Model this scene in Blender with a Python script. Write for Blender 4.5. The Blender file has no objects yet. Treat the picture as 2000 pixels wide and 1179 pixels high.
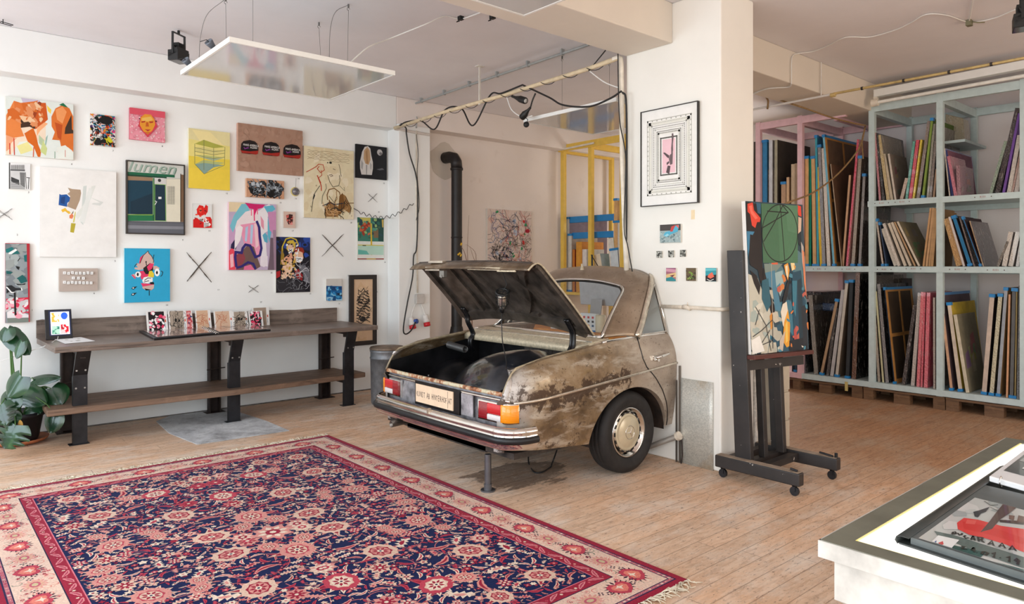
import bpy, bmesh, math, random
from mathutils import Vector, Matrix
random.seed(7)
SC = bpy.context.scene
COL = SC.collection

# ------------------------------------------------------------------ camera
FPX, HV, EYE = 1373.0, 515.0, 1.6
CY, SY = 0.655, 0.7557           # forward = (CY, SY): X runs right-away along the long wall, Y left-away
cam_data = bpy.data.cameras.new('camera')
cam = bpy.data.objects.new('camera', cam_data)
COL.objects.link(cam)
cam_data.sensor_fit = 'HORIZONTAL'
cam_data.sensor_width = 36.0
cam_data.lens = FPX / 2000.0 * 36.0
cam_data.shift_y = -(589.5 - HV) / 2000.0
cam_data.clip_start = 0.05
cam.location = (0, 0, EYE)
cam.rotation_euler = (math.radians(90), 0, -math.asin(CY))
SC.camera = cam

# ------------------------------------------------------------------ world and light
world = bpy.data.worlds.new('world'); SC.world = world
world.use_nodes = True
wn = world.node_tree
bgn = wn.nodes['Background']
sky = wn.nodes.new('ShaderNodeTexSky')
sky.sky_type = 'NISHITA'; sky.sun_disc = False
sky.sun_elevation = math.radians(40); sky.sun_rotation = math.radians(120)
wn.links.new(sky.outputs[0], bgn.inputs[0])
bgn.inputs[1].default_value = 0.25

def area(name, loc, target, sx, sy, power, color):
    l = bpy.data.lights.new(name, 'AREA'); l.shape = 'RECTANGLE'
    l.size = sx; l.size_y = sy; l.energy = power; l.color = color
    o = bpy.data.objects.new(name, l); COL.objects.link(o)
    o.location = loc
    o.rotation_euler = (Vector(target) - Vector(loc)).to_track_quat('-Z', 'Y').to_euler()
    return o
# daylight entering by the tall shop windows in the wall left of the camera and in the street wall behind it
area('daylight_left_window', (-2.45, 4.9, 1.9), (5, 5.2, 2.4), 4.6, 2.6, 205, (0.82, 0.92, 1.0))
area('daylight_corner_window', (-2.45, -0.4, 1.9), (5, 0.2, 2.3), 4.6, 2.6, 180, (0.97, 0.985, 0.98))
area('daylight_street_window', (1.2, -3.35, 1.9), (1.2, 5, 2.4), 5.6, 2.6, 92, (1.0, 0.97, 0.92))
area('daylight_side_window', (6.4, -3.35, 1.9), (6.4, 5, 1.9), 3.2, 2.6, 85, (1.0, 0.78, 0.56))
area('alcove_fill_light', (9.80, 6.1, 1.9), (5.5, 6.6, 1.9), 1.9, 1.8, 62, (1.0, 0.95, 0.88))  # unseen fill light added to brighten the alcove

SC.view_settings.view_transform = 'Standard'
SC.view_settings.look = 'None'
SC.view_settings.exposure = 0.0
SC.view_settings.gamma = 1.0
SC.view_settings.use_curve_mapping = False

# ------------------------------------------------------------------ geometry helpers
def ray(u, v):
    r = (u - 1000.0) / FPX; t = -(v - HV) / FPX
    return Vector((CY + SY * r, SY - CY * r, t))
ORG = Vector((0, 0, EYE))
def onX(X, u, v): d = ray(u, v); return ORG + d * (X / d.x)
def onY(Y, u, v): d = ray(u, v); return ORG + d * (Y / d.y)
def onZ(Z, u, v): d = ray(u, v); return ORG + d * ((Z - EYE) / d.z)
def onD(D, u, v): return ORG + ray(u, v) * D

def srgb(c):
    if isinstance(c, str):
        c = c.lstrip('#'); c = tuple(int(c[i:i+2], 16) for i in (0, 2, 4))
    return tuple(((x/255.0) / 12.92 if x/255.0 <= 0.04045 else ((x/255.0 + 0.055) / 1.055) ** 2.4) for x in c[:3]) + (1.0,)

class MB:
    """collects geometry; build() links it as one mesh object"""
    def __init__(s, col=None):
        s.v = []; s.f = []; s.c = []; s.m = []; s.sm = []; s.col = col or (0.8, 0.8, 0.8, 1); s.mi = 0; s.smooth = False
        s.M = None
    def color(s, c): s.col = srgb(c) if (isinstance(c, str) or max(c) > 1.0) else tuple(c); return s
    def add(s, vs, fs, col=None, smooth=None):
        b = len(s.v)
        if s.M is not None: vs = [s.M @ Vector(p) for p in vs]
        s.v += [tuple(p) for p in vs]
        for f in fs:
            s.f.append(tuple(i + b for i in f)); s.c.append(col or s.col); s.m.append(s.mi)
            s.sm.append(s.smooth if smooth is None else smooth)
        return s
    def quad(s, a, b, c, d, col=None): return s.add([a, b, c, d], [(0, 1, 2, 3)], col)
    def poly(s, pts, col=None): return s.add(pts, [tuple(range(len(pts)))], col)
    def box(s, lo, hi, col=None):
        x0, y0, z0 = lo; x1, y1, z1 = hi
        return s.add([(x0,y0,z0),(x1,y0,z0),(x1,y1,z0),(x0,y1,z0),(x0,y0,z1),(x1,y0,z1),(x1,y1,z1),(x0,y1,z1)],
                     [(3,2,1,0),(4,5,6,7),(0,1,5,4),(1,2,6,5),(2,3,7,6),(3,0,4,7)], col, False)
    def obox(s, o, ax, ay, az, col=None):
        """box from corner o with edge vectors"""
        o = Vector(o); ax = Vector(ax); ay = Vector(ay); az = Vector(az)
        P = [o, o+ax, o+ax+ay, o+ay, o+az, o+ax+az, o+ax+ay+az, o+ay+az]
        return s.add(P, [(3,2,1,0),(4,5,6,7),(0,1,5,4),(1,2,6,5),(2,3,7,6),(3,0,4,7)], col, False)
    def bar(s, p0, p1, w, h, up=(0, 0, 1), col=None):
        p0 = Vector(p0); p1 = Vector(p1); d = (p1 - p0); n = d.normalized(); up = Vector(up)
        if abs(n.dot(up)) > 0.98: up = Vector((1, 0, 0))
        a = n.cross(up).normalized(); b = a.cross(n).normalized()
        return s.obox(p0 - a*w/2 - b*h/2, d, a*w, b*h, col)
    def ring(s, c, n, r, k, ref=None):
        n = n.normalized(); ref = ref or (Vector((0,0,1)) if abs(n.z) < 0.9 else Vector((1,0,0)))
        a = n.cross(ref).normalized(); b = n.cross(a).normalized()
        return [c + a*math.cos(2*math.pi*i/k)*r + b*math.sin(2*math.pi*i/k)*r for i in range(k)]
    def cyl(s, p0, p1, r, k=16, r2=None, caps=True, col=None):
        p0 = Vector(p0); p1 = Vector(p1); r2 = r if r2 is None else r2; n = p1 - p0
        A = s.ring(p0, n, r, k); B = s.ring(p1, n, r2, k)
        s.add(A + B, [(i, i+k, (i+1) % k + k, (i+1) % k) for i in range(k)], col, True)
        if caps:
            s.add(A, [tuple(range(k))], col, False); s.add(B, [tuple(reversed(range(k)))], col, False)
        return s
    def tube(s, pts, r, k=8, col=None, closed=False, caps=True):
        pts = [Vector(p) for p in pts]; n = len(pts); V = []
        rr = r if isinstance(r, (list, tuple)) else [r]*n
        ref = None
        for i in range(n):
            if closed: t = pts[(i+1) % n] - pts[i-1]
            else: t = pts[min(i+1, n-1)] - pts[max(i-1, 0)]
            t = t.normalized() if t.length > 1e-9 else Vector((0,0,1))
            if ref is None:
                ref = Vector((0,0,1)) if abs(t.z) < 0.9 else Vector((1,0,0))
                a = t.cross(ref).normalized()
            else:
                a = a - t * a.dot(t)
                a = a.normalized() if a.length > 1e-6 else t.orthogonal().normalized()
            b = t.cross(a).normalized()
            V += [pts[i] + (a*math.cos(2*math.pi*j/k) + b*math.sin(2*math.pi*j/k))*rr[i] for j in range(k)]
        F = []
        for i in range(n if closed else n-1):
            for j in range(k):
                i2 = (i+1) % n
                F.append((i*k+j, i*k+(j+1) % k, i2*k+(j+1) % k, i2*k+j))
        if caps and not closed:
            F.append(tuple(reversed(range(k)))); F.append(tuple((n-1)*k + j for j in range(k)))
        return s.add(V, F, col, True)
    def lathe(s, prof, o, ax=(0,0,1), k=32, col=None, smooth=True, a0=0, a1=2*math.pi):
        """prof: (radius, height) pairs along axis"""
        o = Vector(o); ax = Vector(ax).normalized()
        ref = Vector((0,0,1)) if abs(ax.z) < 0.9 else Vector((1,0,0))
        a = ax.cross(ref).normalized(); b = ax.cross(a).normalized()
        full = abs(a1 - a0 - 2*math.pi) < 1e-6; kk = k if full else k+1
        V = []
        for (r, h) in prof:
            for j in range(kk):
                t = a0 + (a1-a0)*j/k
                V.append(o + ax*h + (a*math.cos(t) + b*math.sin(t))*r)
        F = []
        for i in range(len(prof)-1):
            for j in range(k):
                F.append((i*kk+j, (i+1)*kk+j, (i+1)*kk+(j+1) % kk, i*kk+(j+1) % kk))
        return s.add(V, F, col, smooth)
    def sphere(s, c, r, k=16, m=10, sc=(1,1,1), col=None):
        c = Vector(c); V = []; F = []
        for i in range(m+1):
            p = math.pi*i/m
            for j in range(k):
                t = 2*math.pi*j/k
                V.append(c + Vector((math.sin(p)*math.cos(t)*r*sc[0], math.sin(p)*math.sin(t)*r*sc[1], math.cos(p)*r*sc[2])))
        for i in range(m):
            for j in range(k):
                F.append((i*k+j, (i+1)*k+j, (i+1)*k+(j+1) % k, i*k+(j+1) % k))
        return s.add(V, F, col, True)
    def prism(s, pts, d, col=None):
        """closed outline pts (3d) extruded by vector d"""
        pts = [Vector(p) for p in pts]; d = Vector(d); n = len(pts)
        V = pts + [p + d for p in pts]
        F = [tuple(range(n)), tuple(reversed(range(n, 2*n)))] + [((i+1) % n, i, i+n, (i+1) % n + n) for i in range(n)]
        return s.add(V, F, col, False)
    def grid(s, G, col=None, smooth=True, flip=False):
        n = len(G); m = len(G[0]); V = [p for r in G for p in r]
        F = []
        for i in range(n-1):
            for j in range(m-1):
                q = (i*m+j, i*m+j+1, (i+1)*m+j+1, (i+1)*m+j)
                F.append(q[::-1] if flip else q)
        return s.add(V, F, col, smooth)
    def text(s, st, o, ux, uy, size, col=None, align='LEFT', depth=0.0, sx=1.0):
        me = text_mesh(st, align)
        o = Vector(o); ux = Vector(ux).normalized(); uy = Vector(uy).normalized(); n = ux.cross(uy)
        s.add([o + ux*p[0]*size*sx + uy*p[1]*size + n*depth for p in me[0]], me[1], col, False)
        return s
    def build(s, name, mat=None, parent=None, loc=None, weld=False, bevel=0, solid=0, subsurf=0):
        base = Vector((0,0,0))
        if parent is not None: base = parent.matrix_world.translation if False else Vector(WORLD.get(parent, (0,0,0)))
        me = bpy.data.meshes.new(name)
        if loc is None and parent is None and s.v:
            xs = [p[0] for p in s.v]; ys = [p[1] for p in s.v]; zs = [p[2] for p in s.v]
            base = Vector(((min(xs)+max(xs))/2, (min(ys)+max(ys))/2, min(zs)))
            loc = base
        me.from_pydata([tuple(Vector(p) - base) for p in s.v], [], s.f)
        ca = me.color_attributes.new('Col', 'BYTE_COLOR', 'CORNER')
        arr = []
        for f, c in zip(s.f, s.c):
            q = (c[0], c[1], c[2], 1.0)
            arr.extend(q * len(f))
        ca.data.foreach_set('color', arr)
        me.polygons.foreach_set('use_smooth', s.sm)
        if mat is not None:
            for m in (mat if isinstance(mat, (list, tuple)) else [mat]): me.materials.append(m)
            me.polygons.foreach_set('material_index', s.m)
        me.update()
        if weld:
            b = bmesh.new(); b.from_mesh(me); bmesh.ops.remove_doubles(b, verts=b.verts, dist=1e-5)
            bmesh.ops.recalc_face_normals(b, faces=b.faces); b.to_mesh(me); b.free()
        o = bpy.data.objects.new(name, me); COL.objects.link(o)
        if parent is not None: o.parent = parent; WORLD[o] = base
        else:
            o.location = loc if loc is not None else (0,0,0); WORLD[o] = base
        if solid:
            md = o.modifiers.new('solid', 'SOLIDIFY'); md.thickness = solid; md.offset = -1
        if bevel:
            md = o.modifiers.new('bevel', 'BEVEL'); md.width = bevel; md.segments = 2; md.limit_method = 'ANGLE'
            md.harden_normals = False
        if subsurf:
            md = o.modifiers.new('sub', 'SUBSURF'); md.levels = subsurf; md.render_levels = subsurf
        return o

WORLD = {}
_tc = {}
def text_mesh(st, align='LEFT'):
    k = (st, align)
    if k in _tc: return _tc[k]
    cu = bpy.data.curves.new('lettering', 'FONT'); cu.body = st; cu.align_x = align; cu.size = 1.0; cu.resolution_u = 2
    o = bpy.data.objects.new('lettering', cu); COL.objects.link(o)
    dg = bpy.context.evaluated_depsgraph_get()
    me = bpy.data.meshes.new_from_object(o.evaluated_get(dg))
    r = ([tuple(v.co) for v in me.vertices], [tuple(p.vertices) for p in me.polygons])
    bpy.data.objects.remove(o); bpy.data.curves.remove(cu); bpy.data.meshes.remove(me)
    _tc[k] = r
    return r

def tag(o, label, cat, group=None):
    o['label'] = label; o['category'] = cat
    if group: o['group'] = group
    return o
def thing(name, label, cat, loc=(0,0,0), group=None):
    o = bpy.data.objects.new(name, None); COL.objects.link(o)
    o.location = loc; o.empty_display_size = 0.1; WORLD[o] = Vector(loc)
    return tag(o, label, cat, group)
def struct(o):
    o['kind'] = 'structure'; return o

# ------------------------------------------------------------------ material helpers
def new_mat(name):
    m = bpy.data.materials.new(name); m.use_nodes = True
    nt = m.node_tree; b = nt.nodes['Principled BSDF']
    return m, nt, b
def N(nt, t, **kw):
    n = nt.nodes.new(t)
    for k, v in kw.items():
        if k.startswith('i_'):
            n.inputs[int(k[2:]) if k[2:].isdigit() else k[2:].replace('_', ' ')].default_value = v
        else: setattr(n, k, v)
    return n
def ramp(nt, fac, stops, interp='LINEAR'):
    n = nt.nodes.new('ShaderNodeValToRGB'); cr = n.color_ramp; cr.interpolation = interp
    while len(cr.elements) < len(stops): cr.elements.new(0.5)
    for e, (p, c) in zip(cr.elements, stops): e.position = p; e.color = c if len(c) == 4 else tuple(c) + (1,)
    nt.links.new(fac, n.inputs[0]); return n
def mixc(nt, fac, a, b, mode='MIX'):
    n = nt.nodes.new('ShaderNodeMix'); n.data_type = 'RGBA'; n.blend_type = mode
    for i, x in ((0, fac), (6, a), (7, b)):
        if isinstance(x, (int, float)): n.inputs[i].default_value = x
        elif isinstance(x, tuple): n.inputs[i].default_value = x
        else: nt.links.new(x, n.inputs[i])
    return n.outputs[2]
def noise(nt, vec, scale, detail=4, rough=0.5, dist=0.0):
    n = N(nt, 'ShaderNodeTexNoise'); n.inputs['Scale'].default_value = scale; n.inputs['Detail'].default_value = detail
    n.inputs['Roughness'].default_value = rough; n.inputs['Distortion'].default_value = dist
    if vec is not None: nt.links.new(vec, n.inputs['Vector'])
    return n.outputs[0]
def coords(nt, scale=(1,1,1), kind='Object'):
    t = N(nt, 'ShaderNodeTexCoord'); m = N(nt, 'ShaderNodeMapping'); m.inputs['Scale'].default_value = scale
    nt.links.new(t.outputs[kind], m.inputs[0]); return m.outputs[0]
def bump(nt, b, h, strength=0.2, dist=0.01):
    n = N(nt, 'ShaderNodeBump'); n.inputs['Strength'].default_value = strength; n.inputs['Distance'].default_value = dist
    nt.links.new(h, n.inputs['Height']); nt.links.new(n.outputs[0], b.inputs['Normal'])
def flat(name, c, rough=0.6, metal=0.0, var=0.06, scale=12, bmp=0.0, spec=0.5, coat=0.0, world=False):
    """plain coloured material with slight noise wear"""
    m, nt, b = new_mat(name); c = srgb(c)
    vec = coords(nt)
    n = noise(nt, vec, scale, 4, 0.6)
    lo = tuple(x*(1-var*2) for x in c[:3]) + (1,); hi = tuple(min(1, x*(1+var)) for x in c[:3]) + (1,)
    r = ramp(nt, n, [(0.3, lo), (0.7, hi)])
    nt.links.new(r.outputs[0], b.inputs['Base Color'])
    b.inputs['Roughness'].default_value = rough; b.inputs['Metallic'].default_value = metal
    b.inputs['Specular IOR Level'].default_value = spec; b.inputs['Coat Weight'].default_value = coat
    if bmp: bump(nt, b, n, bmp, 0.005)
    return m
def vmat(name, rough=0.7, metal=0.0, spec=0.4, bscale=0, bstr=0.0, coat=0.0, var=0.0, vscale=20):
    """material reading the face colours of the mesh"""
    m, nt, b = new_mat(name)
    a = N(nt, 'ShaderNodeVertexColor'); a.layer_name = 'Col'
    out = a.outputs[0]
    if var:
        n = noise(nt, coords(nt), vscale, 5, 0.65)
        r = ramp(nt, n, [(0.3, (1-var*1.6,)*3), (0.7, (1+var*0.3,)*3)])
        out = mixc(nt, 1.0, out, r.outputs[0], 'MULTIPLY')
    nt.links.new(out, b.inputs['Base Color'])
    b.inputs['Roughness'].default_value = rough; b.inputs['Metallic'].default_value = metal
    b.inputs['Specular IOR Level'].default_value = spec; b.inputs['Coat Weight'].default_value = coat
    if bscale:
        n2 = noise(nt, coords(nt), bscale, 3, 0.5); bump(nt, b, n2, bstr, 0.004)
    return m
# ------------------------------------------------------------------ materials of the shell
def plaster(name, base, stain=None, k=0.05):
    m, nt, b = new_mat(name); vec = coords(nt)
    n1 = noise(nt, vec, 1.3, 4, 0.6); n2 = noise(nt, vec, 22, 5, 0.6)
    c = srgb(base); lo = tuple(x*(1-k) for x in c[:3])+(1,); hi = tuple(min(1,x*(1+k*0.4)) for x in c[:3])+(1,)
    r = ramp(nt, n1, [(0.3, lo), (0.7, hi)]); out = r.outputs[0]
    if stain:
        f = ramp(nt, noise(nt, vec, 3.0, 6, 0.7), [(0.60, (0,0,0)), (0.75, (1,1,1))])
        out = mixc(nt, f.outputs[0], out, srgb(stain))
    nt.links.new(out, b.inputs['Base Color']); b.inputs['Roughness'].default_value = 0.85
    b.inputs['Specular IOR Level'].default_value = 0.2
    bump(nt, b, n2, 0.15, 0.006)
    return m
M_WALL = plaster('wall_paint', (238,238,236))
M_WALLW = plaster('pillar_paint', (240,237,230))
M_CEIL = plaster('ceiling_paint', (236,232,234))
M_CEILR = plaster('beam_paint', (226,216,203))
M_WALLB = plaster('alcove_paint', (234,224,218), (222,210,202))

def floor_mat():
    m, nt, b = new_mat('worn_boards'); vec = coords(nt)
    sep = N(nt, 'ShaderNodeSeparateXYZ'); nt.links.new(vec, sep.inputs[0])
    bw = 0.118
    def math_(op, a, b_=None, c=None):
        n = N(nt, 'ShaderNodeMath', operation=op)
        for i, x in enumerate((a, b_, c)):
            if x is None: continue
            if isinstance(x, (int, float)): n.inputs[i].default_value = x
            else: nt.links.new(x, n.inputs[i])
        return n.outputs[0]
    yb = math_('DIVIDE', sep.outputs[1], bw)
    row = math_('FLOOR', yb); fr = math_('FRACT', yb)
    wn_ = N(nt, 'ShaderNodeTexWhiteNoise', noise_dimensions='1D'); nt.links.new(row, wn_.inputs['W'])
    xo = math_('ADD', math_('DIVIDE', sep.outputs[0], 2.9), math_('MULTIPLY', wn_.outputs[0], 7.0))
    col_ = math_('FLOOR', xo); xf = math_('FRACT', xo)
    cmb = N(nt, 'ShaderNodeCombineXYZ'); nt.links.new(row, cmb.inputs[0]); nt.links.new(col_, cmb.inputs[1])
    wn2 = N(nt, 'ShaderNodeTexWhiteNoise', noise_dimensions='2D'); nt.links.new(cmb.outputs[0], wn2.inputs['Vector'])
    # grain stretched along the boards, shifted per board
    off = N(nt, 'ShaderNodeVectorMath', operation='ADD'); nt.links.new(vec, off.inputs[0])
    c3 = N(nt, 'ShaderNodeCombineXYZ'); nt.links.new(math_('MULTIPLY', wn2.outputs[0], 30.0), c3.inputs[0]); nt.links.new(c3.outputs[0], off.inputs[1])
    st = N(nt, 'ShaderNodeMapping'); st.inputs['Scale'].default_value = (2.4, 13, 1); nt.links.new(off.outputs[0], st.inputs[0])
    g = noise(nt, st.outputs[0], 2.2, 8, 0.65, 0.6)
    st2 = N(nt, 'ShaderNodeMapping'); st2.inputs['Scale'].default_value = (5, 40, 1); nt.links.new(off.outputs[0], st2.inputs[0])
    g2 = noise(nt, st2.outputs[0], 2.0, 5, 0.7)
    base = ramp(nt, g, [(0.2, srgb((188,152,124))), (0.5, srgb((222,190,162))), (0.8, srgb((236,214,192)))])
    tint = ramp(nt, wn2.outputs[0], [(0.0, (0.92,0.90,0.88,1)), (0.5, (0.98,0.97,0.96,1)), (1.0, (1.03,1.0,0.97,1))])
    out = mixc(nt, 1.0, base.outputs[0], tint.outputs[0], 'MULTIPLY')
    # reddish worn areas, pale dust and dark wear
    n1 = noise(nt, vec, 0.8, 5, 0.6)
    f1 = ramp(nt, n1, [(0.45, (0,0,0)), (0.62, (1,1,1))])
    f1m = math_('MULTIPLY', f1.outputs[0], 0.75)
    out = mixc(nt, f1m, out, mixc(nt, 1.0, out, (1.0,0.86,0.74,1), 'MULTIPLY'))
    v2 = N(nt, 'ShaderNodeMapping'); v2.inputs['Scale'].default_value = (1, 1.9, 1); v2.inputs['Location'].default_value = (3.1, 1.7, 0); nt.links.new(vec, v2.inputs[0])
    n2 = noise(nt, v2.outputs[0], 1.6, 8, 0.7)
    f2 = ramp(nt, n2, [(0.48, (0,0,0)), (0.64, (1,1,1))])
    out = mixc(nt, math_('MULTIPLY', f2.outputs[0], 0.6), out, srgb((226,216,204)))
    v3 = N(nt, 'ShaderNodeMapping'); v3.inputs['Scale'].default_value = (1.4, 3.2, 1); v3.inputs['Location'].default_value = (8.1, 4.7, 0); nt.links.new(vec, v3.inputs[0])
    n3 = noise(nt, v3.outputs[0], 1.8, 8, 0.75)
    f3 = ramp(nt, n3, [(0.54, (0,0,0)), (0.72, (1,1,1))])
    out = mixc(nt, math_('MULTIPLY', f3.outputs[0], 0.42), out, srgb((96,78,66)))
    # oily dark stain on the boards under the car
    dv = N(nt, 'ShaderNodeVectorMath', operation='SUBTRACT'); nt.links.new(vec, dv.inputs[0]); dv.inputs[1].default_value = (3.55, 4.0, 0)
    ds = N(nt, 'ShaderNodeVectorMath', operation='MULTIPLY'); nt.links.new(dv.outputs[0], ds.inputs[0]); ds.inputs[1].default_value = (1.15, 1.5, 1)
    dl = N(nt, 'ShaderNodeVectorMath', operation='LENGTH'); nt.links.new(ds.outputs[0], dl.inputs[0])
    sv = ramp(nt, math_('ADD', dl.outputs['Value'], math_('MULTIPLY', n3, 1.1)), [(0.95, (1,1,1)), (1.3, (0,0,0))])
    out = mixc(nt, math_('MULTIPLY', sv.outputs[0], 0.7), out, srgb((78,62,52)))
    # flecks and chips
    v4 = N(nt, 'ShaderNodeMapping'); v4.inputs['Scale'].default_value = (13, 34, 1); nt.links.new(vec, v4.inputs[0])
    n4 = noise(nt, v4.outputs[0], 1.5, 6, 0.8)
    f4 = ramp(nt, n4, [(0.565, (0,0,0)), (0.64, (1,1,1))])
    out = mixc(nt, math_('MULTIPLY', f4.outputs[0], 0.75), out, srgb((86,62,50)))
    f5 = ramp(nt, n4, [(0.34, (1,1,1)), (0.41, (0,0,0))])
    out = mixc(nt, math_('MULTIPLY', f5.outputs[0], 0.6), out, srgb((240,228,210)))
    out = mixc(nt, math_('MULTIPLY', ramp(nt, g2, [(0.55,(0,0,0)),(0.75,(1,1,1))]).outputs[0], 0.3), out, srgb((120,88,66)))
    # boards turn darker and browner towards the store
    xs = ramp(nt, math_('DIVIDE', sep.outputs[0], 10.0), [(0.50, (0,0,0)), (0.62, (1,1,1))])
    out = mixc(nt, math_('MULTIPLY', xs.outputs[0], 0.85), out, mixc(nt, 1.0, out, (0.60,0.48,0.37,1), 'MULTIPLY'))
    # grooves
    gv = math_('MINIMUM', fr, math_('SUBTRACT', 1.0, fr))
    gx = math_('MULTIPLY', math_('MINIMUM', xf, math_('SUBTRACT', 1.0, xf)), 24.0)
    gg = math_('MINIMUM', gv, gx)
    gr = ramp(nt, gg, [(0.0, (1,1,1)), (0.03, (0,0,0))])
    out = mixc(nt, math_('MULTIPLY', gr.outputs[0], 0.5), out, srgb((96,72,56)))
    nt.links.new(out, b.inputs['Base Color'])
    rr = ramp(nt, n2, [(0.3, (0.45,)*3), (0.7, (0.75,)*3)]); nt.links.new(rr.outputs[0], b.inputs['Roughness'])
    b.inputs['Specular IOR Level'].default_value = 0.35
    h = math_('ADD', math_('MULTIPLY', gr.outputs[0], -1.0), math_('MULTIPLY', g2, 0.6))
    bump(nt, b, h, 0.5, 0.005)
    return m
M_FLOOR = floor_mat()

XA, YL, XB, ZC = 4.75, 7.95, 9.85, 3.73
X0, Y0 = -2.6, -3.5
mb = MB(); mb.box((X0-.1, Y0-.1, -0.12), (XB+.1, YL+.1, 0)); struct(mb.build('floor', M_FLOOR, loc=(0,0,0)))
mb = MB(); mb.box((X0-.1, Y0-.1, ZC), (XB+.1, YL+.1, ZC+.12)); struct(mb.build('ceiling', M_CEIL))
mb = MB(); mb.box((X0-.1, YL, 0), (XA+.4, YL+.1, ZC)); struct(mb.build('wall_left', M_WALL))
mb = MB(); mb.box((XA+.4, YL, 0), (XB+.1, YL+.1, ZC)); struct(mb.build('wall_alcove', M_WALLB))
mb = MB(); mb.box((XB, Y0-.1, 0), (XB+.1, YL, ZC)); struct(mb.build('wall_far', plaster('far_wall_paint', (228,220,220))))
M_WFRAME = flat('white_window_frame', (225,225,222), 0.5)
mb = MB()
for (a, b_, c, d) in ((5.1,7.1,.95,1.01),(5.1,7.1,2.79,2.85),(5.1,5.16,1.01,2.79),(7.04,7.1,1.01,2.79),(6.07,6.13,1.01,2.79)): mb.box((XB-.045,a,c),(XB-.001,b_,d))
struct(mb.build('window_5', M_WFRAME))  # made-up frame round the alcove fill light, the wall behind is closed
# street wall behind the camera and window wall at its left, with window openings
def wall_holes(name, axis, c, t, a0, a1, holes, mat):
    mb = MB(); cur = a0
    def blk(p0, p1, z0, z1):
        if axis == 'X': mb.box((c, p0, z0), (c+t, p1, z1))
        else: mb.box((p0, c, z0), (p1, c+t, z1))
    for (h0, h1, z0, z1) in holes:
        blk(cur, h0, 0, ZC); blk(h0, h1, 0, z0); blk(h0, h1, z1, ZC); cur = h1
    blk(cur, a1, 0, ZC)
    struct(mb.build(name, mat))
wall_holes('wall_window', 'X', X0-.1, .1, Y0, YL, [(-2.7, 1.9, .55, 3.2), (2.6, 7.2, .55, 3.2)], M_WALL)
wall_holes('wall_street', 'Y', Y0-.1, .1, X0, XB, [(-1.6, 4.0, .55, 3.2), (4.8, 8.0, .55, 3.2)], M_WALL)
M_WFRAME = flat('white_window_frame', (225,225,222), 0.5)
wn_i = 0
for (ax, c, h0, h1) in (('X', X0-.06, -2.7, 1.9), ('X', X0-.06, 2.6, 7.2), ('Y', Y0-.06, -1.6, 4.0), ('Y', Y0-.06, 4.8, 8.0)):
    wn_i += 1
    mb = MB()
    def fb(p0, p1, z0, z1):
        if ax == 'X': mb.box((c, p0, z0), (c+.05, p1, z1))
        else: mb.box((p0, c, z0), (p1, c+.05, z1))
    n = 3
    for i in range(n+1):
        p = h0 + (h1-h0)*i/n; fb(p-.03 if i else p, p+.03 if i < n else p, .55, 3.2)
    for z in (.55, 2.5, 3.14): fb(h0, h1, z, z+.06)
    struct(mb.build('window_%d' % wn_i, M_WFRAME))

# pillar with the picture wall, beams and the pilaster on the long wall
mb = MB(); mb.box((XA, 3.03, 0), (5.225, 3.966, ZC)); struct(mb.build('wall_pillar', M_WALLW, bevel=.012))
mb = MB(); mb.box((X0, 3.477, 3.40), (XA, 3.966, ZC)); struct(mb.build('trim_1', M_CEILR, bevel=.01))
mb = MB(); mb.box((5.225, 3.477, 3.40), (XB, 3.966, ZC)); struct(mb.build('trim_2', M_CEILR, bevel=.01))
mb = MB(); mb.box((X0, 7.72, 3.32), (XA, YL, ZC)); struct(mb.build('trim_3', M_WALL, bevel=.01))
mb = MB(); mb.box((XA, 7.67, 0), (5.23, YL, 3.38)); struct(mb.build('wall_pilaster', M_WALL, bevel=.01))
mb = MB(); mb.box((XA, 7.72, 3.38), (XB, YL, ZC)); struct(mb.build('trim_4', M_WALLB, bevel=.01))
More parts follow.
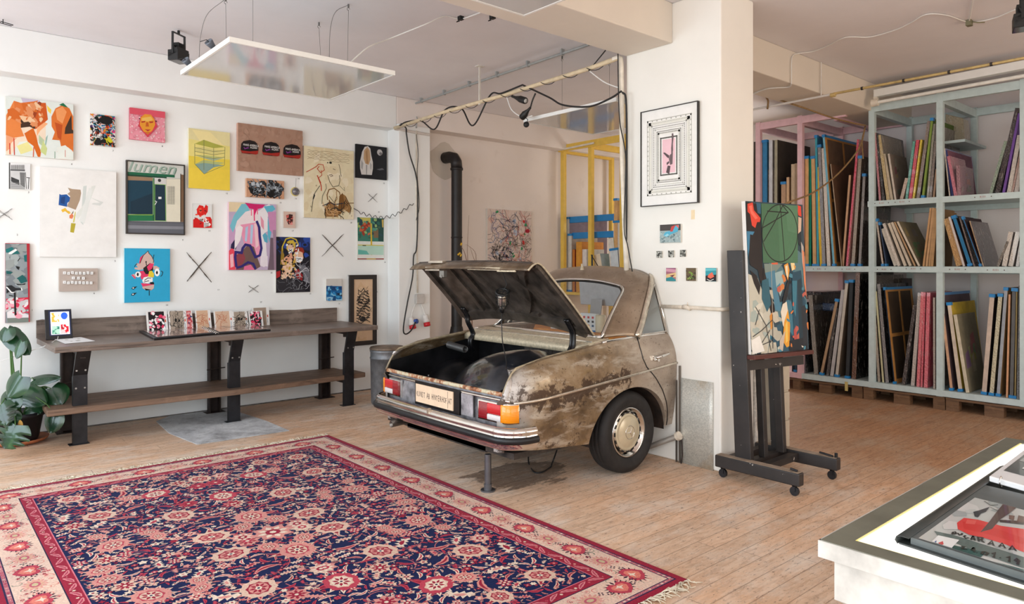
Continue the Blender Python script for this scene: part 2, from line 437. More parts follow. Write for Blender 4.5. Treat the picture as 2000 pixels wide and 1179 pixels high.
# ------------------------------------------------------------------ the half car
def patina_mat(nm='worn_bare_bodywork', mul=None):
    m, nt, b = new_mat(nm); vec = coords(nt)
    sep = N(nt, 'ShaderNodeSeparateXYZ'); nt.links.new(vec, sep.inputs[0])
    def math_(op, a, b_=None):
        n = N(nt, 'ShaderNodeMath', operation=op)
        for i, x in enumerate((a, b_)):
            if x is None: continue
            if isinstance(x, (int, float)): n.inputs[i].default_value = x
            else: nt.links.new(x, n.inputs[i])
        return n.outputs[0]
    n1 = noise(nt, vec, 2.6, 8, 0.62, 0.3)
    base = ramp(nt, n1, [(0.28, srgb((70,56,40))), (0.44, srgb((118,98,74))), (0.56, srgb((150,128,100))), (0.72, srgb((182,168,144)))])
    out = base.outputs[0]
    # ochre and grey wipes
    mp = N(nt, 'ShaderNodeMapping'); mp.inputs['Scale'].default_value = (1, 1, 3.2); mp.inputs['Rotation'].default_value = (0, 0.4, 0); nt.links.new(vec, mp.inputs[0])
    n2 = noise(nt, mp.outputs[0], 4.2, 8, 0.66, 0.4)
    out = mixc(nt, ramp(nt, n2, [(0.52, (0,0,0)), (0.64, (0.65,)*3)]).outputs[0], out, srgb((202,192,176)))
    out = mixc(nt, ramp(nt, n2, [(0.34, (0.6,)*3), (0.44, (0,0,0))]).outputs[0], out, srgb((134,108,68)))
    # silver where the coat is polished off: towards the door and the tail corner
    xg = ramp(nt, sep.outputs[0], [(0.0, (1,1,1)), (1, (0,0,0))])   # object origin at the tail, x grows to the door
    mr = N(nt, 'ShaderNodeMapRange'); nt.links.new(sep.outputs[0], mr.inputs[0]); mr.inputs[1].default_value = 0.95; mr.inputs[2].default_value = 1.45
    out = mixc(nt, math_('MULTIPLY', mr.outputs[0], 0.75), out, mixc(nt, 0.5, srgb((186,168,152)), mixc(nt, ramp(nt, n1, [(0.35,(0,0,0)),(0.7,(1,1,1))]).outputs[0], srgb((150,134,120)), srgb((206,196,184)))))
    mr2 = N(nt, 'ShaderNodeMapRange'); nt.links.new(sep.outputs[0], mr2.inputs[0]); mr2.inputs[1].default_value = 0.26; mr2.inputs[2].default_value = 0.12
    out = mixc(nt, math_('MULTIPLY', mr2.outputs[0], 0.7), out, srgb((196,192,190)))
    # scratches
    mq = N(nt, 'ShaderNodeMapping'); mq.inputs['Scale'].default_value = (1.0, 1, 6.0); mq.inputs['Rotation'].default_value = (0, 0.7, 0); nt.links.new(vec, mq.inputs[0])
    out = mixc(nt, ramp(nt, noise(nt, mq.outputs[0], 9.0, 6, 0.8, 0.5), [(0.64, (0,0,0)), (0.72, (0.6,)*3)]).outputs[0], out, srgb((222,214,200)))
    # dark rust: along the belt trim, the lower edge and in scattered blotches
    z = sep.outputs[2]
    d1 = math_('ABSOLUTE', math_('SUBTRACT', z, math_('ADD', 0.655, math_('MULTIPLY', sep.outputs[0], 0.075))))
    band = N(nt, 'ShaderNodeMapRange'); nt.links.new(d1, band.inputs[0]); band.inputs[1].default_value = 0.0; band.inputs[2].default_value = 0.13; band.inputs[3].default_value = 0.17; band.inputs[4].default_value = 0.0; band.inputs[3].default_value = 0.20
    low = N(nt, 'ShaderNodeMapRange'); nt.links.new(z, low.inputs[0]); low.inputs[1].default_value = 0.27; low.inputs[2].default_value = 0.5; low.inputs[3].default_value = 0.12; low.inputs[4].default_value = 0.0
    xl = N(nt, 'ShaderNodeMapRange'); nt.links.new(sep.outputs[0], xl.inputs[0]); xl.inputs[1].default_value = 1.15; xl.inputs[2].default_value = 1.45; xl.inputs[3].default_value = 0.0; xl.inputs[4].default_value = -0.3
    n3 = noise(nt, vec, 9.0, 12, 0.76, 0.4)
    s = math_('ADD', math_('ADD', n3, band.outputs[0]), math_('ADD', low.outputs[0], xl.outputs[0]))
    rust = ramp(nt, s, [(0.60, (0,0,0)), (0.64, (1,1,1))]).outputs[0]
    out = mixc(nt, math_('MULTIPLY', rust, 0.9), out, mixc(nt, n1, srgb((44,32,24)), srgb((84,60,42))))
    # fine pitting
    n4 = noise(nt, vec, 60, 4, 0.6)
    out = mixc(nt, ramp(nt, n4, [(0.62, (0,0,0)), (0.68, (0.7,)*3)]).outputs[0], out, srgb((70,52,38)))
    if mul: out = mixc(nt, 1.0, out, mul, 'MULTIPLY')
    nt.links.new(out, b.inputs['Base Color'])
    b.inputs['Metallic'].default_value = 0.4
    rg = ramp(nt, s, [(0.5, (0.30,)*3), (0.66, (0.75,)*3)]); nt.links.new(rg.outputs[0], b.inputs['Roughness'])
    b.inputs['Coat Weight'].default_value = 0.25; b.inputs['Coat Roughness'].default_value = 0.15
    bump(nt, b, s, 0.25, 0.003)
    return m
M_BODY = patina_mat()
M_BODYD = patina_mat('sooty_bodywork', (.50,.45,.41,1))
M_CHROME = flat('chrome', (222,218,212), 0.12, 1.0, var=0.05, scale=9)
M_CHROMEW = flat('worn_chrome', (214,204,188), 0.24, 0.85, var=0.14, scale=16)
M_RUB = flat('black_rubber', (20,20,22), 0.45, var=0.2)
M_TYRE = flat('tyre_rubber', (34,31,30), 0.7, var=0.25, scale=18, bmp=0.2)
M_BLACKM = flat('black_inner_metal', (26,26,29), 0.32, 0.3, var=0.35, scale=10, bmp=0.15)
M_LIDIN = flat('smoky_lid_inside', (84,76,70), 0.33, 0.4, var=0.42, scale=7, bmp=0.2)
M_CREAM = flat('old_cream_paint', (196,182,156), 0.4, 0.2, var=0.16, scale=45, bmp=0.05)
M_RUSTLIP = None
def rustlip():
    m, nt, b = new_mat('rusty_trunk_lip'); vec = coords(nt)
    n = noise(nt, vec, 14, 8, 0.7)
    r = ramp(nt, n, [(0.35, srgb((86,48,28))), (0.46, srgb((168,110,74))), (0.55, srgb((206,196,166))), (0.75, srgb((176,164,136)))])
    nt.links.new(r.outputs[0], b.inputs['Base Color']); b.inputs['Roughness'].default_value = 0.55; bump(nt, b, n, 0.3, 0.004)
    return m
M_RUSTLIP = rustlip()
M_TAILGREY = flat('blotchy_grey_primer', (150,148,152), 0.4, 0.45, var=0.3, scale=14, bmp=0.1)
def lens(name, c, em=0.0):
    m, nt, b = new_mat(name); vec = coords(nt)
    wv = N(nt, 'ShaderNodeTexWave'); wv.bands_direction = 'Z'; wv.inputs['Scale'].default_value = 55; nt.links.new(vec, wv.inputs[0])
    b.inputs['Base Color'].default_value = srgb(c); b.inputs['Roughness'].default_value = 0.12
    b.inputs['Coat Weight'].default_value = 0.8; bump(nt, b, wv.outputs[1], 0.3, 0.002)
    return m
M_RED = lens('red_lens', (196,12,26)); M_DRED = lens('dark_red_lens', (140,10,26)); M_AMB = lens('amber_lens', (246,146,20)); M_WLENS = lens('clear_lens', (214,208,206))
def glass_mat(name, tint=(0.93,0.95,0.95,1), rough=0.0, a=0.22):
    m, nt, b = new_mat(name)
    nt.nodes.remove(b)
    out = nt.nodes['Material Output']
    gl = N(nt, 'ShaderNodeBsdfGlossy'); gl.inputs['Roughness'].default_value = 0.02
    tr = N(nt, 'ShaderNodeBsdfTransparent'); tr.inputs['Color'].default_value = tint
    lw = N(nt, 'ShaderNodeLayerWeight'); lw.inputs['Blend'].default_value = .5; fr = ramp(nt, lw.outputs['Facing'], [(0.0, (.05,)*3), (0.7, (.13,)*3), (1.0, (.8,)*3)])
    mx = N(nt, 'ShaderNodeMixShader')
    nt.links.new(fr.outputs[0], mx.inputs[0]); nt.links.new(tr.outputs[0], mx.inputs[1]); nt.links.new(gl.outputs[0], mx.inputs[2])
    nt.links.new(mx.outputs[0], out.inputs['Surface'])
    return m
M_GLASS = glass_mat('car_glass', (0.86,0.89,0.89,1))

CX, CYc, HW = 2.96, 4.31, 0.875
XCUT = XA - CX - 0.004
def C(x, y, z): return Vector((CX + x, CYc + y, z))
def slant(x, z): return .085*max(0, min(1, (z-.70)/.17))**1.2*max(0, 1-(x-.03)/.35) if x < .38 else 0
def CS(x, y, z): return C(x + slant(x, z), y, z)
CAR = thing('car', 'rear half of an old saloon car with patinated bodywork and open boot at the pillar', 'car', (CX, CYc, 0))
def carpart(mb, name, mat, parent=None, **k): return mb.build(name, mat, parent or CAR, **k)

def z_sh(x):
    P = [(0.05,.87),(.14,.895),(.4,.94),(.65,.966),(1.05,1.008),(1.4,1.022),(1.8,1.028)]
    for (a, za), (b, zb) in zip(P, P[1:]):
        if x <= b: return za + (zb-za)*max(0, (x-a)/(b-a))
    return P[-1][1]
XW, AW, ZTOP, ZAB = 1.235, .445, .662, .29
def z_bot(x):
    sill = .355 - .06*min(1, max(0, (x-.1)/.7))
    if abs(x-XW) < AW:
        return max(sill, ZAB + (ZTOP-ZAB)*(1-((x-XW)/AW)**2)**0.5)
    return sill
def half_w(x, z):
    zs = z_sh(x)
    if z > .76: q = (z-.76)/max(.02, zs-.76); y = HW - .085*q**2.6
    else: q = (.76-z)/.5; y = HW - .06*q*q
    if x < .4: y -= .10*((.4-x)/.33)**2.2
    # flare round the arch
    r = math.hypot((x-XW)/AW, (z-ZAB)/(ZTOP-ZAB)); 
    if 0.95 < r < 1.35 and z > ZAB: y += .010*(1-(r-0.95)/.4)
    return y
SHUT = [(1.02,1.385),(.95,1.362),(.87,1.362),(.80,1.40),(.755,1.455),(.70,1.515),(.60,1.60),(.50,1.66),(.42,1.69),(.34,1.705),(.28,1.705)]
def shut_x(z):
    if z >= SHUT[0][0]: return SHUT[0][1]
    for (za, xa), (zb, xb) in zip(SHUT, SHUT[1:]):
        if z >= zb: return xa + (xb-xa)*(za-z)/(za-zb)
    return SHUT[-1][1]
xs_ = sorted(set([round(.07 + i*(XCUT-.07)/150, 5) for i in range(151)] + [XW-AW-.0005, XW-AW+.0005, XW-AW+.004, XW+AW-.004, XW+AW-.0005, XW+AW+.0005]))
NR = 40
def side_point(x, t, sgn):
    zb = z_bot(x); z = zb + (z_sh(x)-zb)*t
    return x, half_w(x, z)*sgn, z
for sgn, nm in ((-1, 'near'), (1, 'far')):
    q = MB(); dd = MB(); q.smooth = dd.smooth = True
    V = []; 
    for x in xs_:
        for j in range(NR+1):
            V.append(side_point(x, j/NR, sgn))
    qf = []; df = []
    for i in range(len(xs_)-1):
        for j in range(NR):
            a, b_, c, d = i*(NR+1)+j, (i+1)*(NR+1)+j, (i+1)*(NR+1)+j+1, i*(NR+1)+j+1
            cx = (V[a][0]+V[c][0])/2; cz = (V[a][2]+V[b_][2]+V[c][2]+V[d][2])/4
            f = (a, b_, c, d) if sgn < 0 else (d, c, b_, a)
            (df if cx > shut_x(cz) else qf).append(f)
    W = [CS(*p) for p in V]
    def compact(mbx, faces):
        idx = {}; vs = []
        fs = []
        for f in faces:
            g = []
            for i in f:
                if i not in idx: idx[i] = len(vs); vs.append(W[i])
                g.append(idx[i])
            fs.append(tuple(g))
        mbx.add(vs, fs)
    compact(q, qf); compact(dd, df)
    # arch flange and fender top roll to the boot gutter
    G = [[], []]
    for k in range(41):
        t = -math.pi*0 + math.pi*k/40
        x = XW - AW*math.cos(t); z = ZAB + (ZTOP-ZAB)*math.sin(t)
        z = max(z, .30)
        y = half_w(x, z)*sgn
        G[0].append(C(x, y, z)); G[1].append(C(x, y - sgn*.045, z-.004))
    q.grid(G)
    G = [[], [], [], []]
    for k in range(40):
        x = .07 + (XCUT-.07)*k/39
        y0 = half_w(x, z_sh(x)); zs = z_sh(x)
        inn = .742 if x > .16 else .742 - .02*(.16-x)/.1
        G[0].append(CS(x, y0*sgn, zs)); G[1].append(CS(x, (y0-.012)*sgn, zs+.006)); G[2].append(CS(x, (inn+.006)*sgn, zs+.002)); G[3].append(CS(x, inn*sgn, zs-.012))
    q.grid(G)
    # rear corner: closes the fender end above the tail panel
    G = []
    for k in range(9):
        a = math.pi/2*k/8
        row = []
        for j in range(12):
            z = .50 + (z_sh(.07)-.50)*j/11
            y0 = half_w(.07, z); y1 = .742 if z > .70 else .70
            yy = y1 + (y0-y1)*math.cos(a); xx = .07 - .035*math.sin(a)
            row.append(CS(xx, yy*sgn, z))
        G.append(row)
    q.grid(G)
    G = []
    for k in range(9):   # cap of that corner
        a = math.pi/2*k/8; z = z_sh(.07)
        y0 = half_w(.07, z); yy = .742 + (y0-.742)*math.cos(a); xx = .07 - .035*math.sin(a)
        G.append([CS(xx, yy*sgn, z), CS(.12, .742*sgn, z)])
    q.grid(G)
    # lower valance wrap
    G = []
    for j in range(7):
        z = .34 + .16*j/6; row = []
        for k in range(9):
            a = math.pi/2*k/8
            y0 = half_w(.07, max(z, z_bot(.07))); yy = .66 + (y0-.66)*math.cos(a); row.append(C(.07-.03*math.sin(a), yy*sgn, z))
        G.append(row)
    q.grid(G)
    wing = carpart(q, 'rear_wing', M_BODY); wing['label'] = 'rear wing with olive brown patina and dark rust patches' if sgn < 0 else 'far rear wing'
    door = carpart(dd, 'door', M_BODY); 
    # door seam, belt trim, shoulder trim
    if sgn < 0:
        mb = MB(); mb.tube([C(shut_x(z), (half_w(shut_x(z), z)+.001)*sgn, z) for z in [1.02 - i*.0185 for i in range(40)]], .0045, 6)
        carpart(mb, 'seam_gasket', M_RUB, door)
        mb = MB(); P = C(1.56, -(HW-.012), .875)
        mb.tube([P+Vector((-.05,-.012,-.012)), P+Vector((-.045,-.035,-.008)), P+Vector((.0,-.042,.0)), P+Vector((.09,-.04,.010)), P+Vector((.115,-.012,.014))], [.010,.012,.011,.008,.006], 8)
        mb.cyl(P+Vector((-.075,-.0,-.018)), P+Vector((-.075,-.028,-.018)), .014, 12); mb.cyl(P+Vector((-.03,0,-.03)), P+Vector((-.03,-.03,-.03)), .013, 12)
        mb.box(tuple(P+Vector((-.09,-.016,-.03))), tuple(P+Vector((-.03,-.004,.006))))
        carpart(mb, 'door_handle', M_CHROME, door)
    mb = MB()
    def trim_z(x): return .665 + .075*x
    pts = []
    for k in range(60):
        x = .10 + (XCUT-.10)*k/59; z = trim_z(x); pts.append(C(x, (half_w(x, z)+.004)*sgn, z))
    mb.tube(pts, .0105, 8)
    tr = carpart(mb, 'belt_trim', M_CHROMEW); tr['label'] = 'long chrome belt trim'
    mb = MB(); mb.tube([C(x, (half_w(x, z_sh(x))-.012)*sgn, z_sh(x)+.008) for x in [1.0 + i*.78/20 for i in range(21)]], .011, 8)
    carpart(mb, 'window_sill_trim', M_CHROME)

# tail panel, valance, sills under
mb = MB(); mb.smooth = True
G = []
for j in range(10):
    z = .50 + .225*j/9; row = []
    for k in range(41):
        y = -.745 + 1.49*k/40; row.append(C(.045 + .02*(abs(y)/.75)**3 + .02*((z-.5)/.22)**2, y, z))
    G.append(row)
mb.grid(G, flip=True)
tail = carpart(mb, 'tail_panel', M_TAILGREY); tail['label'] = 'blotchy grey tail panel'
mb = MB(); mb.smooth = True
G = []
for j in range(8):
    z = .335 + .17*j/7; row = []
    for k in range(31):
        y = -.70 + 1.40*k/30; row.append(C(.045 + .05*(1-j/7.0)**2, y, z))
    G.append(row)
mb.grid(G, flip=True); mb.box(tuple(C(.10, -.80, .30)), tuple(C(XW-AW, .80, .34))); mb.box(tuple(C(.10, -.50, .29)), tuple(C(XCUT, .50, .33)))
mb.box(tuple(C(.2, -.45, .26)), tuple(C(1.5, -.30, .30))); mb.box(tuple(C(.2, .30, .26)), tuple(C(1.5, .45, .30)))
carpart(mb, 'rear_valance', flat('sooty_underside', (58,50,44), 0.7, 0.2, var=0.4, scale=12))
# boot lip and chrome trim over the tail panel
mb = MB()
mb.tube([C(.045 + .02*(abs(y)/.75)**3, y, .728) for y in [-.745 + 1.49*k/24 for k in range(25)]], .015, 8)
mb.bar(C(.075, -.74, .722), C(.075, .74, .722), .05, .014)
carpart(mb, 'boot_lip', M_RUSTLIP)['label'] = 'rusty cream boot lip'
mb = MB()
mb.tube([C(.04 + .02*(abs(y)/.75)**3, y, .69) for y in [-.80 + 1.60*k/24 for k in range(25)]], .010, 8)
mb.tube([C(.03, -.45, .495), C(.03, .45, .495)], .006, 6)
carpart(mb, 'tail_trim', M_CHROME)
mb = MB(); mb.box(tuple(C(.030, -.745+.30, .535)), tuple(C(.036, -.745+.435, .685)))
carpart(mb, 'bare_patch_panel', flat('scraped_silver', (188,186,192), 0.35, 0.5, var=0.35, scale=9))

# gutters round the boot opening and scuttle
for s in (-1, 1):
    mb = MB()
    pts = [C(.05, .745*s, .735), C(.085, .744*s, .80), C(.125, .743*s, .862), C(.17, .742*s, .895)] + [CS(x, .742*s, z_sh(x)+.001) for x in (.3,.45,.6,.75,.88)]
    mb.tube(pts, .0075, 8); carpart(mb, 'boot_gutter', flat('grimy_gutter', (168,154,128), .45, .2, var=.25, scale=20))
mb = MB(); mb.smooth = True
G = []
for (x, z) in ((.86,.93),(.86,.968),(.875,.984),(.93,.990),(.945,1.004),(1.02,1.012),(1.08,1.02),(1.12,1.02)):
    row = []
    for k in range(25):
        y = -.745 + 1.49*k/24; q = 1-(abs(y)/.745)**2
        row.append(C(x - .02*q, y, z + .004*q))
    G.append(row)
mb.grid(G)
mq_ = MB(); mq_.bar(C(.955, -.72, 1.012), C(.955, .72, 1.012), .022, .014); carpart(mq_, 'scuttle_trim', M_CHROMEW); mq_ = MB(); mq_.bar(C(.862, -.735, .962), C(.862, .735, .962), .012, .018); carpart(mq_, 'drain_edge', M_RUSTLIP)
carpart(mb, 'scuttle_panel', M_CREAM, solid=.004)['label'] = 'cream flaking panel below the rear window'

# bumper: swept section with rubber strip
def bumper_plan(k, n=60, off=0.0):
    t = -1 + 2*k/n; s = 1 if t > 0 else -1; a = abs(t)
    if a < .80:
        y = .74*a/.80; x = .0 + .012*(a/.8)**2
        nx, ny = -1, 0
    else:
        th = (a-.80)/.20*math.pi/2*1.05; th = min(th, math.pi/2)
        y = .74 + .135*math.sin(th); x = .012 + .16*(1-math.cos(th)); nx, ny = -math.cos(th), math.sin(th)
        if a > .97: x += (a-.97)*1.2
    return x + nx*off, (y + ny*off)*s
SEC = [(.015,.538),(.030,.532),(.040,.517),(.041,.500),(.036,.490),(.046,.478),(.048,.455),(.046,.432),(.036,.420),(.040,.410),(.034,.398),(.018,.392),(.0,.396)]
mb = MB(); mb.smooth = True
G = []
for k in range(61):
    G.append([C(*bumper_plan(k, 60, o), z-.012) for (o, z) in SEC])
mb.grid(G, flip=True)
for e in (0, 60): mb.poly([C(*bumper_plan(e, 60, o), z-.012) for (o, z) in SEC])
bump_o = carpart(mb, 'bumper', M_CHROME)
mb = MB(); mb.smooth = True
G = []
for k in range(61):
    G.append([C(*bumper_plan(k, 60, o), z-.012) for (o, z) in ((.042,.482),(.054,.477),(.060,.467),(.061,.457),(.059,.447),(.054,.438),(.042,.433))])
mb.grid(G, flip=True); carpart(mb, 'rubber_strip', M_RUB, bump_o)
mb = MB()
mb.box(tuple(C(-.045, -.012, .50)), tuple(C(-.018, .012, .535))); carpart(mb, 'bumper_clip', M_CHROMEW, bump_o)
for y in (-.25, .25): mb = MB(); mb.bar(C(.0, y, .44), C(.12, y, .43), .05, .04); carpart(mb, 'bumper_bracket', M_CHROMEW, bump_o)

# tail lamps
def lamp(s):
    root = MB(); root.smooth = True
    def P(t, z, off):   # t: 0 inner .. 1 outer, wraps round the corner
        L = .17
        if t < .62: y = .745 - .245 + .245*t/.62 ; x = .045 + .012*(t/.62)
        else:
            a = (t-.62)/.38*math.pi/2; y = .745 + .06*math.sin(a); x = .057 + .075*(1-math.cos(a))
        nx, ny = (-1, 0) if t < .62 else (-math.cos((t-.62)/.38*math.pi/2), math.sin((t-.62)/.38*math.pi/2))
        return C(x + nx*off, (y + ny*off)*s, z)
    def patch(t0, t1, z0, z1, off, mbx, n=10):
        G = []
        for i in range(n+1):
            t = t0 + (t1-t0)*i/n
            G.append([P(t, z0, off-.006), P(t, z0+.006, off), P(t, z1-.006, off), P(t, z1, off-.006)])
        mbx.grid(G, flip=(s > 0)); mbx.poly([P(t0, z, o) for z, o in ((z0, -.01), (z0, off), (z1, off), (z1, -.01))]); mbx.poly([P(t1, z, o) for z, o in ((z0, -.01), (z0, off), (z1, off), (z1, -.01))])
    patch(0, 1, .535, .672, .012, root, 24)
    h = carpart(root, 'tail_lamp', M_CHROME); h['label'] = ('right' if s < 0 else 'left') + ' tail lamp'
    for (nm, t0, t1, z0, z1, m) in (('red_lens', .05, .27, .548, .662, M_DRED), ('red_lens', .27, .60, .590, .662, M_RED), ('clear_lens', .27, .60, .548, .588, M_WLENS), ('amber_lens', .61, .97, .546, .664, M_AMB)):
        b2 = MB(); b2.smooth = True; patch(t0, t1, z0, z1, .024, b2); carpart(b2, nm, m, h)
lamp(-1); lamp(1)

# cardboard number plate with hand lettering
M_CARD = flat('cardboard', (226,198,168), 0.8, var=0.04)
mb = MB(); mb.box(tuple(C(.012, -.235, .548)), tuple(C(.020, .245, .684)))
pl = carpart(mb, 'number_plate', M_CARD); pl['label'] = 'cardboard plate lettered KUNST AB HINTERHOF.AT'
mb = MB(); mb.color((70,60,58)); cx = .232
for ch, dx, dz, sz in [(c, 0, 0, 1) for c in 'KUNST AB HINTERHOF.AT']:
    w = {' ': .018, 'I': .012, '.': .012}.get(ch, .0235)
    mb.text(ch, C(.0112, cx, .592 + random.uniform(-.003,.003)), (0,-1,0), (0,0,1), .060*random.uniform(.92,1.1), sx=.52); cx -= w
mb.bar(C(.0115, -.175, .556), C(.0115, -.172, .678), .002, .001)
carpart(mb, 'lettering', vmat('ink', 0.8), pl)
mb = MB(); mb.box(tuple(C(.022, -.30, .525)), tuple(C(.034, .27, .70))); carpart(mb, 'plate_recess', M_BLACKM)

# boot tub
mb = MB()
x0, x1 = .09, 1.02
mb.quad(C(x0,-.74,.36), C(x1,-.74,.36), C(x1,.74,.36), C(x0,.74,.36))
mb.quad(C(x0,.74,.36), C(x1,.74,.36), C(x1,.74,.95), C(x0,.74,.80)); mb.quad(C(x0,-.74,.36), C(x0,-.74,.80), C(x1,-.74,.95), C(x1,-.74,.36))
mb.quad(C(x0,-.74,.36), C(x0,.74,.36), C(x0,.74,.72), C(x0,-.74,.72))
mb.quad(C(x1,-.74,.36), C(x1,-.74,.97), C(x1,.74,.97), C(x1,.74,.36))
tub = carpart(mb, 'boot_tub', M_BLACKM)
mb = MB()
for k in range(15):
    y = -.66 + .045*k; mb.bar(C(.985, y, .55), C(.93, y, .93), .012, .02, (0,1,0))
mb.add([C(.99,-.72,.50), C(.99,.02,.50), C(.925,.02,.94), C(.925,-.72,.94)], [(0,1,2,3)])
carpart(mb, 'ribbed_bulkhead', flat('sooty_bulkhead', (66,58,52), 0.6, 0.1, var=0.4, scale=9), tub)
mb = MB(); mb.smooth = True    # wheel house hump inside the boot
G = []
for i in range(19):
    a = math.pi*i/18; row = []
    for j in range(15):
        y = -.66 + 1.16*j/14; sh = max(.02, 1-(j/14)**2.6)**.5 * (1 - .25*max(0, 1-j/3))
        row.append(C(.60 - .47*math.cos(a)*sh, y, .36 + .60*math.sin(a)**.8*sh))
    G.append(row)
mb.grid(G)
carpart(mb, 'wheel_house', flat('glossy_black_paint', (34,38,46), 0.30, 0.5, var=0.3, scale=8, coat=0.8), tub)
mb = MB(); mb.smooth = True
G = []
for i in range(15):
    a = math.pi*i/14; row = []
    for j in range(7):
        y = .74 - (.26)*j/6; sh = (1-(j/6)**3*.35)
        row.append(C(.74 - .36*math.cos(a)*sh, y, .36 + .40*math.sin(a)**.8*sh))
    G.append(row)
mb.grid(G); mb.poly([G[i][6] for i in range(15)]); carpart(mb, 'wheel_house', M_BLACKM, tub)
mb = MB(); mb.tube([C(.30+.13*math.cos(a), -.60+.10*math.sin(a), .62+.05*math.sin(a)+.03) for a in [2*math.pi*i/30 for i in range(30)]], .016, 8, closed=True)
carpart(mb, 'filler_ring', M_BLACKM, tub)
mb = MB()
pts = []; 
for i in range(200):
    a = i*2*math.pi/9; t = i/199
    pts.append(C(.62 + .0*t, .66 - .24*t, .90-.02*t) + Vector((math.cos(a)*.026, 0, math.sin(a)*.026)))
mb.tube(pts, .0055, 5); mb.cyl(C(.62,.74,.905), C(.62,.66,.90), .004, 6)
carpart(mb, 'lid_spring', flat('grey_spring_steel', (84,84,84), 0.4, 0.6), tub)
M_RIV = flat('rivet_white', (210,215,215), .4)
for k in range(6): mb = MB(); mb.sphere(C(.2 + .13*k, .733, .60+.02*k), .006, 8, 6); carpart(mb, 'rivet', M_RIV, tub)

# boot lid
LID = [(.94,1.065),(.88,1.132),(.81,1.205),(.74,1.276),(.66,1.354),(.57,1.437),(.48,1.521),(.43,1.568),(.39,1.598),(.35,1.606),(.31,1.585),(.275,1.555)]
def lidpt(k, y, off=0):
    x, z = LID[k]; q = 1-(abs(y)/.745)**2
    bow = -.10*q*max(0, 1-k/4.0); rb = -.02*q*max(0, (k-7)/4.0)
    n = len(LID)
    a = LID[max(0, k-1)]; b_ = LID[min(n-1, k+1)]; tx, tz = b_[0]-a[0], b_[1]-a[1]; L = math.hypot(tx, tz)
    nx, nz = tz/L, -tx/L    # outward (front/up side)
    tw = max(0, y/.745)*max(0, 1-k/7.0)
    return C(x + bow + rb - .08*tw + nx*(off+.014*q), y, z + nz*(off+.014*q) - bow*1.0 + .05*tw)
mb = MB(); mb.smooth = True
ys = [-.745 + 1.49*k/30 for k in range(31)]
G = [[lidpt(i, y) for y in ys] for i in range(len(LID))]
mb.grid(G, flip=False)
lid = carpart(mb, 'boot_lid', M_BODYD, solid=.006); lid['label'] = 'raised boot lid'
mb = MB(); mb.smooth = True
G = [[lidpt(i, y, -.008) for y in ys] for i in range(len(LID))]
mb.grid(G, flip=True); carpart(mb, 'lid_lining', M_LIDIN, lid)
mb = MB()
def LP(t, y, off=-.02):    # t along section 0..1
    f = t*(len(LID)-1); i = min(int(f), len(LID)-2); return lidpt(i, y, off).lerp(lidpt(i+1, y, off), f-i)
def rib(p, w=.055, h=.022, n=14):
    pts = [LP(p[0][0]+(p[1][0]-p[0][0])*k/n, p[0][1]+(p[1][1]-p[0][1])*k/n, -.02) for k in range(n+1)]
    for a, b_ in zip(pts, pts[1:]): mb.bar(a, b_ + (b_-a)*.05, w, h, (0.75, 0, .66))
rib(((.03,-.70),(.03,.70)), .09, .03); rib(((.80,-.70),(.80,.70)), .05, .03)
rib(((.03,-.70),(.80,-.70)), .07, .03); rib(((.03,.70),(.80,.70)), .07, .03)
rib(((.05,.38),(.80,.38)), .05); rib(((.05,.22),(.80,.22)), .03)
rib(((.05,-.10),(.78,.20)), .05); rib(((.05,-.12),(.78,-.62)), .055); rib(((.05,.30),(.10,-.30)), .05)
rib(((.10,-.62),(.78,-.25)), .03)
carpart(mb, 'lid_frame', M_LIDIN, lid)
mb = MB(); mb.box(tuple(C(.30, .30, 1.607)), tuple(C(.345, .50, 1.625))); mb.bar(C(.275,.5,1.56), C(.275,.3,1.56), .012, .03)
carpart(mb, 'lid_grip', M_CHROMEW, lid)
mb = MB(); mb.bar(C(.268,-.08,1.566), C(.268,-.46,1.563), .014, .022); mb.bar(C(.272,-.42,1.55), C(.272,-.62,1.55), .008, .014)
carpart(mb, 'lid_badge_rail', M_CREAM, lid)
mb = MB(); mb.box(tuple(C(.285, .26, 1.495)), tuple(C(.315, .32, 1.545))); mb.cyl(C(.28,.29,1.50), C(.32,.29,1.50), .012, 10)
carpart(mb, 'lid_latch', flat('zinc', (150,146,140), .4, .7), lid)
mb = MB(); mb.tube([LP(t, -.748, 0) for t in [i/20 for i in range(21)]], .007, 6)
carpart(mb, 'lid_edge_trim', M_CREAM, lid)
for y in (.60, -.62):
    mb = MB(); q5 = LP(.05, y, -.05); q5 = q5 - Vector((CX, CYc, 0)); pts = [LP(.16, y, -.035), C(*q5), C(q5.x+.01, y, q5.z-.05), C(.85, y, .985), C(.82, y, .93), C(.825, y, .87), C(.86, y, .83)]
    sm = []
    for i in range(len(pts)-1):
        p0, p1, p2, p3 = pts[max(0,i-1)], pts[i], pts[i+1], pts[min(len(pts)-1,i+2)]
        for k in range(6):
            t = k/6; sm.append(0.5*((2*p1) + (p2-p0)*t + (2*p0-5*p1+4*p2-p3)*t*t + (3*p1-p0-3*p2+p3)*t**3))
    sm.append(pts[-1]); mb.tube(sm, .015, 8); mb.tube([p + Vector((0, .03, 0)) for p in sm], .012, 8)
    carpart(mb, 'hinge_arm', M_BLACKM)

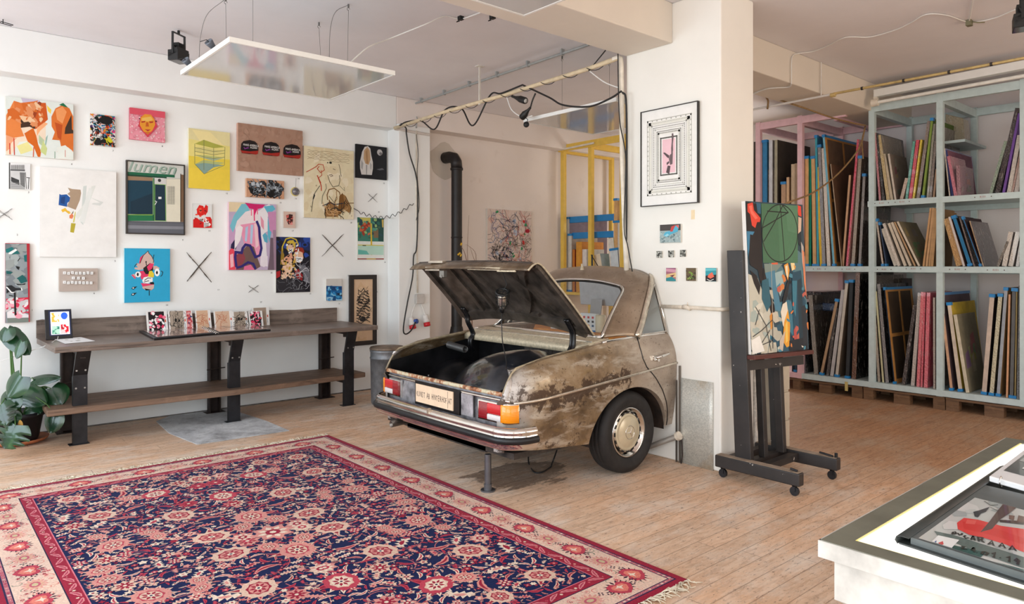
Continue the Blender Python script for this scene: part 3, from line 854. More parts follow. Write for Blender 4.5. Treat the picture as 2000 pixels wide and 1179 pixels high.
# rear window, pillars and roof
def crv(pts, n):
    out = []; m = len(pts)-1
    P = [Vector(p) for p in pts]
    for k in range(n+1):
        f = k/n*m; i = min(int(f), m-1); t = f-i
        p0 = P[i-1] if i > 0 else P[0]*2-P[1]; p1, p2 = P[i], P[i+1]; p3 = P[i+2] if i < m-1 else P[m]*2-P[m-1]
        out.append(0.5*((2*p1) + (p2-p0)*t + (2*p0-5*p1+4*p2-p3)*t*t + (3*p1-p0-3*p2+p3)*t**3))
    return out
wb, wt = (1.13, .655, 1.025), (1.575, .505, 1.405)
def mir(p): return (p[0], -p[1], p[2])
inner = crv([mir(wb), (1.29,-.605,1.175), (1.45,-.555,1.305), (1.545,-.52,1.375), (1.578,-.47,1.412)], 16) + \
        crv([(1.578,-.47,1.412), (1.56,-.25,1.448), (1.55,0,1.46), (1.56,.25,1.448), (1.578,.47,1.412)], 20)[1:] + \
        crv([(1.578,.47,1.412), (1.545,.52,1.375), (1.45,.555,1.305), (1.29,.605,1.175), wb], 16)[1:]
outer = crv([(1.375,-.795,1.028), (1.47,-.765,1.13), (1.60,-.715,1.29), (1.72,-.665,1.43), (1.775,-.625,1.495)], 16) + \
        crv([(1.775,-.625,1.495), (XCUT,-.45,1.548), (XCUT,0,1.575), (XCUT,.45,1.548), (1.775,.625,1.495)], 20)[1:] + \
        crv([(1.775,.625,1.495), (1.72,.665,1.43), (1.60,.715,1.29), (1.47,.765,1.13), (1.375,.795,1.028)], 16)[1:]
mb = MB(); mb.smooth = True
G = []
for j in range(9):
    t = j/8; row = []
    for a, b_ in zip(inner, outer):
        p = a.lerp(b_, t); bulge = math.sin(t*math.pi)
        s_ = -1 if p.y < -.3 else (1 if p.y > .3 else 0)
        p = p + Vector((-.012, .018*s_, .014))*bulge
        row.append(C(p.x, p.y, p.z))
    G.append(row)
mb.grid(G)
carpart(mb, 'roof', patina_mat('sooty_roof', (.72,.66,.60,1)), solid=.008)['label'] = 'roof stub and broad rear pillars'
mb = MB(); mb.tube([C(*(p + Vector((-.006,0,.004)))) for p in inner], .013, 8)
mb.tube([C(1.125 - .04*(1-(y/.655)**2), y, 1.032) for y in [-.655 + 1.31*k/20 for k in range(21)]], .015, 8)
fr_ = carpart(mb, 'rear_window_frame', M_CHROME)
mb = MB(); mb.tube([C(*(p.lerp(Vector((1.4, 0, 1.2)), .035))) for p in inner], .009, 6); carpart(mb, 'window_seal', M_RUB, fr_)
mb = MB(); mb.smooth = True
G = []
for j in range(11):
    t = j/10; a = inner[int(round((1-t)*0))]
    e = crv([mir(wb), (1.29,-.605,1.175), (1.45,-.555,1.305), (1.578,-.49,1.410)], 10)[j]
    top = Vector((1.55,0,1.455)); mid = Vector((1.09,0,1.03)).lerp(top, t); row = []
    for k in range(17):
        y = -1 + 2*k/16; q = 1-y*y
        row.append(C(e.x + (mid.x-e.x)*q, abs(e.y)*y, e.z + (mid.z-e.z)*q))
    G.append(row)
mb.grid(G); carpart(mb, 'rear_window_glass', M_GLASS)
# slanting chrome pillar trim, side window with frame
for s in (-1, 1):
    mb = MB(); line = [(1.375,.797,1.03), (1.47,.768,1.13), (1.60,.718,1.29), (1.70,.675,1.41), (1.752,.642,1.475), (1.785,.61,1.505)]
    L = crv([(x, y*s, z) for x, y, z in line], 18)
    G = [[C(*(p + Vector((-.022, .002*s, .016)))) for p in L], [C(*(p + Vector((-.005, .016*s, .004)))) for p in L], [C(*(p + Vector((.02, .014*s, -.012)))) for p in L], [C(*(p + Vector((.028, .0, -.02)))) for p in L]]
    mb.smooth = True; mb.grid(G, flip=(s > 0)); carpart(mb, 'pillar_trim', M_CHROMEW, solid=.004)
    g = [C(1.435,.785*s,1.045), C(1.765,.782*s,1.045), C(1.765,.668*s,1.43), C(1.745,.672*s,1.415)]
    mb = MB(); mb.poly(g); carpart(mb, 'side_window_glass', M_GLASS)
    mb = MB(); mb.tube(g, .012, 6, closed=True); 
    mb.tube([C(1.772,.79*s,1.03), C(1.775,.74*s,1.22), C(1.772,.655*s,1.44)], .011, 8)
    carpart(mb, 'side_window_frame', M_BLACKM if s > 0 else M_CHROME)
mb = MB(); P = C(1.62, .02, 1.545); mb.cyl(P, P+Vector((0,0,.03)), .02, 12, .012); mb.cyl(P+Vector((0,0,.03)), P+Vector((0,0,.055)), .010, 10)
carpart(mb, 'aerial_base', M_CREAM)

# exhaust, wheel wells, wheels
mb = MB(); mb.lathe([(.026,0),(.026,.30),(.0225,.30),(.0225,0),(.026,0)], C(-.07,.47,.345), (1,0,0.05), 20); carpart(mb, 'exhaust_pipe', flat('exhaust_steel', (120,112,104), .4, .8))
for s in (-1, 1):
    mb = MB(); G = []
    for k in range(25):
        a = math.pi*k/24; x = XW-(AW-.005)*math.cos(a); z = .27 + (ZTOP-.27+.01)*math.sin(a)
        G.append([C(x, .83*s, z), C(x, .5*s, z)])
    mb.grid(G); mb.poly([g[1] for g in G]); carpart(mb, 'wheel_well', flat('wheel_well_rust', (52,38,30), .8, var=.4))
M_CAPIV = flat('ivory_hub_paint', (206,192,162), 0.3, 0.2, var=0.06, coat=0.5)
def wheel(yc, s):
    c = C(XW+.005, yc, .312); ax = (0, s, 0)   # s -1: outer face towards the viewer
    mb = MB(); prof = [(.185,-.085),(.215,-.092),(.26,-.098),(.288,-.09),(.306,-.070),(.3125,-.045),(.309,-.041),(.3135,-.036),(.3135,-.008),(.309,-.004),(.3135,0),(.3135,.03),(.309,.034),(.3125,.038),(.311,.055),(.304,.074),(.285,.092),(.262,.098),(.255,.0965),(.235,.094),(.212,.086),(.196,.078),(.188,.06)]
    mb.lathe(prof, c, ax, 64); t = carpart(mb, 'tyre', M_TYRE)
    mb = MB(); mb.lathe([(.19,.058),(.192,.074),(.186,.082),(.178,.076),(.170,.060),(.150,.052),(.146,.040),(.10,.038),(.0,.038)], c, ax, 64)
    rim = carpart(mb, 'wheel_rim', M_CHROME, t)
    mb = MB()
    for k in range(16):
        a = 2*math.pi*k/16
        n = Vector((0, s, 0)); e1 = Vector((math.cos(a), 0, math.sin(a))); e2 = n.cross(e1)
        p = c + n*.062 + e1*.150
        mb.obox(p - e1*.006 - e2*.015, e1*.012, e2*.030, n*.004)
    carpart(mb, 'vent_slot', M_RUB, rim)
    mb = MB(); mb.lathe([(.142,.052),(.140,.066),(.128,.073),(.122,.068),(.112,.073),(.08,.082),(.04,.088),(.0,.090)], c, ax, 48); cap = carpart(mb, 'hub_cap', M_CAPIV, rim)
    mb = MB(); n = Vector((0, s, 0))
    mb.tube([c + n*.087 + Vector((math.cos(a), 0, math.sin(a)))*.050 for a in [2*math.pi*k/36 for k in range(36)]], .0028, 6, closed=True)
    for k in range(3):
        a = math.radians(180 + 120*k)
        tip = Vector((math.cos(a), 0, math.sin(a))); sd = Vector((-math.sin(a), 0, math.cos(a)))
        o = c + n*.088
        mb.add([o + tip*.049, o + sd*.007, o - sd*.007, o + n*.008], [(0,1,3), (0,3,2), (0,2,1)])
    carpart(mb, 'star_emblem', M_CHROME, cap)
    mb = MB(); mb.lathe([(.142,.060),(.150,.064),(.152,.054)], c, ax, 48); carpart(mb, 'trim_ring', M_CHROME, rim)
    return t
wheel(-.755, -1); wheel(.74, 1)
mb = MB(); mb.cyl(C(XW, -.68, .312), C(XW, .68, .312), .03, 12); carpart(mb, 'rear_axle', M_BLACKM)

# steel prop under the tail, cable, hand lamp hanging in the lid
mb = MB(); P = onX(3.12, 953, 920); P.z = 0
mb.cyl(P, P+Vector((0,0,.010)), .052, 24); mb.cyl(P+Vector((0,0,.01)), P+Vector((0,0,.05)), .028, 16); mb.cyl(P+Vector((0,0,.02)), P+Vector((0,0,.258)), .024, 6)
tag(mb.build('jack_stand', flat('prop_steel', (112,112,116), .4, .7)), 'steel prop stand on the floor under the car tail', 'stand')
# ------------------------------------------------------------------ painted pictures
M_PAINT = vmat('oil_paint', 0.55, spec=0.3, bscale=60, bstr=0.06, var=0.05, vscale=9)
M_GLOSSP = vmat('varnished_paint', 0.3, spec=0.5, bscale=60, bstr=0.05, var=0.04)
def miter_strip(pts, w, emit):
    n = len(pts); E_ = []
    for i in range(n):
        a = pts[max(0, i-1)]; b = pts[min(n-1, i+1)]; p = pts[i]
        d1 = (p[0]-a[0], p[1]-a[1]); d2 = (b[0]-p[0], b[1]-p[1])
        l1 = math.hypot(*d1) or 1; l2 = math.hypot(*d2) or 1
        if i == 0: d1, l1 = d2, l2
        if i == n-1: d2, l2 = d1, l1
        t = (d1[0]/l1+d2[0]/l2, d1[1]/l1+d2[1]/l2); L_ = math.hypot(*t)
        if L_ < .3: t = (d2[0]/l2, d2[1]/l2); L_ = 1
        t = (t[0]/L_, t[1]/L_); m = min(1.6, 1/max(.3, abs(t[0]*d2[0]/l2+t[1]*d2[1]/l2)))
        E_.append(((p[0]-t[1]*w/2*m, p[1]+t[0]*w/2*m), (p[0]+t[1]*w/2*m, p[1]-t[0]*w/2*m)))
    for i in range(n-1): emit([E_[i][1], E_[i+1][1], E_[i+1][0], E_[i][0]])
class Pic:
    """a flat picture: origin o (lower left), unit ux, uz, size w,h; cr=(offu, offv, scale) crop frame its outlines were read in"""
    def __init__(s, plane, cr, tl, br, th, bg, side=None):
        s.cr = cr; s.plane = plane
        a = s.pt(*tl); b = s.pt(*br)
        s.n = plane[2]
        s.x0, s.x1 = (a-s.org()).dot(plane[1]), (b-s.org()).dot(plane[1])
        s.z1, s.z0 = a.z, b.z
        s.th = th; s.mb = MB(); s.k = 1
        e = plane[1]; o = s.org()
        lo = o + e*s.x0 + Vector((0,0,s.z0 - o.z)); 
        s.lo = lo
        s.mb.obox(lo, e*(s.x1-s.x0), -s.n*(th-.004), Vector((0,0,s.z1-s.z0)), srgb(side or (232,226,216)))
        s.bgc = bg
        s.rect(s.x0, s.z0, s.x1, s.z1, bg)
    def org(s): return s.plane[0]
    def pt(s, x, y):
        u = s.cr[0] + x/s.cr[2]; v = s.cr[1] + y/s.cr[2]; d = ray(u, v)
        o, e, n = s.plane
        return ORG + d * ((o-ORG).dot(n)/d.dot(n))
    def uv(s, x, y):
        p = s.pt(x, y); return ((p-s.org()).dot(s.plane[1]), p.z)
    def raw(s, pts, c):
        s.k += 1   # then clip against the picture rectangle
        for (ax, lim, sg) in ((0, s.x0, 1), (0, s.x1, -1), (1, s.z0, 1), (1, s.z1, -1)):
            out = []
            for i in range(len(pts)):
                p, q = pts[i-1], pts[i]
                ip = (p[ax]-lim)*sg >= 0; iq = (q[ax]-lim)*sg >= 0
                if ip != iq:
                    t = (lim-p[ax])/(q[ax]-p[ax]); out.append((p[0]+(q[0]-p[0])*t, p[1]+(q[1]-p[1])*t))
                if iq: out.append(q)
            pts = out
            if len(pts) < 3: return
        off = s.k*0.00004 + 0.0003
        o, e, n = s.plane
        V = [o + e*p[0] + Vector((0,0,p[1]-o.z)) + n*off for p in pts]
        ar = sum(pts[i-1][0]*pts[i][1]-pts[i][0]*pts[i-1][1] for i in range(len(pts)))
        nn = e.cross(Vector((0,0,1))).dot(n)
        if ar*nn < 0: V.reverse()
        s.mb.poly(V, srgb(c))
    def rect(s, a, b, c, d, col): s.raw([(a,b),(c,b),(c,d),(a,d)], col)
    def P(s, c, t):
        pts = [s.uv(*map(float, q.split(','))) for q in t.split()]; s.raw(pts, c); return s
    def L(s, c, w, t, taper=False):
        pts = [s.uv(*map(float, q.split(','))) for q in t.split()]; s.stroke(pts, w, c); return s
    def stroke(s, pts, w, c):
        miter_strip(pts, w, lambda q: (s.raw(q, c), setattr(s, 'k', s.k-1)))
        s.k += 1
    def E(s, c, x, y, rx, ry, n=14, jit=0):
        cxy = s.uv(x, y); e1 = s.uv(x+rx, y); e2 = s.uv(x, y+ry); rw = abs(e1[0]-cxy[0]); rh = abs(e2[1]-cxy[1])
        s.raw([(cxy[0]+rw*math.cos(2*math.pi*i/n)*(1+random.uniform(-jit,jit)), cxy[1]+rh*math.sin(2*math.pi*i/n)*(1+random.uniform(-jit,jit))) for i in range(n)], c); return s
    def splat(s, n, cols, smin, smax, seed=1, box=None, thin=False):
        rg = random.Random(seed)
        a, b, c, d = box or (0, 0, 1, 1); W, H = s.x1-s.x0, s.z1-s.z0
        for i in range(n):
            x = s.x0 + W*rg.uniform(a, c); z = s.z1 - H*rg.uniform(b, d); r = rg.uniform(smin, smax); col = rg.choice(cols)
            if thin:
                an = rg.uniform(0, math.pi*2); pts = [(x, z)]
                for k in range(rg.randint(3, 7)):
                    an += rg.uniform(-1.1, 1.1); x += math.cos(an)*r*.5; z += math.sin(an)*r*.5; pts.append((x, z))
                s.stroke(pts, thin*rg.uniform(.5, 1.3), col)
            else:
                m = rg.randint(5, 8); a0 = rg.uniform(0, 6); el = rg.uniform(.35, 1); ro = rg.uniform(0, 3)
                pts = []
                for k in range(m):
                    t = 2*math.pi*k/m; q = r*rg.uniform(.5, 1.1); px, pz = math.cos(t)*q, math.sin(t)*q*el
                    pts.append((x + px*math.cos(ro)-pz*math.sin(ro), z + px*math.sin(ro)+pz*math.cos(ro)))
                s.raw(pts, col)
        return s
    def text(s, st, x, y, size, c, shear=0, sx=1.0, align='LEFT'):
        cxy = s.uv(x, y); me = text_mesh(st, align); s.k += 1
        o, e, n = s.plane
        for f in me[1]:
            s.k -= 1
            s.raw([(cxy[0] + me[0][i][0]*size*sx + me[0][i][1]*size*shear, cxy[1] + me[0][i][1]*size) for i in f], c)
        s.k += 1; return s
    def done(s, name, label, cat='painting', group=None, mat=None):
        o = s.mb.build(name, mat or M_PAINT); tag(o, label, cat, group); return o

EX = Vector((1,0,0)); NYm = Vector((0,-1,0))
def wallY(th): return (Vector((0, YL-th, 1.6)), EX, NYm)
A_ = (0, 160, 3.685); B_ = (0, 460, 4.9125); C_ = (360, 220, 3.931); D_ = (360, 440, 4.5357)

p = Pic(wallY(.035), A_, (40,100), (528,562), .035, (222,228,222))
p.P((196,186,206), '150,112 290,132 250,190 170,160').P((236,214,190), '44,230 120,160 330,160 330,420 140,430 60,560 44,560')
p.P((224,128,62), '45,240 100,135 150,160 170,240 150,330 175,390 110,400 60,420 42,380').P((214,112,48), '100,135 150,150 240,140 275,133 240,200 170,250 110,240')
p.P((198,84,20), '240,150 330,150 345,270 290,320 255,340 215,300 200,230').P((150,58,14), '245,160 285,140 300,150 262,235 235,300 210,270').P((62,38,20), '150,268 190,275 255,320 250,340 215,322 150,330')
p.P((208,98,16), '175,370 240,330 262,390 275,450 296,500 290,540 272,538 240,460 200,430').P((232,160,120), '44,380 105,405 125,400 80,440 70,480 44,500').P((244,206,80), '335,165 370,200 365,230 345,210').P((240,170,120), '265,330 320,290 345,300 290,350 265,390')
p.P((214,110,40), '370,250 400,190 450,165 500,190 528,250 528,500 490,470 440,465 430,420 375,415 395,360 372,320').P((232,150,90), '400,200 450,175 480,215 450,300 410,270').P((60,40,26), '470,330 515,235 518,340 528,350 528,370 465,375').P((186,76,18), '395,290 450,310 440,420 415,400').P((24,110,70), '425,165 455,150 490,185 470,180')
p.P((230,222,150), '120,460 200,430 240,490 150,520').P((180,196,160), '280,380 320,420 315,470 280,440').P((150,180,170), '330,400 345,380 335,440 318,500').P((200,210,140), '290,500 310,420 340,480 330,530').P((236,140,100), '440,470 500,490 528,500 528,560 430,555 410,500').P((226,230,222), '410,470 470,455 528,505 528,560 415,552')
p.L((200,60,40), .008, '100,405 104,525').L((200,60,40), .008, '70,440 72,520').L((210,90,50), .008, '243,470 240,540').L((200,120,100), .005, '470,490 470,540').L((140,170,150), .006, '395,500 395,550')
p.splat(30, [(220,140,90),(232,190,150),(206,100,30)], .02, .06, 3, (.05,.1,.55,.45)).done('painting', 'square canvas of faceted orange figures, topmost at the left end of the wall')

p = Pic(wallY(.03), A_, (648,226), (828,470), .03, (228,224,220))
p.splat(150, ['#101010','#141820','#e04818','#1c6c94','#e8e4e0','#d83070','#e8b020','#208878','#58307c'], .012, .032, 5)
p.splat(90, ['#101010','#0c0c14','#f4f2ee','#e85820','#3090b0'], .03, .05, 6, None, .006); p.splat(30, ['#0a0a0c'], .02, .05, 8, (.2,.1,.8,.25)); p.splat(14, ['#0a0a0c','#c8c020'], .02, .05, 9, (.2,.75,.85,.95))
p.done('painting', 'small canvas of dense black, orange and blue splatters')

p = Pic(wallY(.03), A_, (933,183), (1187,437), .03, (232,150,164), (206,70,92))
p.splat(260, ['#f0bcc4','#e890a0','#f4ccd0','#dc7c90'], .006, .014, 11); p.P((216,82,100), '930,180 1190,210 1190,262 930,228')
p.P((206,56,80), '992,318 1012,245 1100,245 1132,322 1062,400').P((226,150,44), '1004,310 1012,255 1040,232 1085,236 1110,270 1115,310 1095,350 1062,380 1030,355').P((232,184,90), '1020,260 1085,250 1100,275 1062,285 1020,280')
p.P((178,62,34), '1014,284 1046,280 1040,292 1018,296').P((178,62,34), '1070,285 1104,284 1098,296 1076,298').P((196,90,30), '1050,290 1066,292 1070,322 1046,322').P((170,40,50), '1040,342 1084,344 1062,356').P((206,110,40), '1036,360 1084,360 1062,378')
p.E((60,20,30), 1003, 265, 5, 5).E((60,20,30), 1122, 283, 5, 5).done('painting', 'pink square canvas with an orange face in a pentagon')

p = Pic(wallY(.02), A_, (64,578), (218,777), .02, (226,226,226))
p.P((70,70,72), '64,580 74,580 74,770 64,768').P((206,206,206), '76,600 180,600 180,770 76,765').P((90,90,92), '76,628 180,630 180,642 76,638').P((60,60,62), '80,682 138,705 138,740 80,716').P((120,120,120), '142,650 180,652 180,760 150,740')
for i in range(12): p.L((60,60,60), .004, '%d,596 %d,628' % (84+i*8, 84+i*8)); 
for i in range(7): p.L((110,110,110), .004, '76,%d 180,%d' % (724+i*7, 728+i*7)); p.L((100,100,100), .003, '144,%d 180,%d' % (655+i*12, 656+i*12))
p.P((60,60,60), '190,685 215,687 215,692 190,690').L((40,40,40), .005, '208,690 204,770').L((40,40,40), .004, '183,650 190,770').done('print', 'small black and white print of a building facade', 'print')

p = Pic(wallY(.04), (0,300,1), (77.5,24.5), (227,202), .04, (236,234,231), (240,238,234))
p.cr = A_
p.P((206,212,208), '600,750 625,745 600,1030 580,1010').P((222,224,218), '540,960 620,860 660,750 690,745 640,880 560,990').P((214,216,212), '650,830 745,865 720,890 660,880 670,870 720,868').P((226,228,224), '570,1000 640,760 665,770 610,1020')
p.P((170,146,122), '488,760 520,770 580,775 584,800 575,850 545,920 482,895 500,850 505,820 485,805 505,790').P((26,84,156), '428,805 440,812 480,808 505,832 500,858 485,870 482,898 422,885')
p.P((18,60,120), '440,830 470,822 465,880 435,870').P((232,184,60), '440,920 470,905 485,925 500,930 510,945 495,950 470,930 450,938').P((226,128,84), '500,960 520,945 530,965 520,985 500,980').P((120,110,90), '512,950 530,925 528,945').P((208,198,90), '545,940 535,1010 525,1010 540,930').P((184,168,52), '512,1015 545,1018 532,1085 505,1080')
p.done('painting', 'large white canvas with blue, taupe and yellow brush marks')

FR_BLK = flat('black_picture_frame', (36,28,26), 0.45, var=0.15)
def frame(parent_plane, x0, z0, x1, z1, w, d, mat, parent, out=.012):
    o, e, n = parent_plane; mb = MB()
    def bx(a, b, c, dd_):
        lo = o + e*a + Vector((0,0,b-o.z)) + n*out; mb.obox(lo, e*(c-a), -n*d, Vector((0,0,dd_-b)))
    bx(x0-w, z0-w, x0, z1+w); bx(x1, z0-w, x1+w, z1+w); bx(x0, z0-w, x1, z0); bx(x0, z1, x1, z1+w)
    return mb.build('frame', mat, parent)
def framed(p, name, label, cat, w, d, mat=None):
    root = thing(name, label, cat, tuple(p.lo))
    q = p.mb.build('picture', M_PAINT, root); frame(p.plane, p.x0, p.z0, p.x1, p.z1, w, d, mat or FR_BLK, root); return root

p = Pic(wallY(.035), A_, (917,570), (1322,1094), .03, (206,206,200))
p.P((196,194,182), '1195,690 1300,690 1300,1010 1195,1008').P((222,216,196), '1200,700 1300,700 1300,1008 1200,1006').P((120,90,66), '1300,665 1322,668 1322,1008 1300,1006').P((60,50,44), '1298,660 1304,660 1304,1008 1298,1006')
p.P((24,96,66), '917,645 1258,668 1258,688 917,664').P((20,64,46), '917,664 1200,684 1200,694 917,676').P((150,120,92), '917,676 1098,688 1098,712 917,706').P((14,58,78), '917,706 1098,712 1098,955 917,950').P((10,44,62), '940,860 1098,800 1098,955 940,950').P((30,110,70), '917,955 1115,955 1115,1000 917,1000').P((120,160,70), '917,952 1110,952 1110,960 917,958')
p.P((30,96,60), '1098,690 1112,690 1112,1000 1098,1000').P((140,170,120), '1100,690 1105,690 1105,955 1100,955').P((208,206,204), '1112,688 1184,692 1184,732 1112,728').E((50,50,50), 1148, 708, 12, 12).P((16,46,64), '1116,738 1190,742 1192,1000 1116,996').L((120,170,80), .006, '1114,736 1190,740 1194,1000 1114,998 1114,736').P((230,230,230), '1140,826 1162,826 1162,842 1140,842').L((230,230,230), .006, '1114,855 1128,862 1114,885')
for i in range(7): p.L((110,110,105), .003, '%d,750 %d,880' % (1208+i*8, 1208+i*8))
for i in range(12): p.L((110,110,105), .003, '1206,%d 1256,%d' % (755+i*11, 757+i*11))
p.P((96,98,106), '917,1005 1322,1012 1322,1094 917,1094').P((130,132,140), '917,1030 1322,1040 1322,1060 917,1055').P((80,80,88), '917,1000 1322,1008 1322,1016 917,1008')
p.text('lumen', 915, 640, .165, '#5c7868', .35, 1.14).text('lumen', 914, 637, .165, '#9cb0a4', .35, 1.12)
for st in ():
    p.L((90,120,104), .006, st)
for st in () and ('918,640 935,590 925,585 918,620 925,640 948,620', '950,632 955,618 960,640 985,615 990,640 1000,622', '1005,645 1012,618 1030,622 1036,648 1045,625 1062,630 1068,650 1078,630 1092,632 1095,652 1120,632', '1120,650 1150,632 1140,622 1125,645 1150,656 1175,640', '1178,660 1184,632 1205,632 1212,655 1235,640 1250,655 1258,648'): p.L((90,120,104), .010, st); p.L((160,176,166), .004, st)
framed(p, 'framed_painting', 'framed painting of a green shopfront with a script sign', 'painting', .012, .035)

p = Pic(wallY(.04), C_, (33,116), (350,598), .04, (232,208,80), (240,232,208))
p.P((226,214,160), '33,116 350,140 350,300 250,320 120,300 33,280').P((230,216,130), '33,200 350,260 350,360 33,330').P((238,222,160), '60,130 200,150 300,250 120,220').P((228,204,72), '33,330 350,370 350,598 33,590').P((236,206,70), '33,420 350,440 350,598 33,590')
p.P((172,172,74), '80,238 150,208 312,264 225,272').P((214,204,130), '80,268 150,262 305,300 220,322 80,296').P((188,192,120), '80,325 160,325 310,345 225,352').P((160,178,150), '100,335 225,352 300,350 225,370').P((178,186,120), '80,395 150,362 308,385 225,410 150,440').P((132,160,150), '82,396 150,385 305,404 225,420 155,470')
for st in ('80,238 80,395', '312,264 308,405', '225,270 225,415', '150,208 150,440', '80,268 225,298 312,290', '80,296 225,324 312,310', '80,325 225,352 312,340', '82,395 152,470 305,405'): p.L((120,124,80), .005, st)
p.done('painting', 'yellow canvas with a drawn glass pavilion')

p = Pic(wallY(.05), C_, (412,76), (908,485), .05, (168,132,112), (206,160,140))
p.splat(140, ['#a8826e','#ae8a76','#a47e6a'], .02, .05, 21)
for cx, cy in ((500,268), (665,282), (825,300)):
    f = lambda t: ' '.join('%f,%f' % (cx+float(a.split(',')[0]), cy+float(a.split(',')[1])) for a in t.split())
    p.P((26,16,16), f('-68,10 -64,-30 -48,-50 0,-58 40,-48 58,-30 66,0 68,24 60,50 0,50 -60,42')).P((160,36,26), f('-70,8 -62,22 0,30 64,24 68,10 64,46 50,54 0,48 -55,42 -66,28')).P((80,20,16), f('-58,40 0,48 52,52 0,44')).P((20,12,14), f('-58,-25 -10,-50 35,-42 55,-15 55,18 0,24 -55,16'))
    p.text('MAKE AMERICA', cx-50, cy-16, .034, '#f0ece8', 0, .74).text('AGAIN', cx+4, cy+6, .030, '#f0ece8', 0, .85); p.L((120,50,130), .010, f('-44,-4 -36,10 -10,-2')).L((120,50,130), .006, f('-36,10 -4,2'))
p.done('painting', 'wide brown canvas with three dark red caps')

p = Pic(wallY(.045), C_, (478,502), (766,662), .045, (200,150,118), (214,170,140))
p.splat(60, ['#18181a','#202226','#2c2e34','#44484e','#101012'], .03, .075, 31, (.1,.2,.88,.8)); p.splat(40, ['#808890','#5c646c','#141416','#c89674'], .02, .06, 32, (.1,.15,.9,.85), .012); p.splat(14, ['#b4bcc4','#8c949c'], .012, .035, 33, (.15,.25,.85,.7)); p.splat(20, ['#101012'], .04, .06, 34, (.05,.6,.95,.92), .005)
p.done('painting', 'small tan canvas with a knot of black and grey strokes')
# little round disc between number fifteen and sixteen
root = thing('wall_medallion', 'little round glass medallion hanging below the cap painting', 'ornament', tuple(onY(YL-.02, 577, 380)))
c = onY(YL-.012, 577, 374); mb = MB(); mb.lathe([(0,0),(.05,0),(.054,-.006),(.054,-.012)], c, (0,-1,0), 28); mb.build('backing_disc', flat('pale_gilt', (214,196,120), .5), root)
mb = MB(); mb.lathe([(.044,.0),(.044,.02),(.03,.034),(0,.04)], c, (0,-1,0), 28); mb.build('dome', flat('smoked_dome', (112,108,114), .25, var=.4, scale=60, coat=.5), root)
mb = MB(); mb.tube([c+Vector((0,-.01,.05)), c+Vector((.004,-.01,.16))], .0015, 5); mb.build('thread', FR_BLK, root)

p = Pic(wallY(.02), C_, (66,694), (213,886), .02, (224,224,222))
p.P((212,20,18), '68,884 68,820 95,805 125,830 150,840 160,800 200,800 212,820 212,884').P((222,30,22), '96,740 115,708 145,715 158,745 150,785 120,795 98,775').P((216,26,20), '150,735 165,705 182,718 180,760 160,790 150,775').P((240,90,60), '110,735 130,730 135,760 115,765').P((240,240,238), '150,840 190,840 195,870 150,880').P((250,240,236), '160,800 185,830 205,860 190,870 160,830').P((90,10,12), '112,745 140,748 125,758')
for i in range(4): p.L((40,40,40), .005, '%d,815 %d,835' % (118+i*6, 122+i*6)); p.L((60,40,40), .005, '152,%d 188,%d' % (850+i*8, 847+i*8))
p.splat(12, ['#8c0c10','#f05040'], .01, .02, 41, (.1,.2,.9,.9)); p.done('painting', 'small white sheet with a bright red figure')

p = Pic(wallY(.03), C_, (762,757), (853,885), .03, (212,184,170))
p.P((70,30,28), '788,785 810,778 832,784 834,830 826,856 800,858 786,830').splat(26, ['#180c0c','#c86058','#301414','#e09088'], .012, .025, 43, (.3,.2,.75,.75)); p.done('painting', 'tiny pink beige canvas with a dark red can shape')

p = Pic(wallY(.045), C_, (342,684), (705,1206), .045, (190,170,196), (236,196,206))
p.P((226,206,170), '342,684 470,690 420,760 342,760').P((200,160,196), '342,830 440,900 430,1000 342,1010').P((120,190,206), '350,870 380,790 440,700 480,700 500,750 400,860 372,920').P((236,222,224), '390,880 405,830 470,760 540,740 590,760 610,840 560,900 470,880 420,980 385,1060 400,960')
p.P((206,30,106), '465,690 530,700 622,706 600,730 560,740 540,790 530,740 500,735').P((232,150,180), '430,860 560,840 600,1110 560,1110 530,1050 460,1010 430,900').P((176,200,226), '470,880 490,870 480,990 465,985').P((176,200,226), '510,860 530,860 520,1010 505,1000').P((240,200,206), '536,850 560,850 570,1020 548,1040')
p.P((232,226,230), '560,760 650,700 690,740 640,800 655,900 620,920 640,1180 585,1175 595,980 575,870').P((226,150,170), '585,790 610,830 612,900 590,870').P((96,180,204), '610,720 680,710 700,740 660,770 650,860 672,900 652,1000 640,940 640,830 645,780').P((90,170,196), '600,940 620,920 640,945 640,1000 615,990').P((200,140,180), '640,760 704,760 704,960 655,900').P((110,90,104), '660,960 704,960 704,1206 640,1206 655,1100').P((160,130,150), '680,900 704,900 704,1206 690,1206')
p.P((110,84,78), '445,1060 490,1010 535,1030 560,1110 585,1180 545,1206 400,1206 405,1150').P((140,60,70), '400,1090 450,1060 470,1120 420,1206 395,1206').P((232,70,90), '342,1060 372,1030 395,1090 392,1206 342,1206').P((244,180,190), '350,1090 375,1080 380,1180 355,1190').P((226,110,150), '460,1180 510,1165 540,1206 455,1206')
p.L((44,34,110), .028, '555,830 575,880 580,960 592,1040 580,1095 545,1108 522,1060 505,1020 470,1012 448,1040 440,1075 395,1070 390,1110 400,1185').L((44,34,110), .026, '400,1190 440,1180 490,1148 530,1160 548,1200').P((34,26,70), '360,1010 400,955 415,975 395,1050 355,1040').P((238,230,232), '385,1050 430,980 450,880 425,860 395,890 388,950')
p.L((236,30,110), .012, '535,740 538,830').L((236,30,110), .008, '515,740 515,790').L((236,30,110), .008, '560,730 562,780').P((230,220,228), '585,1100 640,1100 640,1170 610,1185 582,1172')
p.done('painting', 'tall pastel canvas of pink and white limbs over purple')

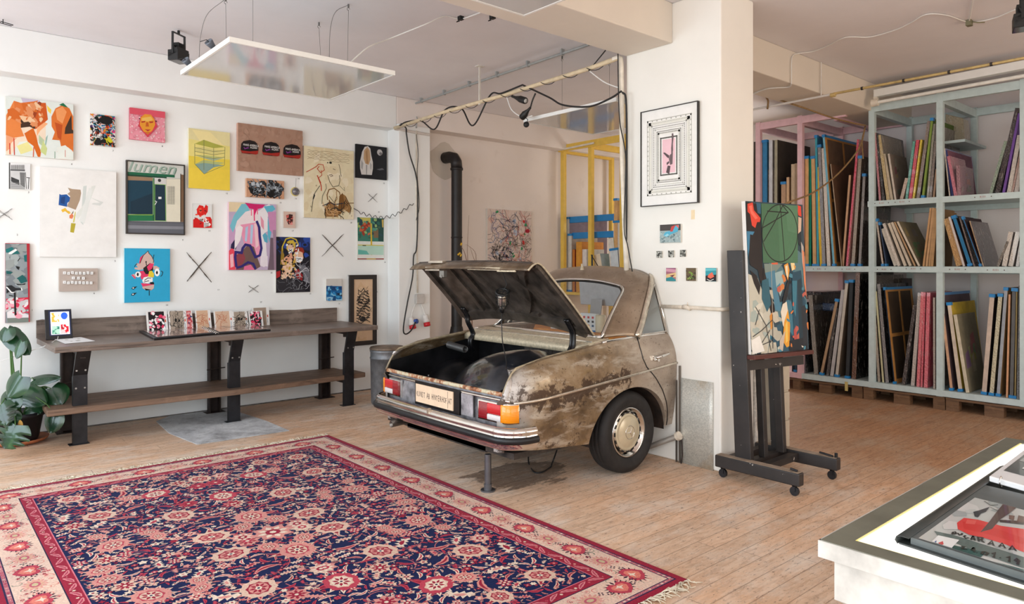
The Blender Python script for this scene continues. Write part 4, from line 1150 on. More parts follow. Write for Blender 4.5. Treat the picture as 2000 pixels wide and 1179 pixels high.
p = Pic(wallY(.025), D_, (812,100), (1115,588), .025, (22,20,30))
p.P((24,40,90), '812,100 1115,104 1115,230 1010,200 900,130 812,200').splat(24, ['#1c3470','#101428','#28489c'], .03, .08, 51, (0,0,1,.35)).E((30,60,140), 1068, 172, 28, 22).E((14,20,40), 1068, 172, 16, 12)
p.L((206,180,50), .014, '870,260 868,190 900,120 945,108 990,125 1010,170 1000,200').P((206,176,60), '905,150 930,132 965,130 985,160 984,200 965,235 930,240 905,210').P((222,186,160), '915,165 960,160 975,200 950,230 915,215').P((240,240,240), '918,210 964,205 960,236 930,242').P((150,44,24), '975,205 1010,190 1050,200 1062,230 1055,250 1000,235 980,250').P((232,186,156), '975,240 1010,225 1048,240 1055,290 1030,330 990,325 970,290').P((240,242,244), '985,278 1048,282 1045,315 1015,330 986,318').L((40,40,44), .006, '990,290 1040,300').L((40,40,44), .006, '1000,310 1030,290').L((30,30,30), .008, '925,212 955,232').L((30,30,30), .008, '925,232 955,212')
p.P((222,160,130), '880,290 950,240 965,300 930,340 880,320').P((240,200,170), '870,360 930,345 970,350 950,400 900,470 870,470 880,400').P((206,170,60), '850,330 900,310 930,350 870,350').P((150,120,40), '860,200 885,260 880,330 850,350').P((170,30,36), '815,410 850,400 850,450 815,470').P((150,30,34), '975,400 1010,385 1050,440 1045,490 1000,470').P((110,110,118), '1010,360 1070,350 1112,420 1110,520 1060,480 1050,420').P((40,38,44), '812,480 900,470 1010,500 1080,588 812,588')
p.splat(60, ['#e8c8a8','#c8a040','#302010','#e0b090','#201410'], .012, .03, 53, (.15,.4,.6,.75)); p.splat(30, ['#b8b8c0','#888890','#e0e0e4'], .03, .06, 54, (.6,.5,1,.95), .004); p.splat(16, ['#606068','#909098'], .05, .09, 55, (.05,.8,.8,1), .003); p.splat(24, ['#e8d080','#181010','#f0f0f0'], .01, .02, 56, (.3,.1,.65,.35))
p.done('painting', 'dark canvas of two masked faces and folded hands')

p = Pic(wallY(.04), C_, (918,252), (1300,820), .04, (226,214,180))
p.splat(60, ['#e0d2b0','#e8dcc0','#dccca8'], .05, .12, 61)
for i in range(7): p.splat(1, ['#b0a080'], .01, .02, i); 
for k in range(6):
    y = 285+k*13; p.L((160,140,110), .004, ' '.join('%d,%d' % (945+j*14, y + j*1.6 + random.choice((-4,0,4))) for j in range(24)))
p.L((190,60,36), .008, '935,455 965,440 1010,415 1030,395 1065,400 1075,440 1045,460 1020,430 1035,410').L((190,60,36), .011, '1020,480 1035,520 1050,560 1052,600').L((180,50,30), .007, '1050,440 1055,480 1030,500 1048,540').L((60,60,54), .007, '1040,560 1005,610 990,650 975,760').P((44,44,40), '985,660 995,620 1004,635 992,665').L((120,120,100), .008, '1085,545 1090,580 1060,640 1055,700')
p.L((110,104,84), .008, '1100,480 1115,530 1140,570 1185,560 1195,520 1190,480').E((40,40,36), 1122, 384, 10, 9).E((60,60,50), 1100, 384, 5, 5).L((120,110,90), .008, '1140,430 1160,440').L((60,60,50), .006, '1185,395 1195,430 1200,470 1205,490').L((120,100,90), .008, '1110,480 1130,475 1140,485 1120,490').L((130,130,104), .007, '1190,560 1230,600 1225,570')
p.L((120,80,30), .011, '1100,670 1095,630 1110,590 1150,580 1190,610 1200,650').P((150,110,64), '1100,690 1120,680 1180,720 1210,620 1240,640 1280,740 1265,770 1220,740 1175,800 1085,798 1075,740').P((120,80,34), '1190,640 1215,615 1230,700 1200,780 1180,770').L((30,40,60), .011, '1060,715 1120,690 1150,705 1225,695').L((26,34,56), .008, '1150,690 1155,800').L((40,36,32), .007, '1100,700 1080,740 1080,790').L((60,40,24), .008, '1240,650 1280,730 1270,780').L((40,36,30), .006, '1110,640 1150,690 1170,640').splat(20, ['#704820','#a07848','#302820','#c8a070'], .04, .08, 63, (.42,.78,.9,.95), .010)
p.done('painting', 'tall cream canvas with sketched face, red arm and brown hair')

p = Pic(wallY(.03), C_, (1318,238), (1555,518), .03, (24,25,30), (18,18,20))
p.P((206,202,198), '1365,300 1385,262 1410,256 1428,275 1436,330 1448,380 1448,430 1440,478 1360,474 1350,430 1348,380').P((184,150,112), '1380,290 1405,262 1424,290 1430,360 1415,400 1390,390 1376,350').P((160,124,88), '1392,300 1405,280 1412,390 1398,392').P((160,158,156), '1360,360 1375,390 1368,440 1356,420').P((150,148,146), '1395,400 1405,400 1402,475 1396,475').P((170,168,166), '1425,380 1440,400 1436,440 1428,430')
p.E((180,176,176), 1500, 305, 21, 24, 14, .06).E((110,106,108), 1508, 315, 12, 12, 10, .1).P((90,90,96), '1475,435 1520,425 1535,438 1500,442').done('painting', 'black square canvas with a white hooded figure')

p = Pic(wallY(.02), C_, (1328,800), (1532,1128), .02, (222,222,216))
p.P((60,120,104), '1330,802 1532,812 1530,990 1332,985').P((196,186,96), '1330,804 1430,806 1430,850 1330,840').P((150,170,100), '1332,840 1400,850 1390,890 1332,880').P((36,72,66), '1480,815 1530,815 1530,985 1490,985').P((32,60,66), '1445,815 1480,815 1485,880 1450,890').P((120,96,70), '1450,900 1490,890 1490,960 1455,960').P((150,60,40), '1352,870 1400,830 1430,850 1400,890 1380,950 1365,930').P((206,170,50), '1428,850 1440,850 1444,1092 1432,1092').P((180,212,196), '1332,1015 1530,1020 1530,1092 1332,1088').P((100,176,164), '1335,1050 1400,1060 1420,1088 1335,1088').P((206,190,60), '1332,1012 1530,1016 1530,1022 1332,1018').P((30,40,50), '1368,1016 1395,1017 1395,1023 1368,1022').P((140,30,24), '1330,1118 1532,1118 1532,1126 1330,1125').P((210,170,60), '1400,1118 1470,1119 1470,1125 1400,1124').P((200,170,90), '1515,820 1530,820 1528,880 1520,880')
p.splat(24, ['#2c6458','#50907c','#90b070','#406048','#284850'], .02, .05, 71, (.02,.03,.98,.5)); p.splat(8, ['#a04028','#c06040'], .02, .03, 72, (.1,.15,.5,.4)); p.P((206,180,60), '1430,850 1438,850 1442,990 1434,990')
p.done('painting', 'narrow green abstract on white with a yellow stripe')

p = Pic(wallY(.03), D_, (1257,474), (1397,664), .03, (206,200,194))
p.P((14,100,160), '1257,535 1397,538 1397,664 1257,664').P((20,60,110), '1257,540 1397,545 1397,570 1330,580 1257,560').P((60,150,200), '1257,585 1310,590 1397,640 1397,655 1300,620 1257,610').P((24,40,60), '1310,596 1397,600 1397,628 1350,615').P((150,200,226), '1262,635 1300,632 1360,655 1397,650 1397,664 1262,660').splat(24, ['#0c5c98','#2c8cc8','#104878','#88c4e0'], .015, .04, 75, (0,.35,1,1)); p.done('painting', 'small canvas of a blue sea above the bench')

p = Pic(wallY(.04), D_, (1500,478), (1668,1015), .03, (214,180,148))
p.splat(30, ['#d8b896','#d0ac88'], .04, .08, 77)
for j in range(13):
    y = 600 + j*21; w = 48 + (12 if j > 3 else j*3)
    for k in range(3): p.L((30,26,26), random.uniform(.003,.009), ' '.join('%f,%f' % (1585-w + (2*w)*i/8, y + 12*math.sin(i*.9+j) + random.uniform(-7,7)) for i in range(9)))
p.splat(34, ['#1c1818'], .03, .05, 78, (.25,.18,.75,.72), .004); p.L((30,26,26), .01, '1545,600 1540,570 1565,590 1588,555 1600,590 1625,575 1620,610'); p.splat(6, ['#141212','#282424'], .02, .045, 79, (.25,.58,.7,.66)); p.splat(5, ['#201c1c'], .015, .03, 80, (.25,.33,.65,.42))
framed(p, 'framed_drawing', 'tall black framed ink drawing of a stack of faces', 'drawing', .055, .035)

p = Pic(wallY(.03), B_, (52,72), (285,828), .03, (140,146,150), (150,30,44))
p.splat(70, ['#8c9498','#787f84','#a0a8a8','#949a98','#70787c'], .03, .08, 81, (0,0,1,.68)); p.P((206,26,60), '60,605 150,600 275,590 275,660 280,700 200,720 150,690 65,695').P((228,120,140), '62,620 150,615 240,600 200,640 120,680 64,690').P((226,220,222), '66,735 120,700 280,760 280,785 70,790').P((120,128,120), '70,792 280,785 280,828 74,832').splat(40, ['#e8e0e0','#f0a0b0','#d03050','#c8c4c4'], .015, .04, 82, (0,.7,1,.93))
for c, t in (((20,110,110), '56,130 115,108 135,130 80,165 56,160'), ((20,100,100), '92,180 165,140 190,172 120,180'), ((232,232,230), '80,165 150,125 165,140 110,178 85,178'), ((20,90,90), '60,335 125,350 100,368 62,366'), ((16,90,90), '158,410 215,375 245,400 262,440 200,460 175,420'), ((18,100,100), '228,190 258,180 258,250 235,250'), ((24,26,30), '62,480 110,475 145,500 205,505 205,522 150,525 125,545 100,530 62,555'), ((24,26,30), '150,460 210,465 245,455 240,470 170,475'), ((20,20,22), '150,290 190,300 180,330 160,315')): p.P(c, t)
p.L((236,236,236), .01, '62,492 110,545 140,545').L((236,236,236), .008, '205,500 210,525').L((16,16,18), .014, '140,545 148,760').L((30,30,30), .008, '85,570 125,580').L((30,30,30), .006, '170,245 190,215'); p.P((170,30,44), '255,72 285,74 290,828 276,828'); p.P((170,30,44), '52,70 285,70 285,78 52,78')
p.done('painting', 'tall grey, teal and red street style panel at far left')

p = Pic(wallY(.045), B_, (568,315), (938,528), .045, (184,168,158), (196,182,170))
root = thing('key_cap_canvas', 'beige linen canvas with three rows of white lettered key caps', 'painting', tuple(p.lo))
p.mb.build('canvas', M_PAINT, root)
keys = 'RUTHLESS FOR PICTURES'
mk = MB(); rows = ((358, 604, 886, 8), (405, 688, 800, 3), (450, 604, 878, 8))
for yy, xa, xb, n in rows:
    for i in range(n):
        q = p.pt(xa + 14 + (xb-xa-14)*i/(n-1)*.97 if n > 1 else xa, yy + random.uniform(-4, 3)); kb = MB()
        kb.box((q.x-.011, q.y-.022, q.z-.013), (q.x+.011, q.y-.001, q.z+.013), (.85,.84,.82,1)); kb.box((q.x-.004, q.y-.0225, q.z-.006), (q.x+.003, q.y-.0215, q.z+.004), (.45,.43,.42,1))
        kb.build('key_cap', M_PAINT, root)

p = Pic(wallY(.04), B_, (1193,120), (1632,630), .04, (40,164,206), (206,228,232))
K = (20,18,20); S = (206,176,166); PK = (226,54,100)
p.P(PK, '1335,260 1345,210 1380,178 1370,250 1345,300').P(S, '1350,250 1375,190 1420,146 1430,170 1450,190 1475,240 1480,270 1440,300 1400,320 1330,330 1290,320 1295,305 1325,305 1310,290 1312,262 1345,270').L(K, .006, '1345,262 1375,190 1422,146 1428,168 1455,195 1476,240 1470,262').E(K, 1402, 252, 7, 9).L(K, .008, '1402,255 1406,285').P(K, '1375,310 1440,262 1470,280 1470,330 1430,385 1380,360').P(PK, '1410,300 1440,265 1478,270 1455,320 1425,340').P(S, '1470,290 1500,290 1532,310 1520,330 1470,325')
p.P(PK, '1340,340 1375,335 1400,370 1440,365 1440,400 1355,420').E((240,240,240), 1325, 372, 28, 28).E(K, 1322, 372, 10, 17).E((244,244,242), 1508, 352, 26, 38).E(K, 1506, 354, 10, 16).P((226,200,50), '1420,395 1432,340 1455,335 1478,365 1475,400').P(S, '1258,378 1290,365 1305,390 1295,415 1275,395').L(PK, .012, '1268,375 1300,410')
p.P((238,238,236), '1365,430 1380,400 1420,392 1465,405 1465,440 1420,458 1375,455').L(K, .007, '1385,430 1420,405 1450,408').L(K, .007, '1380,445 1430,432').P(PK, '1352,455 1440,462 1480,468 1470,490 1370,490').P(K, '1440,445 1475,445 1480,468 1440,465').P(S, '1365,490 1480,468 1475,505 1450,525 1395,520 1368,505').P(K, '1385,505 1460,520 1400,526').L(K, .007, '1432,526 1432,575').L(K, .007, '1545,338 1562,350 1555,378 1540,392').L(K, .006, '1470,220 1478,182').L(K, .006, '1290,300 1300,282 1316,268')
for x, y in ((1285,500), (1282,560)): p.P(K, '%d,%d %d,%d %d,%d %d,%d' % (x-25,y+12,x-15,y-8,x+32,y-14,x,y+16)).E((230,236,240), x-6, y+2, 9, 6)
p.done('painting', 'cyan canvas with a jumbled pink cartoon face')

# picture of scribbles in the alcove
p = Pic(wallY(.04), (760,380,3.684), (708,100), (1022,560), .04, (222,204,196))
p.splat(50, ['#e8d0c4','#e0b8a8','#d8c4c0','#b8c4d8'], .03, .08, 91); p.splat(110, ['#282830','#30303c','#484858'], .08, .16, 92, (.05,.15,.98,1), .0038); p.splat(40, ['#3860a0','#2c5090','#6090c0'], .06, .12, 93, (.02,.05,.6,.9), .004); p.splat(40, ['#c83c3c','#d87868','#b05058'], .06, .14, 94, (.3,.05,1,1), .004); p.splat(10, ['#c83030','#30905c'], .02, .04, 95, (.2,.0,1,1)); p.splat(30, ['#485430','#202020','#806040'], .05, .1, 96, (.5,.4,1,1), .004); p.E((170,30,50), 993, 262, 16, 14); p.splat(30, ['#1c1c20'], .02, .05, 97, (.1,.6,.5,.9), .012)
p.done('painting', 'pale canvas scribbled with black, blue and red lines in the alcove')

# crossed sticks
def xsticks(u, v, wu, wv, label):
    rt = thing('crossed_twigs', label, 'ornament', tuple(onY(YL-.02, u, v+wv)))
    for sg in (-1, 1):
        for q in range(2):
            a = onY(YL-.012-.008*(sg+1)/2, u-wu, v-wv*sg); b = onY(YL-.012-.008*(sg+1)/2, u+wu, v+wv*sg*1.05)
            pts = [a.lerp(b, t/8) + Vector((random.uniform(-.004,.004), 0, random.uniform(-.004,.004)+ (q-.5)*.008*math.sin(t/8*math.pi))) for t in range(9)]
            mb = MB(); r = max(.0016, wv*.00014); mb.tube(pts, [r*.5]+[r]*7+[r*.5], 6); mb.build('twig', M_TWIG, rt)
M_TWIG = flat('dark_twig', (92,80,70), .8, var=.3, scale=30)
xsticks(389, 521, 24, 28, 'largest crossed twig pair on the wall, beside the cyan canvas')
xsticks(650, 479, 21, 21, 'crossed twig pair between the sketched canvas and the green abstract')
xsticks(728, 386, 9, 8, 'little crossed twig pair below the hooded figure')
xsticks(495, 564, 10, 7, 'smallest crossed twig pair, under the pastel limbs canvas')
xsticks(9, 418, 15, 10, 'crossed twig pair cut by the left edge of the picture')

# printed wall numbers
NUMS = [('4',140,319,'orange figures'),('7',221,293,'splatter canvas'),('8',317,284,'pink face canvas'),('3',56,374,'facade print'),('2',34,457,'leftmost twigs'),('9',357,467,'shopfront painting'),('5',225,508,'large white canvas'),('6',184,571,'key cap canvas'),('1',63,604,'tall street panel'),('12',443,376,'yellow pavilion canvas'),('10',326,594,'cyan canvas'),('14',583,347,'cap painting'),('15',548,394,'black knot canvas'),('16',578,386,'round medallion'),('13',409,449,'red figure sheet'),('17',572,449,'can canvas'),('18',530,531,'pastel limbs canvas'),('20',686,433,'sketched canvas'),('11',427,564,'largest twigs'),('19',606,572,'masked faces canvas'),('22',750,356,'hooded figure canvas'),('23',740,412,'little twigs near the column'),('24',752,510,'green abstract'),('21',663,591,'blue sea canvas'),('26',681,536,'twigs near the sketched canvas'),('27',510,588,'smallest twigs'),('25',736,568,'tall framed ink drawing')]
M_INK = flat('printed_ink', (40,40,42), .7, var=0)
for st, u, v, what in NUMS:
    mb = MB(); q = onY(YL-.0015, u, v+3); me = text_mesh(st, 'CENTER')
    V = [(q.x + a*.024, q.y, q.z + b*.024) for a, b, _ in me[0]]
    mb.add(V, me[1]); mb.add([(x, y+.001, z) for x, y, z in V], me[1])
    tag(mb.build('wall_number', M_INK), 'tiny black wall number %s by the %s' % (st, what), 'number')
# ------------------------------------------------------------------ the carpet
RX0, RX1, RY0, RY1 = .33, 2.99, 2.10, 6.06
NAVY = ['#0e1c4c','#13204e','#0e1a42']; RED = '#9c1f3a'; DRED = '#7c1832'; PINK = '#d8948a'; ROSE = '#bc4254'; IV = '#ead8c2'; CRM = '#dfc0aa'; BR = '#f4ead8'; PLUM = '#3c2038'
def rug():
    mb = MB(); rg = random.Random(3); st = {'k': 0}
    W, H = RX1-RX0, RY1-RY0
    def raw(pts, c, z=None):
        st['k'] += 1
        zz = .010 + (z if z is not None else .0004) + (st['k'] % 31)*3.1e-7
        ar = sum(pts[i-1][0]*pts[i][1]-pts[i][0]*pts[i-1][1] for i in range(len(pts)))
        if ar < 0: pts = pts[::-1]
        mb.poly([(x, y, zz) for x, y in pts], srgb(c))
    def rect(a, b, c, d, col, z): raw([(a,b),(c,b),(c,d),(a,d)], col, z)
    mb.box((RX0, RY0, .001), (RX1, RY1, .010), srgb(RED))
    def ringz(i, col, z): rect(RX0+i, RY0+i, RX1-i, RY1-i, col, z)
    ringz(.038, '#2a2348', .00005); ringz(.046, '#b8707c', .0001); ringz(.064, '#2a2348', .00015); ringz(.070, '#e4c6b2', .0002)
    ringz(.262, '#2a2040', .00025); ringz(.268, RED, .0003); ringz(.332, '#d87884', .00032); ringz(.338, NAVY[0], .00034)
    M = .338
    class G:
        def __init__(s, x, y, a, k, flip=1): s.x, s.y, s.c, s.s, s.k, s.f = x, y, math.cos(a), math.sin(a), k, flip
        def T(s, p): x = p[0]*s.k*s.f; y = p[1]*s.k; return (s.x + x*s.c - y*s.s, s.y + x*s.s + y*s.c)
    Z = [.0004]
    def sh(g, pts, col, dz=0): raw([g.T(p) for p in pts], col, Z[0]+dz)
    def petal_ring(g, n, r0, r1, w, col, dz, a0=0, sy=1.0, jag=0):
        for i in range(n):
            a = a0 + 2*math.pi*i/n; ca, sa = math.cos(a), math.sin(a)
            sh(g, [(ca*r0 - sa*w*.3, (sa*r0 + ca*w*.3)*sy), (ca*(r0+r1)/2 - sa*w, (sa*(r0+r1)/2 + ca*w)*sy), (ca*r1, sa*r1*sy), (ca*(r0+r1)/2 + sa*w, (sa*(r0+r1)/2 - ca*w)*sy), (ca*r0 + sa*w*.3, (sa*r0 - ca*w*.3)*sy)], col, dz)
    def ell(g, rx, ry, col, dz, n=12, cx=0, cy=0, jag=0): sh(g, [(cx+math.cos(2*math.pi*i/n)*rx*(1+(jag if i % 2 else 0)), cy+math.sin(2*math.pi*i/n)*ry*(1+(jag if i % 2 else 0))) for i in range(n)], col, dz)
    def palmette(g, col=(CRM, PINK, ROSE, RED), leafy=True):
        if leafy:
            petal_ring(g, 11, .55, 1.16, .13, col[0], 0, .1, .80)
            petal_ring(g, 11, .55, 1.0, .05, RED, .00003, .1, .80)
        ell(g, .78, .66, col[1], .00006, 20, jag=.12); ell(g, .60, .50, col[2], .00009, 16, jag=-.15); ell(g, .48, .38, col[0], .00012, 14)
        petal_ring(g, 8, .1, .46, .08, RED, .00015, .2, .8); ell(g, .17, .13, IV, .00018, 8); ell(g, .07, .06, NAVY[0], .0002, 6)
        sh(g, [(-.2,-.65),(0,-1.3),(.2,-.65)], col[1], .0001); sh(g, [(-.1,-.7),(0,-1.1),(.1,-.7)], RED, .00013)
    def rosette(g, c1=PINK, c2=IV, c3=RED, n=8):
        petal_ring(g, n, .25, 1.0, .28, c1, 0, rg.random()); petal_ring(g, n, .25, .72, .13, c2, .00004, rg.random()); ell(g, .34, .34, c3, .00008, 10); ell(g, .16, .16, IV, .00011, 6)
    def leaf(g, c1=PINK, c2=RED, bend=.35):
        n = 7; L = []; R_ = []
        for i in range(n+1):
            t = i/n; w = .24*math.sin(math.pi*min(1, t*.93+.05))**.8*(1 + (.28 if i % 2 else 0)); x = t*2-1; y = bend*math.sin(t*math.pi)
            L.append((x, y+w)); R_.append((x, y-w))
        sh(g, L + R_[::-1], c1, 0)
        IL = []; IR = []
        for i in range(1, n):
            t = i/n; w = .11*math.sin(math.pi*t)**.8; m = bend*math.sin(t*math.pi); IL.append((t*2-1, m+w)); IR.append((t*2-1, m-w))
        sh(g, IL + IR[::-1], c2, .00004)
    def hook(g, c1=IV):   # curled ivory acanthus leaf
        sh(g, [(-1,-.2),(-.7,.35),(-.5,.1),(-.3,.6),(-.05,.2),(.2,.75),(.35,.25),(.7,.5),(.75,.1),(1.05,-.1),(.8,-.35),(.5,-.1),(.3,-.4),(.1,-.15),(-.2,-.5),(-.35,-.2),(-.7,-.45)], c1, 0)
        sh(g, [(-.5,-.05),(-.2,.25),(.2,.3),(.5,.1),(.2,-.05),(-.2,-.15)], rg.choice([ROSE, RED, PINK]), .00004)
    def small(g):
        c = rg.choice([ROSE, RED, PINK, IV, CRM]); petal_ring(g, rg.choice((4,5,6)), .05, 1.0, .34, c, 0, rg.random()*3); ell(g, .3, .3, rg.choice([IV, RED, PINK]), .00004, 6)
    def vine(pts, w=.006, col='#b86a6c'):
        for (x0,y0),(x1,y1) in zip(pts, pts[1:]):
            dx, dy = x1-x0, y1-y0; L_ = math.hypot(dx, dy) or 1; nx, ny = -dy/L_*w/2, dx/L_*w/2
            raw([(x0-nx,y0-ny),(x1-nx,y1-ny),(x1+nx,y1+ny),(x0+nx,y0+ny)], col, .00040)
    # field: quarter pattern mirrored about both axes
    cx, cy = (RX0+RX1)/2, (RY0+RY1)/2; HX, HY = W/2-M, H/2-M
    taken = []
    def quarter(fn, x, y, a, k, *ar):
        for sx in (-1, 1):
            for sy in (-1, 1):
                aa = a if sx > 0 else math.pi - a
                aa = aa if sy > 0 else -aa
                g = G(cx + sx*x, cy + sy*y, aa, k, 1)
                s0 = rg.getstate(); 
                if x == 0 and sx < 0 or (y == 0 and sy < 0): continue
                fn(g, *ar); 
    # scrolling vines
    for (ax, ay, r, t0, t1) in ((.22,.38,.20,0,5),(.62,.30,.24,1,6),(.30,.92,.26,2,7),(.72,.86,.20,0,5),(.25,1.38,.20,3,8),(.68,1.36,.24,1,6.2),(.48,.60,.16,0,6),(.50,1.14,.17,2,7),(.85,.55,.12,0,6),(.88,1.15,.12,2,7),(.08,.70,.14,0,5),(.08,1.15,.14,1,6),(.45,1.52,.10,1,6)):
        pts = [(ax + r*(1-.10*t)*math.cos(t), ay + r*(1-.10*t)*math.sin(t)) for t in [t0 + (t1-t0)*i/26 for i in range(27)]]
        for sx in (-1,1):
            for sy in (-1,1): vine([(cx+sx*min(HX-.02, max(.0, p[0])), cy+sy*min(HY-.02, max(0, p[1]))) for p in pts])
    big = [(0,.34,1.57,.135),(.30,.16,0.2,.125),(.34,.66,1.2,.125),(.76,.40,2.2,.115),(0,.86,1.57,.125),(.72,.98,.8,.12),(.34,1.20,2.6,.12),(0,1.36,1.57,.11),(.80,1.46,.7,.10),(.88,.07,0,.085),(.50,1.50,1.3,.085)]
    for x, y, a, k in big:
        st['c'] = st.get('c', 0) + 1; Z[0] = .0006 + 4.37e-6*st['c']; taken.append((x, y, k*1.15)); quarter(palmette, x, y, a, k, rg.choice([(CRM, PINK, ROSE, RED), (IV, ROSE, CRM, RED), (PINK, CRM, RED, ROSE)]))
    quarter(lambda g: rosette(g, PINK, IV, RED, 8), 0, 0, 0, .13); taken.append((0,0,.14))
    def place(n, kmin, kmax, fns):
        tries = 0; c = 0
        while c < n and tries < 12000:
            tries += 1; k = rg.uniform(kmin, kmax); x = rg.uniform(.0, HX-k*.9); y = rg.uniform(0, HY-k*.9)
            if min(x, y) < k*.8 and rg.random() < .5: continue
            if any(math.hypot(x-a, y-b) < (k*.92+r)*.74 for a, b, r in taken): continue
            taken.append((x, y, k)); c += 1; fn = rg.choice(fns); st['c'] = st.get('c', 0) + 1; Z[0] = .0006 + 4.37e-6*st['c']; quarter(fn, x, y, rg.uniform(0, 6.28), k)
    place(22, .060, .080, [lambda g: rosette(g, rg.choice([PINK, ROSE, CRM]), rg.choice([IV, RED]), rg.choice([RED, ROSE])), lambda g: hook(g), lambda g: leaf(g, PINK, RED), lambda g: palmette(g, (CRM, PINK, ROSE, RED))])
    place(80, .034, .050, [lambda g: rosette(g, rg.choice([ROSE, PINK, CRM]), IV, RED, 6), lambda g: hook(g, rg.choice([IV, PINK, CRM])), lambda g: leaf(g, rg.choice([CRM, PINK, ROSE]), RED), lambda g: leaf(g, IV, ROSE)])
    place(240, .018, .030, [small, lambda g: leaf(g, rg.choice([PINK, ROSE, IV]), RED, .2), lambda g: hook(g, rg.choice([PINK, IV, ROSE]))])
    place(520, .009, .015, [small, lambda g: leaf(g, rg.choice([ROSE, PINK, CRM]), RED, .1)])
    Z[0] = .0004
    # guards and main border, walking round all four sides
    def along(inset, step, fn, corner=0):
        for side in range(4):
            if side in (0, 2):
                L_ = W - 2*inset; n = max(1, round(L_/step)); y = RY0+inset if side == 0 else RY1-inset
                for i in range(n): fn(RX0+inset+(i+.5)*L_/n, y, 0 if side == 0 else math.pi, i)
            else:
                L_ = H - 2*inset; n = max(1, round(L_/step)); x = RX1-inset if side == 1 else RX0+inset
                for i in range(n): fn(x, RY0+inset+(i+.5)*L_/n, math.pi/2 if side == 1 else -math.pi/2, i)
    def gl(x, y, a, i):
        leaf(G(x, y, a+(.45 if i % 2 else -.45), .044, 1), '#dc8c90', '#b04058', .14); small(G(x-math.cos(a)*.05, y-math.sin(a)*.05, 0, .010))
    along(.300, .10, gl)
    def go(x, y, a, i): small(G(x, y, a, .010))
    along(.055, .032, go)
    def quat(g):
        for (dx, dy) in ((-.9,0),(.9,0)):
            for (ex, ey) in ((-.35,-.35),(.35,-.35),(-.35,.35),(.35,.35)):
                sh(g, [(dx+ex-.26,dy+ey-.12),(dx+ex+.12,dy+ey-.26),(dx+ex+.26,dy+ey+.12),(dx+ex-.12,dy+ey+.26)], PLUM, .00005)
    def heart(g):
        petal_ring(g, 16, .6, 1.2, .10, PLUM, 0, 0, .75)
        sh(g, [(0,-.95),(.55,-.62),(.95,-.1),(.8,.45),(.3,.62),(0,.4),(-.3,.62),(-.8,.45),(-.95,-.1),(-.55,-.62)], ROSE, .00004)
        sh(g, [(0,-.65),(.4,-.4),(.65,0),(.5,.3),(.15,.35),(0,.2),(-.15,.35),(-.5,.3),(-.65,0),(-.4,-.4)], '#e08070', .00008)
        sh(g, [(0,-.35),(.12,-.05),(.4,.05),(.1,.12),(0,.3),(-.1,.12),(-.4,.05),(-.12,-.05)], IV, .00012)
    def mo(x, y, a, i):
        if i % 4 == 0: heart(G(x, y, a+math.pi/2*0, .078))
        elif i % 4 == 2:
            g = G(x, y, a + (0 if i % 8 == 2 else math.pi), .072); petal_ring(g, 14, .5, 1.05, .12, PINK, 0, 0, .8); ell(g, .72, .52, '#d8a890', .00004, 14, jag=.1); ell(g, .5, .34, '#c06070', .00008, 12); ell(g, .3, .2, '#c8b890', .0001, 10)
        else:
            quat(G(x, y, a+.6*(1 if i % 4 == 1 else -1), .024))
    along(.166, .105, mo)
    def fill(x, y, a, i):
        for q in range(5):
            dx = rg.uniform(-.045,.045); dy = rg.uniform(-.080,.080)
            X = x + dx*math.cos(a) - dy*math.sin(a); Y = y + dx*math.sin(a) + dy*math.cos(a)
            Z[0] = .00021 + ((i*5+q) % 50)*6.3e-7; g = G(X, Y, rg.uniform(0, 6.28), rg.uniform(.014,.030)); c = rg.choice(['#d88878','#d06868','#e0a898','#70806c','#c89088'])
            pts = [(math.cos(t)*(1-.12*t), math.sin(t)*(1-.12*t)) for t in [j*.62 for j in range(8)]]
            for (x0,y0),(x1,y1) in zip(pts, pts[1:]):
                w = .10; sh(g, [(x0*(1-w),y0*(1-w)),(x1*(1-w),y1*(1-w)),(x1*(1+w),y1*(1+w)),(x0*(1+w),y0*(1+w))], c, 0)
            if rg.random() < .4: small(G(X, Y, 0, .012))
    along(.166, .052, fill); 
    return mb
def rug_material():
    m, nt, b = new_mat('wool_pile'); a = N(nt, 'ShaderNodeVertexColor'); a.layer_name = 'Col'
    vec = coords(nt); n = noise(nt, vec, 90, 3, 0.7); n2 = noise(nt, vec, 2.2, 4, 0.6)
    out = mixc(nt, 1.0, a.outputs[0], ramp(nt, n, [(0.3, (.72,.72,.74)), (0.7, (1.12,1.1,1.1))]).outputs[0], 'MULTIPLY')
    out = mixc(nt, 1.0, out, ramp(nt, n2, [(0.3, (.88,.88,.9)), (0.7, (1.08,1.06,1.04))]).outputs[0], 'MULTIPLY')
    nt.links.new(out, b.inputs['Base Color']); b.inputs['Roughness'].default_value = 0.95; b.inputs['Specular IOR Level'].default_value = 0.1
    b.inputs['Sheen Weight'].default_value = 0.05; b.inputs['Sheen Roughness'].default_value = 0.4
    bump(nt, b, n, 0.5, 0.004)
    return m
RUG = thing('carpet', 'large navy floral carpet with crimson edge and ivory border lying on the boards', 'rug', ((RX0+RX1)/2, (RY0+RY1)/2, 0))
rug().build('pile', rug_material(), RUG)
M_FRINGE = flat('cotton_fringe', (226,214,190), .9, var=.1)
